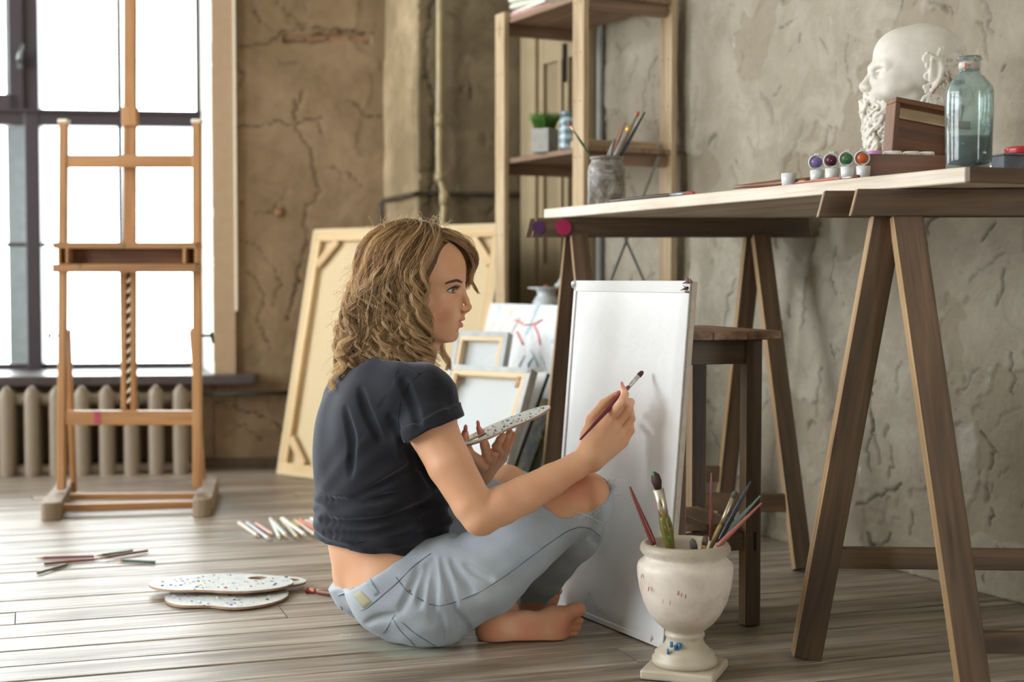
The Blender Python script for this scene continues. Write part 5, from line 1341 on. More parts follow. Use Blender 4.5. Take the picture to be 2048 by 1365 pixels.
# ------------------------------------------------------------------ things on the rack
pq_ = PL + uD * 0.06 - uM * 0.11; 
pl_c = onplane(1090, 290, Vector((0, 4.14, 0)), (0, 1, 0)); pl_c = Vector((pl_c.x, 4.16, ZM)); k_ = 4.14 / FPX
w_ = 52 * k_
planter = empty('concrete_planter', pl_c, 'square concrete planter with fine green grass on the middle shelf', 'planter')
hh = 48 * k_
m = MB(); w2_ = w_ * 0.78 / 2; mrot = Matrix.Rotation(math.radians(40), 4, 'Z')
m.box((0, 0, hh / 2), (w2_ * 2, w2_ * 2, hh)); bevel(m.build('pot', plain('concrete', '#9a9a94', 0.85, 0.12, 50), planter, Matrix.Translation(pl_c) @ Matrix.Rotation(-0.55, 4, 'Z')), 0.003)
m = MB(); rg = random.Random(2)
for i in range(420):
    a = rg.uniform(0, 2 * PI); r = w2_ * 0.95 * math.sqrt(rg.random()); x, y = r * math.cos(a), r * math.sin(a); L = rg.uniform(0.025, 0.048); o2 = 0.55
    tip = Vector((x * (1 + o2 * 1.2) + rg.uniform(-0.012, 0.012), y * (1 + o2) + rg.uniform(-0.012, 0.012), hh + L)); b0 = Vector((x, y, hh - 0.004)); mid = (b0 + tip) / 2 + Vector((0, 0, 0.008))
    m.tube([b0, mid, tip], [0.0012, 0.001, 0.0003], 3)
g_ = m.build('grass', plain('grass_green', '#4f7d2f', 0.6, 0.35, 40), planter, Matrix.Translation(pl_c)); g_['kind'] = 'stuff'
jx = Vector((atY(1137, 290, 4.02).x, 4.06, ZM)); kj = 4.03 / FPX; rj2 = 18 * kj
gj = NT('striped_jar_glass'); gz = gj.n.new('ShaderNodeTexWave'); gz.bands_direction = 'Z'; gz.inputs['Scale'].default_value = 14; gz.inputs['Distortion'].default_value = 4; gj.ln(gj.tc.outputs['Object'], gz.inputs['Vector'])
gj.color(gj.ramp(gz.outputs['Fac'], [(0.2, '#5f7782'), (0.6, '#8399a2'), (0.9, '#a3b4ba')])); gj.set(Roughness=0.15)
jar2 = empty('glass_jar', jx, 'bluish striped glass jar beside the planter behind the shelf post', 'jar')
hj = 76 * kj
m = MB(); m.lathe([(0.001, 0), (rj2 * 0.95, 0), (rj2, 0.004), (rj2, hj * 0.72), (rj2 * 0.82, hj * 0.84), (rj2 * 0.80, hj * 0.9), (rj2 * 0.74, hj * 0.9), (rj2 * 0.74, 0.01), (0.001, 0.01)], (0, 0, 0), 36, caps=False); m.build('glass_body', gj.m, jar2, Matrix.Translation(jx))
m = MB(); m.lathe([(0.001, hj), (rj2 * 0.84, hj), (rj2 * 0.88, hj * 0.97), (rj2 * 0.88, hj * 0.89), (0.001, hj * 0.89)], (0, 0, 0), 36, caps=False); m.build('lid', pmat('jar_lid_grey', '#76858c', 0.35, metal=0.4), jar2, Matrix.Translation(jx))
# board lying on the middle shelf by the near end
a, b = onplane(1178, 284, PR - uM * 0.02, -uM), onplane(1325, 294, PR - uM * 0.02, -uM); 
a = PM + uD * 0.02 + uM * 0.06; b = PR + uM * 0.06 - uD * 0.02; a.z = b.z = ZM + 0.012
tag(beam('loose_pine_board', a, b, 0.022, 0.075, (0, 0, 1), M['wood_shelf'], None, 0.002), 'short pine board lying on the middle shelf behind the jar of brushes', 'board')
# stack of paper on the top shelf
GS = 'sketch pads stacked on the top shelf'
z = ZT + 0.001; sp_ = PL + uD * 0.10 - uM * 0.13
for i, (h, cc_, wv, rot) in enumerate(((0.012, '#b98f8c', 0.22, 0.1), (0.010, '#e0ddd2', 0.23, -0.05), (0.014, '#d5d2c6', 0.21, 0.16), (0.007, '#a9b59a', 0.22, 0.02), (0.012, '#e4e2da', 0.23, 0.10), (0.012, '#dcd9cf', 0.22, -0.08))):
    m = MB(); m.box((0, 0, h / 2), (wv, 0.16, h)); o = m.build('sketch_pad', pmat('pad_' + cc_[1:], cc_, 0.8), None, Matrix.Translation(Vector((sp_.x, sp_.y, z))) @ Matrix.Rotation(math.atan2(uM.y, uM.x) + rot, 4, 'Z'))
    bevel(o, h * 0.35); z += h + 0.0005
    tag(o, ['pinkish pad at the bottom of the paper stack on the top shelf', 'white pad second from the bottom of the paper stack', 'cream pad third from the bottom of the paper stack', 'thin green pad in the middle of the paper stack', 'white pad second from the top of the paper stack', 'ivory pad on top of the paper stack on the shelf'][i], 'pad', GS)
# white ceramic candle holder on the low shelf
vx = atY(1092, 612, 4.185); vx.z = ZL + 0.0015; kv = 4.185 / FPX
vase = empty('ceramic_candle_holder', vx, 'white ceramic holder with wide flat rim and side spout on the low shelf', 'vase')
Zv = lambda py: (CH - (py - HY) * kv) - ZL
ce = plain('grey_white_ceramic', '#c3c8cc', 0.25, 0.1, 20)
m = MB(); m.lathe([(0.001, 0), (25 * kv, 0), (27 * kv, Zv(606)), (22 * kv, Zv(598)), (17 * kv, Zv(590)), (19 * kv, Zv(584)), (20 * kv, Zv(582)), (36 * kv, Zv(578)), (37 * kv, Zv(576)), (34 * kv, Zv(575.5)), (16 * kv, Zv(579)), (0.001, Zv(580))], (0, 0, 0), 40, caps=False); m.build('body', ce, vase, Matrix.Translation(vx))
m = MB(); b0 = vx + Vector((22 * kv, 0, Zv(576))); m.tube([b0, b0 + Vector((6 * kv, 0, 8 * kv)), b0 + Vector((9 * kv, 0, 22 * kv))], [7 * kv, 5 * kv, 2 * kv], 12); m.build('spout', ce, vase)
m = MB(); m.lathe([(6 * kv, Zv(578)), (5 * kv, Zv(571)), (0.001, Zv(570))], (0, 0, 0), 16, caps=False); m.build('candle_stub', pmat('candle_stub', '#8a4a3a', 0.5), vase, Matrix.Translation(vx))
# ------------------------------------------------------------------ smooth solid modelling on a grid
class SDF:
    def __init__(self, lo, hi, h):
        self.h = h; self.lo = np.array(lo, float); n = np.ceil((np.array(hi) - self.lo) / h).astype(int) + 1
        self.a = np.full(tuple(n), 0.08, np.float32); self.n = n
        self.ax = [(self.lo[i] + np.arange(n[i]) * h).astype(np.float32) for i in range(3)]
    def region(self, lo, hi):
        s = []
        for i in range(3):
            a = max(0, int((lo[i] - self.lo[i]) / self.h)); b = min(self.n[i], int((hi[i] - self.lo[i]) / self.h) + 2)
            if b <= a: return None
            s.append(slice(a, b))
        return tuple(s)
    def grid(self, s):
        return self.ax[0][s[0]][:, None, None], self.ax[1][s[1]][None, :, None], self.ax[2][s[2]][None, None, :]
    def put(self, s, d, k, op='add'):
        a = self.a[s]; d = d.astype(np.float32)
        if op == 'add':
            if k > 0:
                t = np.clip(0.5 + 0.5 * (a - d) / k, 0, 1); r = a + (d - a) * t - k * t * (1 - t)
            else: r = np.minimum(a, d)
        else:
            if k > 0:
                t = np.clip(0.5 - 0.5 * (a + d) / k, 0, 1); r = a + (-d - a) * t + k * t * (1 - t)
            else: r = np.maximum(a, -d)
        self.a[s] = r
    def cone(self, p0, p1, r0, r1, k=0.01, op='add', sq=None):
        p0 = np.array(p0, float); p1 = np.array(p1, float); m = max(r0, r1) + k + 0.025
        s = self.region(np.minimum(p0, p1) - m, np.maximum(p0, p1) + m)
        if s is None: return self
        X, Y, Z = self.grid(s); d = p1 - p0; L2 = max(1e-12, d.dot(d))
        t = np.clip(((X - p0[0]) * d[0] + (Y - p0[1]) * d[1] + (Z - p0[2]) * d[2]) / L2, 0, 1)
        dx, dy, dz = X - p0[0] - t * d[0], Y - p0[1] - t * d[1], Z - p0[2] - t * d[2]
        if sq is not None:                     # flatten along unit axis sq[0] by factor sq[1]
            ax_, f = np.array(sq[0], float), sq[1]; q = dx * ax_[0] + dy * ax_[1] + dz * ax_[2]
            e = (f - 1.0) * q; dx = dx + e * ax_[0]; dy = dy + e * ax_[1]; dz = dz + e * ax_[2]
            D = np.sqrt(dx * dx + dy * dy + dz * dz) - (r0 + (r1 - r0) * t); 
            D = np.where(D > 0, D, D / max(f, 1.0)) if f > 1 else D
        else: D = np.sqrt(dx * dx + dy * dy + dz * dz) - (r0 + (r1 - r0) * t)
        self.put(s, D, k, op); return self
    def chain(self, pts, rs, k=0.008, **kw):
        for i in range(len(pts) - 1): self.cone(pts[i], pts[i + 1], rs[i], rs[i + 1], k, **kw)
        return self
    def ell(self, c, r, R3=None, k=0.01, op='add'):
        """R3: 3x3 whose columns are the ellipsoid's axes"""
        c = np.array(c, float); r = np.array(r, float); m = r.max() + k + 0.025
        s = self.region(c - m, c + m)
        if s is None: return self
        X, Y, Z = self.grid(s); q = [X - c[0], Y - c[1], Z - c[2]]
        if R3 is not None:
            A = np.array(R3); q = [q[0] * A[0, i] + q[1] * A[1, i] + q[2] * A[2, i] for i in range(3)]
        k0 = np.sqrt((q[0] / r[0]) ** 2 + (q[1] / r[1]) ** 2 + (q[2] / r[2]) ** 2)
        k1 = np.sqrt((q[0] / r[0] ** 2) ** 2 + (q[1] / r[1] ** 2) ** 2 + (q[2] / r[2] ** 2) ** 2)
        D = k0 * (k0 - 1.0) / np.maximum(k1, 1e-6)
        self.put(s, D, k, op); return self
    def plane_cut(self, p, n, k=0.002):
        """keep only the side the normal points away from"""
        X, Y, Z = self.grid((slice(None),) * 3); D = (X - p[0]) * n[0] + (Y - p[1]) * n[1] + (Z - p[2]) * n[2]
        self.a = np.maximum(self.a, D.astype(np.float32)); return self
    def mesh(self, name, smooth=0, iso=0.0):
        g = vdb.FloatGrid(0.08); g.copyFromArray(np.ascontiguousarray(self.a)); 
        pts, tris, quads = g.convertToPolygons(iso, 0.0) if len(g.convertToPolygons(iso, 0.0)) == 3 else (*g.convertToPolygons(iso, 0.0)[:1], np.zeros((0, 3), int), g.convertToPolygons(iso, 0.0)[1])
        pts = np.asarray(pts) * self.h + self.lo
        return make_mesh(name, pts, quads, tris, smooth)
def make_mesh(name, pts, quads, tris=None, smooth=0):
    quads = np.asarray(quads).astype(np.int32).reshape(-1, 4)
    tris = np.zeros((0, 3), np.int32) if tris is None or len(tris) == 0 else np.asarray(tris).astype(np.int32).reshape(-1, 3)
    pts = np.asarray(pts, float)
    if smooth and len(quads):
        e = np.concatenate([quads[:, [0, 1]], quads[:, [1, 2]], quads[:, [2, 3]], quads[:, [3, 0]]])
        if len(tris): e = np.concatenate([e, tris[:, [0, 1]], tris[:, [1, 2]], tris[:, [2, 0]]])
        deg = np.maximum(1, np.bincount(e[:, 0], minlength=len(pts)) + np.bincount(e[:, 1], minlength=len(pts)))
        for it in range(smooth * 2):
            f = 0.5 if it % 2 == 0 else -0.52
            acc = np.stack([np.bincount(e[:, 0], pts[e[:, 1], i], len(pts)) + np.bincount(e[:, 1], pts[e[:, 0], i], len(pts)) for i in range(3)], -1)
            pts = pts + f * (acc / deg[:, None] - pts)
    me = bpy.data.meshes.new(name); nq, nt = len(quads), len(tris)
    me.vertices.add(len(pts)); me.vertices.foreach_set('co', pts.astype(np.float32).ravel())
    me.loops.add(nq * 4 + nt * 3); me.loops.foreach_set('vertex_index', np.concatenate([quads.ravel(), tris.ravel()]).astype(np.int32))
    me.polygons.add(nq + nt); me.polygons.foreach_set('loop_start', np.concatenate([np.arange(nq) * 4, nq * 4 + np.arange(nt) * 3]).astype(np.int32))
    me.update(calc_edges=True); me.shade_smooth(); return me
def mesh_arrays(me):
    p = np.empty(len(me.vertices) * 3, np.float32); me.vertices.foreach_get('co', p); return p.reshape(-1, 3)
def np_(v): return np.array([v[0], v[1], v[2]], float)
# ------------------------------------------------------------------ plaster head on the table
BY = 2.86; kb = BY / FPX
def bk(px, py, dy=0.0):                       # dy in pixels, towards the camera is negative
    p = atY(px, py, BY); return np.array([p.x, p.y + dy * kb, p.z])
zb0 = ZTOP + 0.001
b = SDF(bk(1700, 330, -110) - 0.01, bk(1950, 30, 110) + 0.01, 0.00125)
def be(px, py, dy, rx, ry, rz, k=8, op='add', R3=None): b.ell(bk(px, py, dy), np.array([rx, ry, rz]) * kb, R3, k * kb, op)
def bc(p, q, r0, r1, k=5, op='add'): b.cone(bk(*p), bk(*q), r0 * kb, r1 * kb, k * kb, op)
be(1846, 128, 0, 88, 74, 79, 4); be(1800, 112, 0, 52, 58, 52, 14); be(1792, 165, 0, 54, 54, 62, 14)
be(1826, 215, 0, 62, 50, 62, 16)
for s in (-1, 1):
    bc((1745, 137, 6 * s), (1764, 135, 38 * s), 7, 7, 12); bc((1772, 185, 36 * s), (1800, 180, 48 * s), 12, 8, 12)
    be(1747, 150, 28 * s, 14, 15, 11, 8, 'sub'); be(1764, 152, 28 * s, 12, 14, 10, 3)
    bc((1751, 145, 14 * s), (1762, 146, 42 * s), 2.6, 2.2, 2); bc((1751, 157, 15 * s), (1762, 156, 40 * s), 2.0, 1.6, 2)
    be(1733, 177, 8 * s, 8, 6, 7, 3); be(1729, 184, 5 * s, 5, 3.5, 4, 1.5, 'sub')
    # ear
    c0 = [(1846, 128), (1858, 132), (1862, 148), (1858, 166), (1850, 182), (1843, 190)]
    for (x0, y0), (x1, y1) in zip(c0[:-1], c0[1:]): bc((x0, y0, 76 * s), (x1, y1, 76 * s), 5, 5, 3)
    be(1850, 156, 70 * s, 14, 9, 26, 4); be(1850, 154, 80 * s, 6, 6, 15, 3, 'sub'); bc((1842, 128, 76 * s), (1840, 170, 72 * s), 4, 4, 3)
bc((1744, 146, 0), (1727, 172, 0), 6, 7.5, 5); be(1727, 174, 0, 8, 8, 8, 4); bc((1727, 180, 0), (1738, 187, 0), 5, 5, 3)
be(1757, 205, 0, 30, 40, 24, 10); be(1765, 240, 0, 36, 40, 34, 12)
be(1768, 275, 0, 34, 36, 40, 12); be(1800, 262, 0, 40, 44, 60, 12)
rb_ = random.Random(11)
# moustache and beard locks
for i in range(120):
    ang = rb_.uniform(-1.45, 1.45); t0 = rb_.uniform(0, 1)
    y0 = 200 + 95 * t0; R0 = 37 - 5 * t0
    cx = 1766 + 8 * t0; n = 6; a = ang; pts = []
    ph = rb_.uniform(0, 6.28); L = rb_.uniform(22, 40)
    for q in range(n):
        f = q / (n - 1); aa = a + 0.20 * math.sin(ph + 5.5 * f); rr = R0 + 4 * math.sin(ph + 4 * f) + 4
        pts.append((cx - rr * math.cos(aa), y0 + L * f, -rr * 1.12 * math.sin(aa)))
    for q in range(n - 1):
        r_ = 4.6 * (1 - 0.5 * q / n)
        if pts[q + 1][1] < 318: bc(pts[q], pts[q + 1], r_, r_ * 0.85, 1.6)
for s in (-1, 1):
    for i in range(5):
        pts = [(1731 + 2 * i, 190 + 3 * i, 3 * s), (1733 + 2 * i, 196 + 4 * i, (12 + 2 * i) * s), (1740 + 2 * i, 204 + 5 * i, (22 + 2 * i) * s), (1748, 214 + 6 * i, (30 + i) * s)]
        for p, q in zip(pts[:-1], pts[1:]): bc(p, q, 4.5, 3.6, 1.6)
# curls over the ear and at the back of the head
for i in range(130):
    az = rb_.uniform(0, 1); px = 1828 + 95 * az; py = rb_.uniform(118 if px < 1850 else 95 + 18 * rb_.random(), 215); s = -1 if i % 3 else 1
    cr = rb_.uniform(5, 10); a0 = rb_.uniform(0, 6.28); pts = []
    for q in range(8):
        a = a0 + q * 0.75; r = cr * (1 - q / 10); x, y = px + r * math.cos(a), py + r * math.sin(a)
        u = (x - 1846) / 88; w = (y - 128) / 79; v = max(0.0, 1 - u * u - w * w) if y < 150 else max(0.25, 1 - u * u - 0.10)
        pts.append((x, y, s * (74 * math.sqrt(v) + 0.5)))
    for p, q in zip(pts[:-1], pts[1:]): bc(p, q, 3.0, 2.7, 1.2)
b.plane_cut((0, 0, zb0), (0, 0, -1))
me = b.mesh('plaster_head', 1)
t = NT('white_plaster'); n1 = t.noise(t.coords((1, 1, 1)), 40, 4); t.color(t.ramp(n1, [(0.3, '#cfcac0'), (0.7, '#dcd8cf')])); t.set(Roughness=0.6, **{}); t.b.inputs['Subsurface Weight'].default_value = 0.05; t.b.inputs['Subsurface Radius'].default_value = (0.01, 0.008, 0.006); t.bump(n1, 0.1, 0.001)
hb = empty('plaster_bust', Vector(bk(1820, 300, 0)) * 1.0, 'white plaster head of a bald bearded man seen in profile on the table', 'sculpture'); hb.location.z = ZTOP
link('head', me, t.m, hb)
m = MB(); 
for p_ in ((1853, 182), (1846, 192)):
    q = Vector(bk(p_[0], p_[1], -79)); m.tube([q + Vector((0.002, 0, 0.004)), q - Vector((0.003, 0, 0.005))], [0.002, 0.003], 8, flat=0.5)
m.build('rust_stain', pmat('rust_stain', '#8a4a34', 0.6), hb)
# ------------------------------------------------------------------ the woman
def K(px, py, Y):
    p = atY(px, py, Y); return np.array([p.x, p.y, p.z])
def KZ(px, Y, z):
    p = atY(px, 700, Y); return np.array([p.x, p.y, z])
FA = math.radians(22)
bf = np.array([math.cos(FA), math.sin(FA), 0]); br = np.array([math.sin(FA), -math.cos(FA), 0]); bz = np.array([0, 0, 1.0])
TR3_ = np.stack([bf, br, bz], 1)
def tilt(R3, deg, axis):                       # rotate the frame about one of its own axes
    return np.array(Matrix.Rotation(math.radians(deg), 3, Vector(axis))) @ R3
woman = empty('person', Vector(KZ(800, 2.68, 0.0)), 'woman with wavy blond hair sitting cross-legged on the floor painting, black t-shirt, torn pale jeans', 'person')
RT = tilt(TR3_, 8, tuple(br))                  # torso frame
# --- shared anatomy ------------------------------------------------
hipC = K(792, 1190, 2.745); hipC[2] = 0.125
def torso(s, g, low=True, high=True):
    """torso volumes inflated by g"""
    if high:
        s.ell(K(756, 905, 2.735), (0.103 + g, 0.142 + g, 0.175 + g), tilt(TR3_, 6, tuple(br)), 0.02)
        s.ell(K(782, 800, 2.735), (0.078 + g, 0.150 + g, 0.085 + g), TR3_, 0.03)
        s.ell(K(760, 860, 2.70) + br * 0.055, (0.085 + g, 0.075 + g, 0.13 + g), TR3_, 0.03)
        s.ell(K(850, 905, 2.72) + br * 0.02, (0.045 + g, 0.06 + g, 0.055 + g), TR3_, 0.03)
    if low:
        s.ell(K(752, 1030, 2.735), (0.096 + g, 0.128 + g, 0.12 + g), tilt(TR3_, -4, tuple(br)), 0.03)
        s.ell(K(756, 1110, 2.735), (0.080 + g, 0.116 + g, 0.10 + g), tilt(TR3_, -12, tuple(br)), 0.03)
shR = K(846, 795, 2.60); shL = 2 * K(790, 790, 2.74) - shR
kneeR = K(1160, 1004, 2.645); kneeL = K(1008, 986, 2.99)
hR = hipC + br * 0.088 + np.array([0.02, 0, -0.03]); hL = hipC - br * 0.088 + np.array([0.02, 0, -0.03])
midR = K(962, 1150, 2.645); ankR = K(1062, 1192, 2.85); ankL = K(1004, 1232, 2.735)
calfR = K(1145, 1062, 2.735)
def legs(s, g, k=0.02):
    s.ell(hipC + np.array([0.0, 0, 0.005]), (0.114 + g, 0.146 + g, 0.100 + g), tilt(TR3_, -22, tuple(br)), 0.03)
    for sg, hh in ((1, hR), (-1, hL)):
        c = hipC + br * (0.075 * sg) + np.array([0.0, 0, -0.034]); s.ell(c, (0.108 + g, 0.083 + g, 0.088 + g), TR3_, 0.03)
    s.chain([hR, hR * 0.5 + midR * 0.5, midR, kneeR + np.array([-0.02, 0, -0.002]), kneeR], [0.086 + g, 0.080 + g, 0.071 + g, 0.051 + g, 0.049 + g], k)
    s.ell(kneeR + np.array([0.004, -0.004, 0.006]), (0.050 + g, 0.048 + g, 0.050 + g), None, k)
    s.chain([kneeR + np.array([-0.004, 0.01, -0.012]), calfR, ankR * 0.7 + calfR * 0.3, ankR], [0.046 + g, 0.049 + g, 0.033 + g, 0.027 + g], k)
    midL = (hL + kneeL) / 2 + np.array([0, 0, 0.005])
    s.chain([hL, midL, kneeL], [0.084 + g, 0.070 + g, 0.048 + g], k)
    s.ell(kneeL + np.array([0.006, 0, 0.006]), (0.048 + g, 0.046 + g, 0.048 + g), None, k)
    cl_ = kneeL * 0.65 + ankL * 0.35 + np.array([-0.01, 0, -0.005])
    s.chain([kneeL, cl_, ankL], [0.046 + g, 0.048 + g, 0.027 + g], k)
parts = []
# --- skin: torso and legs -------------------------------------------
s = SDF(K(600, 1330, 2.7) - [0, 0.35, 0.02], K(1300, 700, 2.7) + [0.02, 0.60, 0.06], 0.0045)
torso(s, 0.0); legs(s, -0.008)
s.chain([midR * 0.35 + kneeR * 0.65, kneeR + np.array([-0.02, 0, -0.002]), kneeR], [0.054, 0.050, 0.048], 0.02); s.ell(kneeR + np.array([0.004, -0.004, 0.006]), (0.049, 0.047, 0.049), None, 0.02)
s.chain([kneeL * 0.7 + hL * 0.3, kneeL], [0.055, 0.048], 0.02); s.ell(kneeL + np.array([0.006, 0, 0.006]), (0.047, 0.045, 0.047), None, 0.02)
s.cone(K(800, 740, 2.735), K(812, 700, 2.73), 0.058, 0.050, 0.03)
s.chain([shR, K(866, 850, 2.575)], [0.048, 0.044], 0.03); s.chain([shL, shL + bf * 0.03 - [0, 0, 0.14]], [0.048, 0.040], 0.03)
s.a[:, :, :] = np.maximum(s.a, (0.001 - s.ax[2])[None, None, :])
parts.append(s.mesh('t', 2))
# --- right arm and hand ----------------------------------------------
s = SDF(K(820, 1095, 2.62) - [0.02, 0.20, 0], K(1300, 750, 2.62) + [0.01, 0.15, 0.02], 0.0016)
s.chain([shR, K(866, 862, 2.57), K(900, 930, 2.545), K(945, 1008, 2.525), K(962, 1034, 2.52)], [0.047, 0.0440, 0.0400, 0.0355, 0.0340], 0.006)
s.chain([K(962, 1032, 2.52), K(1003, 1012, 2.53), K(1050, 990, 2.548), K(1105, 960, 2.57), K(1150, 934, 2.588), K(1178, 914, 2.598)], [0.033, 0.0345, 0.033, 0.0285, 0.0240, 0.0225], 0.005)
wR = K(1180, 912, 2.60)
MC = {'i': K(1217, 838, 2.622), 'm': K(1231, 851, 2.638), 'r': K(1241, 867, 2.652), 'l': K(1246, 885, 2.666)}
for q, r1 in (('i', 0.0115), ('m', 0.0118), ('r', 0.0112), ('l', 0.0105)):
    s.cone(wR + (MC[q] - MC['m']) * 0.35, MC[q], 0.0185, r1, 0.011)
s.cone(wR, K(1226, 872, 2.645), 0.020, 0.013, 0.012)
fing = {'i': [K(1244, 805, 2.612), K(1250, 789, 2.632), K(1245, 776, 2.650)], 'm': [K(1257, 819, 2.632), K(1261, 805, 2.662), K(1245, 800, 2.676)],
        'r': [K(1262, 838, 2.652), K(1261, 825, 2.684), K(1246, 820, 2.694)], 'l': [K(1261, 862, 2.672), K(1261, 846, 2.700), K(1248, 841, 2.708)]}
for q, rr_ in (('i', (0.0100, 0.0086, 0.0072, 0.0054)), ('m', (0.0100, 0.0088, 0.0074, 0.0060)), ('r', (0.0096, 0.0084, 0.0070, 0.0058)), ('l', (0.0088, 0.0074, 0.0062, 0.0052))):
    pts = [MC[q]] + fing[q]
    for a_, b_, r0, r1 in zip(pts[:-1], pts[1:], rr_[:-1], rr_[1:]): s.cone(a_, b_, r0, r1, 0.0022)
s.cone(wR - [0.004, 0, -0.004], K(1178, 868, 2.612), 0.019, 0.0145, 0.012)
s.cone(K(1178, 868, 2.612), K(1216, 858, 2.630), 0.012, 0.010, 0.012)
th = [K(1178, 868, 2.612), K(1183, 842, 2.622), K(1207, 810, 2.642), K(1231, 791, 2.654)]
for a_, b_, r0, r1 in zip(th[:-1], th[1:], (0.0145, 0.0118, 0.0096), (0.0115, 0.0096, 0.0060)): s.cone(a_, b_, r0, r1, 0.004)
parts.append(s.mesh('t', 1))
# --- left forearm and hand -------------------------------------------
s = SDF(K(850, 1060, 2.9) - [0.02, 0.18, 0], K(1040, 840, 2.9) + [0.01, 0.14, 0.01], 0.0016)
wL = K(962, 946, 2.835)
s.chain([K(868, 1015, 2.93), K(915, 985, 2.89), wL], [0.034, 0.034, 0.0235], 0.015)
ML = [K(985, 908, 2.795), K(997, 908, 2.815), K(1003, 912, 2.838), K(1004, 918, 2.858)]
for q, p_ in enumerate(ML): s.cone(wL + (p_ - ML[1]) * 0.3, p_, 0.018, 0.0105, 0.011)
for pts, rr_ in (([K(975, 918, 2.795), K(970, 893, 2.785), K(964, 872, 2.782), K(957, 856, 2.780)], (0.0100, 0.0090, 0.0080, 0.0050)),
                 ([K(962, 930, 2.80), K(938, 910, 2.775), K(929, 888, 2.768), K(930, 866, 2.765)], (0.0150, 0.0115, 0.0112, 0.0065)),
                 ([ML[1], K(993, 893, 2.785), K(1000, 880, 2.775), K(1006, 872, 2.772)], (0.0100, 0.0088, 0.0074, 0.006)),
                 ([ML[2], K(1007, 892, 2.82), K(1014, 875, 2.81), K(1020, 864, 2.81)], (0.0098, 0.0086, 0.0072, 0.006)),
                 ([ML[3], K(1014, 898, 2.85), K(1022, 880, 2.85), K(1028, 868, 2.85)], (0.0088, 0.0076, 0.0062, 0.005))):
    for a_, b_, r0, r1 in zip(pts[:-1], pts[1:], rr_[:-1], rr_[1:]): s.cone(a_, b_, r0, r1, 0.003)
parts.append(s.mesh('t', 1))
# --- feet ---------------------------------------------------------------
s = SDF(K(930, 1310, 2.66) - [0.02, 0.06, 0.02], K(1190, 1150, 2.75) + [0.01, 0.28, 0.03], 0.0018)
YF = 2.672; kf = YF / FPX
def f_(px, py, Y=YF): 
    q = K(px, py, Y); return q
s.ell(f_(988, 1262), (0.033, 0.030, 0.030), None, 0.012); s.ell(f_(1050, 1257), (0.060, 0.026, 0.033), None, 0.02); s.ell(f_(1108, 1252), (0.032, 0.024, 0.038), None, 0.015)
s.cone(f_(1128, 1232), f_(1146, 1224), 0.017, 0.0145, 0.010); s.cone(f_(1146, 1224), f_(1158, 1219), 0.0140, 0.0125, 0.006)
for (x0, y0, x1, y1, r) in ((1133, 1245, 1159, 1242, 0.0074), (1131, 1257, 1155, 1256, 0.0070), (1128, 1268, 1150, 1268, 0.0066), (1122, 1279, 1144, 1280, 0.0066)):
    s.cone(f_(x0, y0, YF + 0.004), f_(x1, y1, YF + 0.008), r * 0.9, r, 0.0015)
s.ell(f_(1060, 1248, YF - 0.036), (0.035, 0.014, 0.016), None, 0.02, 'sub')
s.chain([f_(992, 1255), K(1000, 1236, 2.72), ankL, ankL + np.array([0, 0.06, 0.035])], [0.030, 0.030, 0.028, 0.032], 0.02)
YG = 2.875
s.chain([ankR + np.array([0.02, -0.03, 0.045]) * 0.0 + ankR * 0, ankR] if False else [K(1075, 1180, 2.83), ankR], [0.028, 0.028], 0.015)
s.chain([ankR, K(1062, 1202, YG), K(1090, 1196, 2.885)], [0.030, 0.028, 0.026], 0.02)
s.ell(K(1092, 1194, 2.885), (0.024, 0.026, 0.022), None, 0.012)
for (x, y, r) in ((1112, 1172, 0.0085), (1117, 1183, 0.0078), (1112, 1194, 0.0078), (1104, 1204, 0.0078), (1094, 1211, 0.0078)):
    s.cone(K(x - 12, y + 2, 2.88), K(x, y, 2.875), r, r, 0.003)
s.a[:, :, :] = np.maximum(s.a, (0.0015 - s.ax[2])[None, None, :])
parts.append(s.mesh('t', 1))
# --- head ----------------------------------------------------------------
HY0 = 2.722; kh = HY0 / FPX; H0 = K(838, 570, HY0)
YAW = math.radians(-9)
Rh = np.array(Matrix.Rotation(YAW, 3, 'Z'))
def h(px, py, dy=0.0):                        # head-local pixels: px,py in the picture, dy sideways (+ = her left, away)
    l = np.array([(px - 838) * kh, dy * kh, (570 - py) * kh]); return H0 + Rh @ l
s = SDF(H0 - [0.135, 0.11, 0.20], H0 + [0.135, 0.11, 0.13], 0.00105)
def he(px, py, dy, rx, ry, rz, k=8, op='add', R3=None): s.ell(h(px, py, dy), np.array([rx, ry, rz]) * kh, Rh if R3 is None else R3, k * kh, op)
def hc(p, q, r0, r1, k=5, op='add'): s.cone(h(*p), h(*q), r0 * kh, r1 * kh, k * kh, op)
he(831, 541, 0, 96, 76, 80, 5); he(886, 541, 0, 44, 56, 50, 18); he(880, 604, 0, 47, 52, 66, 16)
for g in (-1, 1):
    hc((846, 646, 50 * g), (896, 674, 14 * g), 15, 11, 16); hc((850, 600, 58 * g), (846, 646, 50 * g), 16, 15, 16)
    hc((892, 618, 30 * g), (866, 632, 45 * g), 19, 17, 20)
    hc((918, 562, 8 * g), (904, 561, 42 * g), 9.5, 9, 12)
he(904, 671, 0, 13.5, 17, 13, 9); he(897, 645, 0, 26, 30, 28, 10); he(875, 650, 0, 36, 40, 30, 14)
for g in (-1, 1):
    he(925, 580, 29 * g, 13, 15, 10.5, 9, 'sub')
hc((925, 574, 0), (934, 600, 0), 5.0, 5.2, 7); hc((934, 600, 0), (938, 613, 0), 5.2, 6.2, 4); he(937.5, 615.0, 0, 7.2, 8.5, 7.0, 4)
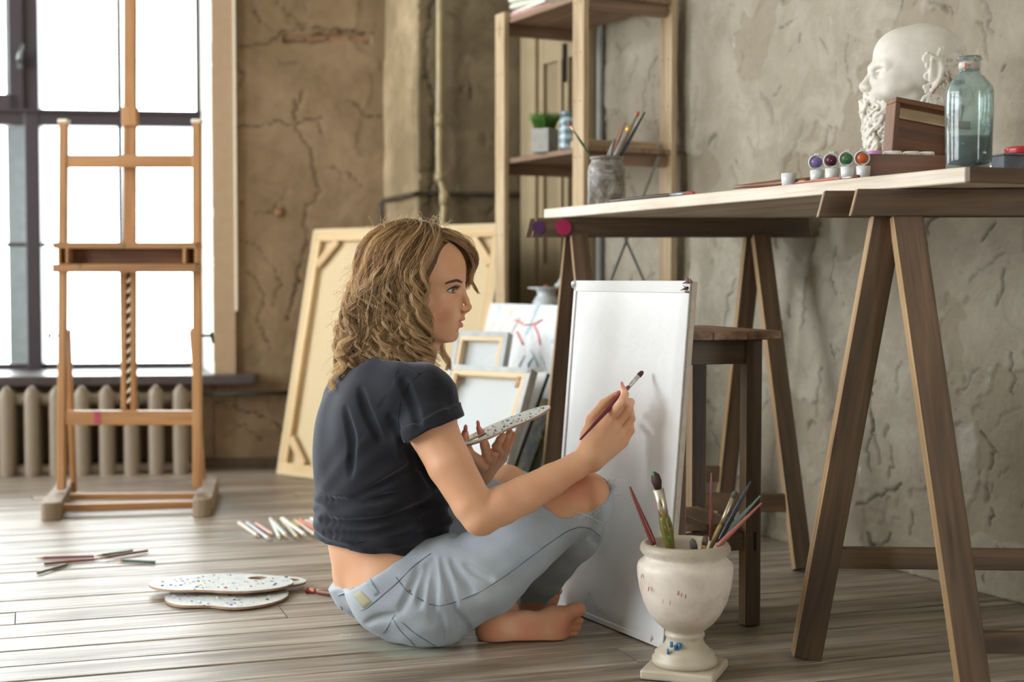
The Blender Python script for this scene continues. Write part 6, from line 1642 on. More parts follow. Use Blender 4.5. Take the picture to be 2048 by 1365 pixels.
for g in (-1, 1):
    he(930.5, 618, 8.5 * g, 7, 5, 6, 3); he(935, 624.5, 4.6 * g, 4.2, 2.4, 2.6, 1.2, 'sub')
    he(903.5, 581, 29.5 * g, 13.4, 14.2, 13.2, 4)           # closed lids
hc((938, 621, 0), (929, 626, 0), 3.0, 3.2, 2)
# lips
hc((926.5, 630, 0), (926.5, 636, 0), 4.0, 3.6, 4)
for g in (-1, 1):
    hc((927.0, 637.0, 3 * g), (909, 644.0, 23 * g), 4.4, 1.8, 2.2); hc((922.0, 650.5, 0 * g), (908.5, 646.5, 22 * g), 5.2, 2.2, 2.4)
    hc((931, 643.6, 0), (908, 645.2, 24 * g), 2.0, 0.8, 0.8, 'sub')
he(918, 660, 0, 5.5, 13, 3.6, 5, 'sub')
# eye opening
for g in (-1, 1):
    Re = Rh @ np.array(Matrix.Rotation(math.radians(18 * g), 3, 'Z'))
    s.ell(h(915, 581.2, 30.5 * g), np.array([11, 14.5, 4.7]) * kh, Re, 0.9 * kh, 'sub')
# upper lid crease
for g in (-1, 1): hc((917, 572.5, 22 * g), (903, 573, 43 * g), 1.1, 1.0, 2, 'sub')
# ears, mostly under the hair
for g in (-1, 1):
    he(832, 600, 77 * g, 12, 6, 22, 4); he(834, 598, 82 * g, 6, 4, 13, 3, 'sub')
hc((830, 640, 0), (806, 735, 0), 47, 52, 12); hc((868, 668, 0), (842, 735, 0), 14, 20, 24)
parts.append(s.mesh('t', 1))
# --- one continuous body mesh with pigment ----------------------------
def join_meshes(name, meshes):
    P_, Q_, T_ = [], [], []; off = 0
    for me in meshes:
        p = mesh_arrays(me); n = len(me.polygons); ls = np.empty(n, np.int32); lt = np.empty(n, np.int32); me.polygons.foreach_get('loop_start', ls); me.polygons.foreach_get('loop_total', lt)
        lv = np.empty(len(me.loops), np.int32); me.loops.foreach_get('vertex_index', lv)
        q = ls[lt == 4]; Q_.append(np.stack([lv[q + i] for i in range(4)], 1) + off)
        q = ls[lt == 3]; T_.append(np.stack([lv[q + i] for i in range(3)], 1) + off if len(q) else np.zeros((0, 3), int))
        P_.append(p); off += len(p)
    return make_mesh(name, np.concatenate(P_), np.concatenate(Q_), np.concatenate(T_))
body = join_meshes('body', parts)
co = mesh_arrays(body).astype(float)
def near(p, r, soft=0.3):
    d = np.linalg.norm(co - np.asarray(p), axis=1); return 1 - sstep(d, r * (1 - soft), r)
def nearseg(p, q, r, soft=0.4):
    p = np.asarray(p); q = np.asarray(q); d = q - p; t = np.clip((co - p) @ d / d.dot(d), 0, 1); e = np.linalg.norm(co - p - t[:, None] * d, axis=1); return 1 - sstep(e, r * (1 - soft), r)
lip = np.zeros(len(co))
for g in (-1, 1):
    lip = np.maximum(lip, nearseg(h(929, 638.5, 2 * g), h(909.5, 644, 23 * g), 4.6 * kh, 0.5)); lip = np.maximum(lip, nearseg(h(926, 650, 0), h(909, 646.5, 22 * g), 5.8 * kh, 0.35))
red = np.zeros(len(co))
for p_, r_ in ((h(896, 622, -46), 0.030), (h(938, 616, 0), 0.010), (K(1160, 975, 2.60), 0.05), (K(1140, 1255, 2.65), 0.05), (K(985, 1265, 2.65), 0.035), (K(1062, 1262, 2.65), 0.04), (K(1110, 1190, 2.87), 0.04)): red = np.maximum(red, near(p_, r_, 0.9) * (0.9 if r_ > 0.03 else 0.6))
for pts in (fing['i'], fing['m'], fing['r'], fing['l'], th): red = np.maximum(red, near(pts[-1], 0.022, 0.9) * 0.9)
for p_ in (K(957, 856, 2.78), K(930, 870, 2.765)): red = np.maximum(red, near(p_, 0.035, 0.5))
for p_ in (K(990, 905, 2.81),): red = np.maximum(red, near(p_, 0.05, 0.8) * 0.7)
lid = np.zeros(len(co))
for g in (-1, 1): lid = np.maximum(lid, nearseg(h(917, 574, 20 * g), h(899, 576, 44 * g), 5.0 * kh, 0.8) * 0.6)
for an, ar in (('lip', lip), ('red', red), ('lid', lid)):
    at = body.attributes.new(an, 'FLOAT', 'POINT'); at.data.foreach_set('value', ar.astype(np.float32))
sk = NT('skin'); n1 = sk.noise(sk.coords((1, 1, 1)), 9, 4); n2 = sk.noise(sk.coords((1, 1, 1)), 420, 3)
c_ = sk.ramp(n1, [(0.3, '#d09b77'), (0.7, '#dbaa87')]); c_ = sk.mix(sk.math('MULTIPLY', sk.attr('red'), 0.6), c_, '#c9745e'); c_ = sk.mix(sk.attr('lid'), c_, '#a87462'); c_ = sk.mix(sk.math('MULTIPLY', sk.attr('lip'), 0.85), c_, '#c0706a')
sk.color(c_); sk.set(Roughness=0.46); sk.b.inputs['Specular IOR Level'].default_value = 0.4
sk.b.inputs['Subsurface Weight'].default_value = 0.18; sk.b.inputs['Subsurface Radius'].default_value = (0.012, 0.004, 0.002); sk.b.inputs['Subsurface Scale'].default_value = 1.0
sk.bump(n2, 0.06, 0.0005)
body_o = link('body', body, sk.m, woman)
# eyes
ew = NT('eye'); tcz = ew.n.new('ShaderNodeSeparateXYZ'); ew.ln(ew.tc.outputs['Object'], tcz.inputs[0])
ew.color(ew.ramp(tcz.outputs['X'], [(0.0, '#b8b0aa'), (0.0, '#b8b0aa')])); 
er = 12.3 * kh
ew.color(ew.ramp(ew.math('DIVIDE', tcz.outputs['X'], er), [(0.86, '#b5ada7'), (0.875, '#2c3b45'), (0.96, '#4a6070'), (0.975, '#0a0a0a')])); ew.set(Roughness=0.08)
for g in (-1, 1):
    m = MB(); m.lathe([(er * math.cos(a), er * math.sin(a)) for a in [PI * (i / 20 - 0.5) for i in range(21)]], (0, 0, 0), 32, Matrix.Rotation(PI / 2, 3, 'Y'), caps=False)
    yw = math.radians(6 if g < 0 else 6)
    me_ = Matrix.Translation(Vector(h(903.2, 581, 29.5 * g))) @ Matrix.Rotation(YAW + math.radians(-14 if g < 0 else 0), 4, 'Z')
    m.build('eyeball', ew.m, woman, me_)
bv_body = BVHTree.FromPolygons([tuple(v) for v in co], [tuple(p.vertices) for p in body.polygons])
def hitb(bv, px, py, off=0.0, origin=None):
    d = ray(px, py).normalized(); r = bv.ray_cast(CAMP, d)
    if r[0] is None: return None
    return r[0] + r[1] * off if r[1].dot(d) < 0 else r[0] - r[1] * off
lash = plain('dark_lash', '#1b1411', 0.5); browm = plain('brow_hair', '#5d4330', 0.7)
def hp(bv, pts, off): 
    o = [hitb(bv, x, y, off) for x, y in pts]; return [p for p in o if p is not None]
m = MB(); pts = hp(bv_body, [(893.5, 583), (897, 579), (902, 576.6), (908, 575.6), (913, 576.6), (916.5, 579.5)], 0.0004); 
m.tube(pts, [0.0004, 0.0011, 0.0013, 0.0012, 0.0010, 0.0006][:len(pts)], 6); m.build('upper_lash_line', lash, woman)
m = MB(); pts = hp(bv_body, [(895, 583.5), (900, 586), (906, 587.2), (912, 586)], 0.0002); m.tube(pts, [0.0004, 0.0005, 0.0005, 0.0003][:len(pts)], 6); m.build('lower_lash_line', lash, woman)
m = MB(); rl = random.Random(4)
for i in range(22):
    f = i / 21; p = hitb(bv_body, 894 + 22 * f, 583 - 8 * math.sin(PI * min(1, f * 1.15 + 0.05) * 0.62), 0.0006)
    if p is not None: d = Vector(Rh @ np.array([0.8, -0.35 - 0.8 * (1 - f), 0.45])) * 0.0065; m.tube([p, p + d * 0.6, p + d + Vector((0, 0, 0.0016))], [0.00035, 0.00025, 0.0001], 4)
m.build('eyelashes', lash, woman)
m = MB()
for i in range(230):
    f = rl.random(); x = 894 + 31 * f; yc = 567 - 5.5 * math.sin(PI * min(1, (f * 0.75 + 0.03))) + (1.5 if f > 0.9 else 0); w = 0.8 + 2.5 * math.sin(PI * min(1, f * 0.7 + 0.15))
    p = hitb(bv_body, x, yc + rl.uniform(-w, w), 0.0002); q = hitb(bv_body, x - 4.5, yc + rl.uniform(-w, w) * 0.7 + (1.0 if f < 0.5 else -0.8), 0.0009)
    if p is not None and q is not None: m.tube([p, (p + q) / 2 + Vector((0, -0.0003, 0)), q], [0.0004, 0.0004, 0.00015], 4)
m.build('eyebrow', browm, woman)
# nails
nail = plain('nail_pink', '#d99a8e', 0.25, 0.05); nail_r = plain('nail_red', '#d9776a', 0.3, 0.05)  # second nail colour is redder, for the left fingertips
def nailp(p, d, nrm, w, L, mat):
    d = Vector(d).normalized(); n_ = Vector(nrm); n_ = (n_ - d * n_.dot(d)).normalized(); x = d.cross(n_)
    m = MB(); rs = []
    for i in range(9):
        t = i / 8; ww = w * math.sqrt(max(0.02, 1 - (2 * t - 1) ** 4 if t < 0.5 else 1 - ((t - 0.5) * 2) ** 2.4))
        rs.append([Vector(p) + d * (L * (t - 0.3)) + x * (ww * math.cos(a)) + n_ * (ww * 0.5 * math.sin(a)) for a in [2 * PI * j / 10 for j in range(10)]])
    m.rings(rs); return m.build('fingernail', mat, woman)
nailp(th[-1] + np.array([0.0005, -0.0048, 0.0012]), th[3] - th[2], (0, -1, 0.25), 0.0046, 0.018, nail)
nailp(fing['i'][-1] + np.array([0.0, -0.002, 0.003]), (-0.25, 0.25, 1), (0.5, -0.8, 0.1), 0.0038, 0.013, nail)
nailp(K(956.5, 851, 2.776), (-0.12, 0, 1), (-0.3, -1, 0), 0.0036, 0.014, nail_r); nailp(K(931, 861, 2.760), (0.05, 0, 1), (-0.3, -1, 0), 0.0042, 0.016, nail_r)
# ------------------------------------------------------------------ t-shirt
def bump3(s, f):
    X, Y, Z = s.grid((slice(None),) * 3); s.a = (s.a + f(X, Y, Z)).astype(np.float32)
def polyproj(bv, pts, off=0.0, n=6):
    out = []
    for (x0, y0), (x1, y1) in zip(pts[:-1], pts[1:]):
        for i in range(n): 
            p = hitb(bv, x0 + (x1 - x0) * i / n, y0 + (y1 - y0) * i / n, off)
            if p is not None: out.append(p)
    p = hitb(bv, pts[-1][0], pts[-1][1], off)
    if p is not None: out.append(p)
    return out
def smoothp(pts, k=2):
    for _ in range(k): pts = [pts[0]] + [(pts[i - 1] + pts[i] * 2 + pts[i + 1]) / 4 for i in range(1, len(pts) - 1)] + [pts[-1]]
    return pts
s = SDF(K(615, 1105, 2.7) - [0.01, 0.25, 0.01], K(930, 695, 2.7) + [0.02, 0.30, 0.02], 0.0026)
def shirt_vol():
    torso(s, 0.012)
    s.ell(K(735, 960, 2.735), (0.085, 0.13, 0.14), tilt(TR3_, 4, tuple(br)), 0.04)
    s.cone(K(800, 760, 2.735), K(806, 722, 2.735), 0.074, 0.062, 0.03)
shirt_vol()
s.chain([K(750, 1068, 2.735)], [0.1], 0.01)
s.ell(K(752, 1055, 2.735), (0.108, 0.142, 0.045), tilt(TR3_, -6, tuple(br)), 0.03)       # blousing over the waist
s.chain([K(858, 1000, 2.70), K(864, 1040, 2.68), K(862, 1074, 2.68)], [0.030, 0.028, 0.018], 0.03)
s.cone(K(855, 1080, 2.66), K(868, 1055, 2.66), 0.012, 0.016, 0.01)
s.plane_cut(K(742, 1089, 2.7), (-0.07, 0.0, -0.998))
nck = np.array([0.36, 0.0, 0.93]); nck /= np.linalg.norm(nck)
s.cone(K(797, 760, 2.735), K(818, 690, 2.725), 0.050, 0.060, 0.006, 'sub')
s.plane_cut(K(800, 724, 2.72), nck)
tor = s.a.copy()
s.a[:] = 0.08
shp = [shR - np.array([0.03, 0, -0.004]), shR, K(864, 862, 2.572), K(872, 885, 2.568)]
s.chain(shp, [0.055, 0.0595, 0.0575, 0.057], 0.01)
ad = (shp[2] - shR); ad /= np.linalg.norm(ad)
hemc = K(856, 866, 2.572); hn = np.array([0.43, -0.10, -0.90]); hn /= np.linalg.norm(hn)
s.plane_cut(hemc, hn)
sl_ = s.a.copy(); 
# rolled cuff: a slightly wider band above the hem
s.a[:] = 0.08
s.chain(shp, [0.055, 0.0625, 0.0608, 0.0605], 0.01); s.plane_cut(hemc, hn); s.plane_cut(hemc - hn * 0.024, -hn)
cuff = s.a.copy()
s.a[:] = 0.08; s.chain([shL + np.array([0.0, -0.02, 0.0]), shL, shL + bf * 0.05 - [0, 0, 0.12]], [0.055, 0.058, 0.055], 0.01); slL = s.a.copy()
k = 0.03; t_ = np.clip(0.5 + 0.5 * (tor - sl_) / k, 0, 1); A_ = tor + (sl_ - tor) * t_ - k * t_ * (1 - t_)
k = 0.03; t_ = np.clip(0.5 + 0.5 * (A_ - slL) / k, 0, 1); A_ = A_ + (slL - A_) * t_ - k * t_ * (1 - t_)
s.a = np.minimum(A_, cuff).astype(np.float32)
zz = lambda py: CH - (py - 558) * 2.7 / FPX
def folds(X, Y, Z):
    w = np.clip((zz(955) - Z) / 0.05, 0, 1)          # bunched folds low on the back
    ph = 2.6 * np.sin(X * 13 + Y * 7) + 1.6 * np.sin(X * 27 - Y * 13 + Z * 31 + 1.0)
    f = -0.0020 * w * (np.sin(Z * 210 + ph) + 0.7 * np.sin(Z * 130 - 1.3 * ph + X * 22))
    u = X * 0.55 + Z * 0.83 + Y * 0.2
    f = f - 0.0014 * (1 - w) * np.sin(u * 70 + 2.0 * np.sin(Y * 30 + Z * 11) + X * 20) * np.clip((Z - zz(960)) / 0.06, 0, 1) * (np.sin(X * 29 - Z * 17 + Y * 8) > -0.2)
    v = X * 0.8 - Z * 0.6
    return f - 0.0009 * np.sin(v * 120 + 3 * np.sin(Z * 24 + Y * 20))
bump3(s, folds)
me0 = s.mesh('t', 1); c0 = mesh_arrays(me0); bv = BVHTree.FromPolygons([tuple(v) for v in c0], [tuple(p.vertices) for p in me0.polygons])
# carved tension folds
for pts, r in (([(806, 760), (822, 800), (838, 850)], 0.0030), ([(780, 835), (815, 905), (838, 940)], 0.0045), ([(835, 905), (845, 930), (868, 975)], 0.0055), ([(655, 1000), (720, 1010), (790, 990)], 0.0035),
               ([(642, 1040), (720, 1052), (800, 1035), (850, 1010)], 0.0045), ([(648, 1068), (730, 1075), (820, 1050)], 0.0035), ([(690, 820), (705, 880), (700, 950)], 0.0035), ([(720, 780), (735, 830), (760, 880)], 0.003), ([(850, 890), (860, 910), (878, 925)], 0.0045), ([(700, 1000), (760, 975), (830, 930)], 0.004)):
    q = smoothp(polyproj(bv, pts), 3); s.chain([np_(p) for p in q], [r * (0.4 + 0.6 * math.sin(PI * i / max(1, len(q) - 1))) for i in range(len(q))], 0.012, op='sub')
s.plane_cut(K(742, 1089, 2.7), (-0.07, 0.0, -0.998))
shirt = s.mesh('t_shirt', 1)
sm = NT('black_jersey'); n1 = sm.noise(sm.coords((1, 1, 1)), 700, 2); n2 = sm.noise(sm.coords((1, 1, 1)), 14, 4)
sm.color(sm.ramp(n2, [(0.3, '#191a1f'), (0.7, '#25262d')])); sm.set(Roughness=0.85); sm.b.inputs['Sheen Weight'].default_value = 0.35; sm.b.inputs['Sheen Roughness'].default_value = 0.4; sm.b.inputs['Sheen Tint'].default_value = (0.75, 0.82, 1, 1); sm.b.inputs['Specular IOR Level'].default_value = 0.25
sm.bump(n1, 0.25, 0.0006); M['jersey'] = sm.m
shirt_o = link('t_shirt', shirt, sm.m, woman); shirt_o['label'] = 'short-sleeved black t-shirt with rolled cuffs'
cs = mesh_arrays(shirt); bvs = BVHTree.FromPolygons([tuple(v) for v in cs], [tuple(p.vertices) for p in shirt.polygons])
def seam(name, bv, pts, r, mat, parent, off=0.0002, n=6, flat=1.0):
    q = smoothp(polyproj(bv, pts, off, n), 3)
    if len(q) < 2: return
    m = MB(); m.tube(q, r, 6, flat=flat); return m.build(name, mat, parent)
seam('sleeve_seam', bvs, [(845, 745), (818, 765), (800, 800), (796, 845), (812, 885)], 0.0007, M['jersey'], shirt_o, 0.0004)
seam('collar_rib', bvs, [(768, 716), (790, 724), (815, 737), (838, 750)], 0.0022, M['jersey'], shirt_o, 0.0)
seam('hem_seam', bvs, [(650, 1084), (700, 1087), (760, 1078), (825, 1062)], 0.0008, M['jersey'], shirt_o, 0.0003)

# ------------------------------------------------------------------ jeans
s = SDF(K(640, 1320, 2.7) - [0.02, 0.16, 0.02], K(1260, 900, 2.72) + [0.0, 0.50, 0.02], 0.0031)
legs(s, 0.0065, 0.014)
s.ell(K(862, 1215, 2.645), (0.075, 0.07, 0.075), None, 0.04)
s.a = np.maximum(s.a, (0.0015 - s.ax[2])[None, None, :])
wn_ = np.array([-0.567, -0.05, 0.824]); wn_ /= np.linalg.norm(wn_)
s.plane_cut(K(750, 1137, 2.68), wn_)
ca = ankR - calfR; ca /= np.linalg.norm(ca); s_cut = ankR + ca * 0.005
# cuffs: cut each shin locally
def local_cut(p, n, R):
    X, Y, Z = s.grid((slice(None),) * 3); d = (X - p[0]) * n[0] + (Y - p[1]) * n[1] + (Z - p[2]) * n[2]; rr = np.sqrt((X - p[0]) ** 2 + (Y - p[1]) ** 2 + (Z - p[2]) ** 2)
    s.a = np.where(rr < R, np.maximum(s.a, d), s.a).astype(np.float32)
local_cut(ankR - ca * 0.006, ca, 0.062)
cl2 = ankL - kneeL; cl2 /= np.linalg.norm(cl2); local_cut(ankL - cl2 * 0.02, cl2, 0.06)
def jfold(X, Y, Z):
    return -0.0007 * np.sin(X * 95 + Z * 60 + 2 * np.sin(Y * 35 + Z * 20)) - 0.0005 * np.sin(X * 40 - Z * 150 + 2 * np.sin(X * 33))
bump3(s, jfold)
me0 = s.mesh('t', 1); c0 = mesh_arrays(me0); bv = BVHTree.FromPolygons([tuple(v) for v in c0], [tuple(p.vertices) for p in me0.polygons])
for pts, r in (([(866, 1118), (868, 1160), (866, 1205), (868, 1250)], 0.005), ([(884, 1120), (896, 1165), (906, 1215), (915, 1260)], 0.005), ([(903, 1122), (925, 1160), (944, 1188)], 0.004), ([(857, 1125), (845, 1170), (838, 1215)], 0.004),
               ([(838, 1140), (818, 1185), (800, 1225)], 0.0035), ([(1180, 1075), (1196, 1085), (1202, 1092)], 0.003), ([(700, 1270), (745, 1240), (790, 1230)], 0.0025), ([(930, 1130), (960, 1150), (985, 1160)], 0.003),
               ([(880, 1230), (884, 1260), (880, 1290)], 0.004), ([(915, 1225), (930, 1250), (940, 1268)], 0.003), ([(975, 1040), (940, 1060), (905, 1075)], 0.003)):
    q = smoothp(polyproj(bv, pts), 3)
    if len(q) > 2: s.chain([np_(p) for p in q], [0.62 * r * (0.3 + 0.7 * math.sin(PI * i / max(1, len(q) - 1))) for i in range(len(q))], 0.011, op='sub')
# waistband, slightly proud
# knee holes
s.ell(K(1152, 972, 2.60), (0.074, 0.085, 0.050), tilt(np.eye(3), -12, (0, 1, 0)), 0.001, 'sub')
s.ell(K(1150, 1000, 2.575), (0.050, 0.05, 0.030), tilt(np.eye(3), -30, (0, 1, 0)), 0.001, 'sub')
s.ell(K(1016, 945, 2.97), (0.040, 0.06, 0.022), None, 0.001, 'sub')
s.plane_cut(K(750, 1137, 2.68), wn_)
jeans = s.mesh('jeans', 1)
jm_ = NT('pale_denim'); w1 = jm_.noise(jm_.coords((1, 1, 1)), 900, 2); n2 = jm_.noise(jm_.coords((1, 1, 1)), 7, 4); n3 = jm_.noise(jm_.coords((60, 200, 500)), 1.0, 2)
c_ = jm_.ramp(n2, [(0.3, '#8f9aa6'), (0.7, '#a9b2ba')]); c_ = jm_.mix(jm_.math('MULTIPLY', jm_.ramp(w1, [(0.4, 0.0), (0.65, 1.0)]), 0.35), c_, '#c3cad0')
jm_.color(c_); jm_.set(Roughness=0.85); jm_.b.inputs['Specular IOR Level'].default_value = 0.2; jm_.b.inputs['Sheen Weight'].default_value = 0.15
jm_.bump(w1, 0.3, 0.0006); M['denim'] = jm_.m
jeans_o = link('jeans', jeans, jm_.m, woman); jeans_o['label'] = 'pale blue skinny jeans torn open at the knees'
cj = mesh_arrays(jeans); bvj = BVHTree.FromPolygons([tuple(v) for v in cj], [tuple(p.vertices) for p in jeans.polygons])
M['stitch'] = plain('denim_seam', '#5f6b78', 0.9, 0.1); M['denim_l'] = plain('denim_fray', '#cfd8e0', 0.9, 0.05)
M['denim_band'] = plain('denim_band', '#9ba7b3', 0.9, 0.08, 200, 0.3)
seam('side_seam', bvj, [(792, 1155), (814, 1184), (857, 1209), (879, 1213), (903, 1208), (957, 1187), (1011, 1153), (1089, 1094), (1136, 1062), (1160, 1054), (1182, 1058), (1200, 1073)], 0.0009, M['stitch'], jeans_o, n=8)
seam('back_pocket_edge', bvj, [(789, 1231), (826, 1265), (866, 1290), (882, 1299)], 0.0010, M['stitch'], jeans_o)
seam('back_pocket_edge', bvj, [(787, 1240), (800, 1262), (824, 1285), (836, 1301)], 0.0008, M['stitch'], jeans_o)
seam('back_yoke_seam', bvj, [(728, 1282), (752, 1281), (772, 1262), (788, 1234)], 0.0010, M['stitch'], jeans_o)
seam('waistband_seam', bvj, [(697, 1224), (729, 1222), (760, 1196), (795, 1166), (830, 1130), (862, 1108)], 0.0010, M['stitch'], jeans_o)
seam('waistband_edge', bvj, [(676, 1191), (700, 1182), (740, 1152), (780, 1124), (815, 1099), (835, 1086)], 0.0016, M['denim_band'], jeans_o, 0.0)
seam('center_seam', bvj, [(682, 1214), (701, 1254), (726, 1283)], 0.0010, M['stitch'], jeans_o)
def patch(name, quad, mat, parent, th=0.0022, n=8):
    m = MB(); vs = []; 
    for i in range(n + 1):
        for j in range(n + 1):
            u, v = i / n, j / n; x = (quad[0][0] * (1 - u) + quad[1][0] * u) * (1 - v) + (quad[3][0] * (1 - u) + quad[2][0] * u) * v; y = (quad[0][1] * (1 - u) + quad[1][1] * u) * (1 - v) + (quad[3][1] * (1 - u) + quad[2][1] * u) * v
            e = min(i, j, n - i, n - j); p = hitb(bvj, x, y, th if e else -0.001); 
            if p is None: return None
            vs.append(p)
    fs = [(i * (n + 1) + j, (i + 1) * (n + 1) + j, (i + 1) * (n + 1) + j + 1, i * (n + 1) + j + 1) for i in range(n) for j in range(n)]
    m.add(vs, fs, True); return m.build(name, mat, parent)
patch('leather_patch', [(703, 1190), (722, 1180), (747, 1205), (728, 1222)], plain('leather_patch', '#a5a184', 0.6, 0.1), jeans_o)
patch('belt_loop', [(731, 1163), (741, 1156), (760, 1188), (750, 1196)], M['denim_band'], jeans_o, 0.003)
patch('coin_rivet', [(817, 1180), (821, 1179), (822, 1184), (818, 1185)], plain('copper_rivet', '#8a5c3c', 0.4, metal=0.7), jeans_o, 0.0012, 4)
# knot of threads at the front of the waist
# frayed threads round the knee holes
rf = random.Random(9)
def fray(name, pts, n, L, dirs, sp=3.0):
    m = MB()
    for i in range(n):
        f = rf.random() * (len(pts) - 1); k_ = int(f); f -= k_; x = pts[k_][0] + (pts[k_ + 1][0] - pts[k_][0]) * f + rf.uniform(-sp, sp); y = pts[k_][1] + (pts[k_ + 1][1] - pts[k_][1]) * f + rf.uniform(-sp, sp)
        p = hitb(bvj, x, y, 0.0005)
        if p is None: p = hitb(bv_body, x, y, 0.0015)
        if p is None: continue
        d = Vector(dirs) + Vector((rf.uniform(-1, 1), rf.uniform(-0.6, 0.1), rf.uniform(-1, 1))) * 0.7; l = L * rf.uniform(0.4, 1.2)
        m.tube([p, p + d * l * 0.4, p + d * l * 0.75 + Vector((rf.uniform(-1, 1), 0, rf.uniform(-1, 1))) * l * 0.2, p + d * l + Vector((rf.uniform(-1, 1), 0, -0.5)) * l * 0.3], [0.0008, 0.0006, 0.0006, 0.0003], 4)
    if m.v:
        o = m.build(name, M['denim_l'], jeans_o); o['kind'] = 'stuff'
fray('frayed_threads', [(1213, 958), (1222, 972), (1226, 985)], 70, 0.016, (0.7, -0.1, 0.25), 5)
fray('frayed_threads', [(1113, 1002), (1132, 1022), (1151, 1036), (1176, 1038), (1195, 1024), (1221, 1000)], 110, 0.005, (0.2, -0.3, 0.2), 1.5)
fray('frayed_threads', [(968, 960), (1000, 958), (1030, 962)], 40, 0.006, (0.0, -0.3, 0.3), 2)
m = MB()
for pts in ([(1134, 1019), (1160, 1026), (1185, 1034), (1205, 1046)], [(1150, 1036), (1172, 1030), (1192, 1040), (1200, 1050)]):
    q = [hitb(bv_body if i < 2 else bvj, x, y, 0.003) for i, (x, y) in enumerate(pts)]; q = [p for p in q if p is not None]
    if len(q) > 2: m.tube(q, 0.0005, 5)
if m.v: m.build('loose_thread', M['denim_l'], jeans_o)

# ------------------------------------------------------------------ brush and palette in her hands
bA0, bA1 = Vector(K(1160, 880, 2.552)), Vector(K(1286, 743, 2.690))
brush(bA0, bA1, 'dark red brush held up to the white canvas in her right hand', None, handle='#6a2430', ferrule='#c4c2bb', hair='#571c22', r=0.0046, hair_r=0.0050, hl=0.085, fl=0.15)
e0, e1 = Vector(K(918, 903, 2.715)), Vector(K(1097, 821, 2.80)); pcn = (e0 + e1) / 2; pcn = pcn + Vector((0, 0.022, 0.004))
o_, fm_ = palette(pcn, (e1 - e0), (-0.3, 1, -0.045), (e1 - e0).length / 2, 0.068, 0.004, 'oval wooden palette smeared with pale paint, held in her left hand', 5, None, (-0.60, 0.0), 60)
# thin brush shafts lying along the palette, tucked between the fingers
# ------------------------------------------------------------------ hair
hm = NT('blond_hair'); tn = hm.attr('tone'); tp_ = hm.attr('along')
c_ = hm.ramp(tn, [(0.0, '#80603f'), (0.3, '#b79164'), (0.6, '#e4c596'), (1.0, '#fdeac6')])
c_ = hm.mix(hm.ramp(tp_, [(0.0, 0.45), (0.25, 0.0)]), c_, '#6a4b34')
for n_ in list(hm.n):
    if n_.type == 'BSDF_PRINCIPLED': pr_ = n_
hm.color(c_); hm.set(Roughness=0.38); pr_.inputs['Specular IOR Level'].default_value = 0.55
tl = hm.n.new('ShaderNodeBsdfTranslucent'); hm.ln(c_, tl.inputs['Color']); mxs = hm.n.new('ShaderNodeMixShader'); mxs.inputs[0].default_value = 0.52
hm.ln(pr_.outputs[0], mxs.inputs[1]); hm.ln(tl.outputs[0], mxs.inputs[2]); hm.ln(mxs.outputs[0], hm.n['Material Output'].inputs['Surface'])
rh = np.random.RandomState(12)
HW = []      # list of (points Nx3, radii N, tone)
def hl(x, y, z):                                  # head-local pixel offsets -> world
    return H0 + Rh @ (np.array([x, y, z]) * kh)
def scalp(th, el, k=1.0):
    """direction th (deg, 0 = front, -90 = right side), elevation el (deg) on the inflated skull"""
    t, e = math.radians(th), math.radians(el)
    return np.array([-10 + 99 * k * math.cos(e) * math.cos(t), 80 * k * math.cos(e) * math.sin(t), -29 + 58 + 82 * k * math.sin(e)]) if False else np.array([-8 + 98 * k * math.cos(e) * math.cos(t), 79 * k * math.cos(e) * math.sin(t), 29 + 82 * k * math.sin(e)])
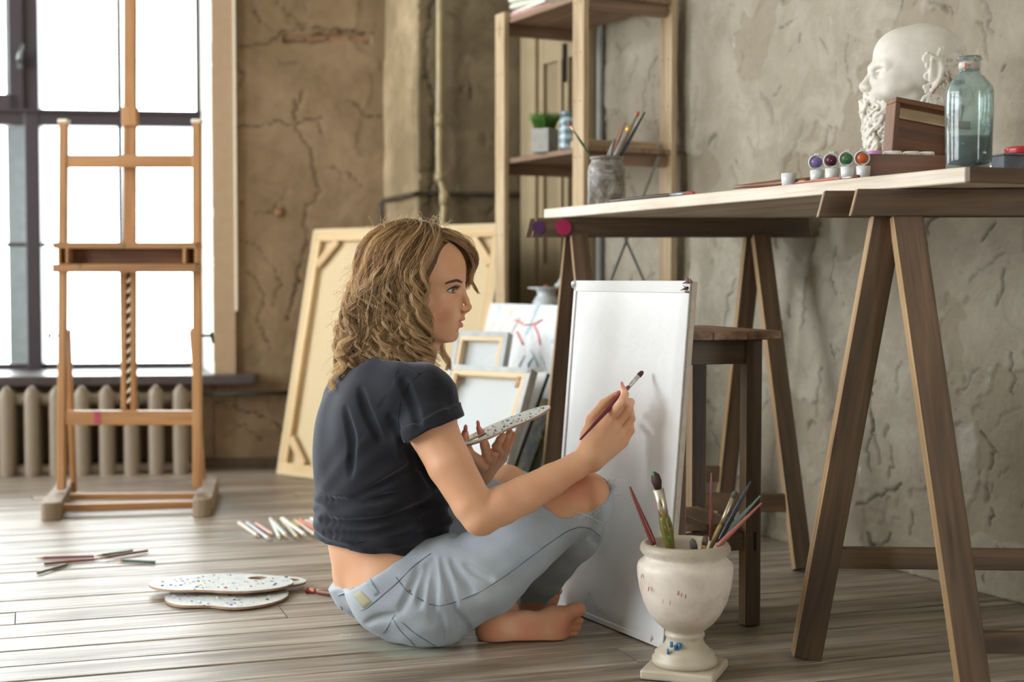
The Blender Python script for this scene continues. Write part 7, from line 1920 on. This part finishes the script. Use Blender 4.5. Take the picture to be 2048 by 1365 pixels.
def lock(th0, el0, th1, zend, lay, nst=22, wav=1.0, flare=1.0, spread=5.0, curl_end=1.0, tone0=None, xbias=0.0):
    n = 26; base = []; ph = rh.rand() * 6.28; ph2 = rh.rand() * 6.28; wl = 50 + 22 * rh.rand(); tone0 = rh.rand() if tone0 is None else tone0
    side = 1 if th1 > 0 else -1
    for i in range(n):
        t = i / (n - 1)
        a = min(1.0, t / 0.42); b_ = max(0.0, (t - 0.42) / 0.58)
        th = th0 + (th1 - th0) * (a ** 0.8); el = el0 + (-6 - el0) * (a ** 1.25)
        p = scalp(th, el, lay * (1.0 + 0.05 * math.sin(PI * a)))
        if b_ > 0:
            z0_ = p[2]; z = z0_ + (zend - z0_) * b_
            back = max(0.0, -math.cos(math.radians(th1)))
            f = 1 + flare * ((0.10 + 0.24 * back) * math.sin(min(1, b_ * 1.3) * PI / 2))
            c = math.cos(math.radians(th1)); sn = math.sin(math.radians(th1)); p = np.array([-8 + (p[0] + 8) * f, p[1] * (1 + flare * 0.12 * b_), z])
            p[0] += xbias * b_
        s_ = t * 240
        amp = wav * (1.0 + 13.5 * min(1, max(0, t - 0.18) / 0.6)); tang = np.array([-math.sin(math.radians(th)), math.cos(math.radians(th)), 0]); rad = np.array([math.cos(math.radians(th)), math.sin(math.radians(th)), 0])
        ce = 1 + curl_end * max(0, t - 0.75) * 2
        p = p + tang * amp * ce * math.sin(s_ / wl * 6.28 + ph) + rad * amp * 0.6 * ce * math.cos(s_ / wl * 6.28 + ph + 0.8) + np.array([0, 0, 1.0]) * amp * 0.3 * math.sin(s_ / wl * 6.28 * 0.5 + ph2)
        base.append(p)
    base = np.array(base); tt = np.linspace(0, 1, n)
    for q in range(nst):
        o = rh.normal(size=3) * spread; o2 = rh.normal(size=3) * spread * 0.9; ph3 = rh.rand() * 6.28; cut = 1 - 0.22 * rh.rand() ** 2
        env = (0.75 + 0.55 * np.sin(np.pi * np.clip(tt * 0.9, 0, 1)) - 0.55 * tt)[:, None]
        w = base + o * env + (o2 * (tt[:, None] ** 2) * 0.35) + (np.sin(tt * 21 + ph3) * 0.9)[:, None] * np.array([0.6, 0.6, 0.4])
        m_ = max(6, int(n * cut)); w = w[:m_]
        w = w; W_ = H0 + (w * kh) @ Rh.T
        r = np.full(m_, 0.00042) * (0.8 + 0.5 * rh.rand()); r[-5:] *= np.linspace(1, 0.25, 5)
        HW.append((W_, r, np.clip(tone0 * 0.6 + 0.4 * rh.rand(), 0, 1)))
# near side and back, several layers
for lay, cnt, sp in ((1.03, 60, 4.5), (1.08, 75, 3.6), (1.13, 75, 3.0), (1.17, 55, 2.4)):
    for i in range(cnt):
        th1 = -75 - 120 * ((i + rh.rand()) / cnt); edge = (-th1 - 75) / 120
        th0 = -25 - 130 * edge ** 1.1 + rh.normal() * 9; el0 = 62 + 22 * rh.rand() - 8 * (edge < 0.12)
        zend = -140 - 30 * rh.rand() - 42 * edge * rh.rand() - (8 if edge < 0.15 else 0)
        lock(th0, el0, th1 + rh.normal() * 4, zend, lay + 0.03 * rh.normal(), 20, 1.05 + 0.5 * rh.rand(), 1.0, sp, 1.3, tone0=rh.choice([0.0, 0.15, 0.4, 0.7, 0.95, 0.8]))
# front lock that frames the cheek and falls on the collar
for i in range(16):
    lock(-18 - 8 * rh.rand(), 52 + 14 * rh.rand(), -74 - 6 * rh.rand(), -158 - 26 * rh.rand(), 1.04 + 0.07 * rh.rand(), 18, 1.2, 0.6, 2.8, 1.6, tone0=rh.choice([0.1, 0.35, 0.7]), xbias=6 + 14 * rh.rand())
# far side, behind the cheek
for i in range(60):
    f = rh.rand(); th1 = 78 + 102 * f
    lock(30 + 110 * f * rh.rand(), 60 + 22 * rh.rand(), th1, -120 - 50 * rh.rand(), 1.05 + 0.10 * rh.rand(), 16, 1.1, 0.9, 3.8, tone0=0.5 + 0.5 * rh.rand())
def free_lock(pts, nst, spread, tone, r=0.00038, seed=0, wob=2.0):
    """lock along head pixel points (px, py, dy)"""
    P_ = np.array([[x - 838, d, 570 - y] for x, y, d in pts], float); m_ = len(P_); tt = np.linspace(0, m_ - 1, 24)
    i0 = np.clip(tt.astype(int), 0, m_ - 2); f = (tt - i0)[:, None]
    g = lambda k: P_[np.clip(i0 + k, 0, m_ - 1)]
    c = 0.5 * (2 * g(0) + (g(1) - g(-1)) * f + (2 * g(-1) - 5 * g(0) + 4 * g(1) - g(2)) * f ** 2 + (3 * g(0) - g(-1) - 3 * g(1) + g(2)) * f ** 3)
    u = np.linspace(0, 1, 24)[:, None]
    for q in range(nst):
        o = rh.normal(size=3) * spread; ph = rh.rand() * 6.28
        w = c + o * (0.5 + 0.8 * np.sin(np.pi * u * 0.85)) * (1 - 0.6 * u ** 2) + np.sin(u * 12 + ph) * wob * u * rh.normal(size=3)
        cut = 24 - int(rh.rand() ** 2 * 6); W_ = H0 + (w[:cut] * kh) @ Rh.T; rr = np.full(cut, r); rr[-4:] *= np.linspace(1, 0.3, 4)
        HW.append((W_, rr, np.clip(tone + 0.35 * (rh.rand() - 0.5), 0, 1)))
# quiff above the forehead going over to the far side
for i in range(30):
    a = rh.rand(); y0 = -28 + 46 * a; j = rh.rand()
    free_lock([(838 + 22 * rh.rand(), 474 - 6 * rh.rand(), y0), (868 + 10 * rh.rand(), 460 + 10 * j, y0 + 6), (902 + 10 * j, 468 + 12 * j, y0 + 16), (928 + 8 * j, 486 + 12 * j, y0 + 34), (938 + 7 * j, 512 + 8 * rh.rand(), 36 + 20 * rh.rand()), (934 + 8 * rh.rand(), 536, 52 + 12 * rh.rand()), (924 + 8 * rh.rand(), 548 + 24 * rh.rand(), 62 + 10 * rh.rand())], 18, 3.0, rh.choice([0.1, 0.35, 0.6]))
for i in range(26):
    j = rh.rand(); yy = 20 + 25 * rh.rand()
    free_lock([(872, 474, yy - 20), (900, 484 + 4 * j, yy - 8), (916 + 6 * j, 500 + 6 * j, yy + 6), (924 + 8 * j, 520, 40 + 14 * rh.rand()), (925 + 8 * j, 540 + 8 * rh.rand(), 50 + 8 * rh.rand()), (922 + 6 * j, 562 + 20 * rh.rand(), 60)], 18, 3.0, rh.choice([0.05, 0.2, 0.5]))
# hairline fringe sweeping back from the temple, wavy
for i in range(44):
    a = rh.rand(); x0 = 905 - 44 * a; y0 = 489 + 60 * a * a; e = 14 * rh.normal(); e2 = 10 * rh.normal()
    free_lock([(x0 - 2, y0 - 4, -22 - 34 * a), (x0 - 26, y0 - 10 + 6 * a, -40 - 36 * a), (x0 - 72, y0 + 8, -70 - 14 * a), (x0 - 98 + e2, y0 + 52, -92), (x0 - 130 + e, y0 + 92, -97), (x0 - 114 + e2, y0 + 128, -99), (x0 - 136 + e, y0 + 166, -96), (x0 - 108 + e2, y0 + 200, -94), (x0 - 126 + e, y0 + 232, -92)], 16, 2.6, rh.choice([0.1, 0.3, 0.55, 0.85]))
# loose strand over the brow on the far side, wisps by the nape and on the collar
for i in range(5): free_lock([(930, 500, 26), (944, 530, 30), (937, 556, 34), (946, 574, 30), (952 + 4 * rh.rand(), 588, 26)], 7, 1.6, 0.6)
for i in range(12): free_lock([(862, 640, 62), (872, 680, 64), (868 + 8 * rh.rand(), 706, 58), (884 + 8 * rh.rand(), 728, 52), (880 + 14 * rh.rand(), 744, 50)], 9, 2.6, 0.9)
for i in range(12): free_lock([(844, 650, -62), (858, 690, -68), (842 + 12 * rh.rand(), 714, -76), (866 + 8 * rh.rand(), 738, -78), (856 + 10 * rh.rand(), 756, -78), (876 + 12 * rh.rand(), 776 + 10 * rh.rand(), -80)], 9, 2.2, rh.choice([0.1, 0.4, 0.7]))
# curls hanging over the back of the shirt
for i in range(60):
    x0 = 700 + 120 * rh.rand() ** 0.8; dd = -74 - 26 * rh.rand() if x0 > 740 else -50 - 30 * rh.rand(); lo = 40 + 55 * rh.rand() * (1.5 - (x0 - 700) / 120); s1 = rh.choice([-1, 1]) * (7 + 7 * rh.rand()); y0 = 640 + 30 * rh.rand()
    dr = -26 * rh.rand() if x0 < 760 else -8
    free_lock([(x0, y0, dd), (x0 + s1 + dr * 0.2, y0 + lo * 0.28, dd - 6), (x0 - s1 + dr * 0.5, y0 + lo * 0.55, dd - 8), (x0 + s1 + dr * 0.8, y0 + lo * 0.8, dd - 8), (x0 - s1 * 1.3 + dr, y0 + lo, dd - 6), (x0 - s1 * 0.3 + dr, y0 + lo * 1.12, dd - 6)], 14, 2.3, rh.choice([0.2, 0.5, 0.8, 1.0]))
# flyaways
for i in range(90):
    x = 745 + 160 * rh.rand(); d = rh.normal() * 25; yt = 470 - 14 * math.sqrt(max(0, 1 - ((x - 840) / 110) ** 2)); L = 8 + 26 * rh.rand() ** 2
    free_lock([(x, yt + 6, d), (x + rh.normal() * 5, yt - L * 0.5, d), (x + rh.normal() * 12, yt - L, d + rh.normal() * 6)], 1, 0.5, 0.9, 0.00022, wob=4)
for i in range(110):
    y = 520 + 230 * rh.rand(); x = 735 - 40 * min(1, (y - 500) / 120) + 8 * rh.normal(); d = rh.normal() * 35; L = 10 + 24 * rh.rand()
    free_lock([(x + 12, y - 12, d), (x, y, d), (x - L * 0.7, y + L * 0.5, d + rh.normal() * 8), (x - L, y + L * (0.5 + rh.rand()), d)], 2, 1.0, 0.85, 0.00024, wob=5)
def build_hair(name, HW):
    V, Q, T, A = [], [], [], []; off = 0
    for P_, r, tone in HW:
        n = len(P_); d = np.gradient(P_, axis=0); d /= np.linalg.norm(d, axis=1)[:, None] + 1e-9
        a = np.array([0.3, 1.0, 0.2]); u = np.cross(d, a); u /= np.linalg.norm(u, axis=1)[:, None] + 1e-9; w = np.cross(d, u)
        ring = np.stack([P_ + (u * math.cos(x) + w * math.sin(x)) * r[:, None] for x in (0, 2.094, 4.189)], 1).reshape(-1, 3)
        V.append(ring); i = np.arange(n - 1)[:, None] * 3 + off
        for j in range(3): Q.append(np.concatenate([i + j, i + (j + 1) % 3, i + 3 + (j + 1) % 3, i + 3 + j], 1))
        T.append(np.full(n * 3, tone)); A.append(np.repeat(np.linspace(0, 1, n), 3)); off += n * 3
    me = make_mesh(name, np.concatenate(V), np.concatenate(Q))
    for an, ar in (('tone', np.concatenate(T)), ('along', np.concatenate(A))):
        at = me.attributes.new(an, 'FLOAT', 'POINT'); at.data.foreach_set('value', ar.astype(np.float32))
    return me
hme = build_hair('hair', HW); print('hair strands', len(HW), 'faces', len(hme.polygons))
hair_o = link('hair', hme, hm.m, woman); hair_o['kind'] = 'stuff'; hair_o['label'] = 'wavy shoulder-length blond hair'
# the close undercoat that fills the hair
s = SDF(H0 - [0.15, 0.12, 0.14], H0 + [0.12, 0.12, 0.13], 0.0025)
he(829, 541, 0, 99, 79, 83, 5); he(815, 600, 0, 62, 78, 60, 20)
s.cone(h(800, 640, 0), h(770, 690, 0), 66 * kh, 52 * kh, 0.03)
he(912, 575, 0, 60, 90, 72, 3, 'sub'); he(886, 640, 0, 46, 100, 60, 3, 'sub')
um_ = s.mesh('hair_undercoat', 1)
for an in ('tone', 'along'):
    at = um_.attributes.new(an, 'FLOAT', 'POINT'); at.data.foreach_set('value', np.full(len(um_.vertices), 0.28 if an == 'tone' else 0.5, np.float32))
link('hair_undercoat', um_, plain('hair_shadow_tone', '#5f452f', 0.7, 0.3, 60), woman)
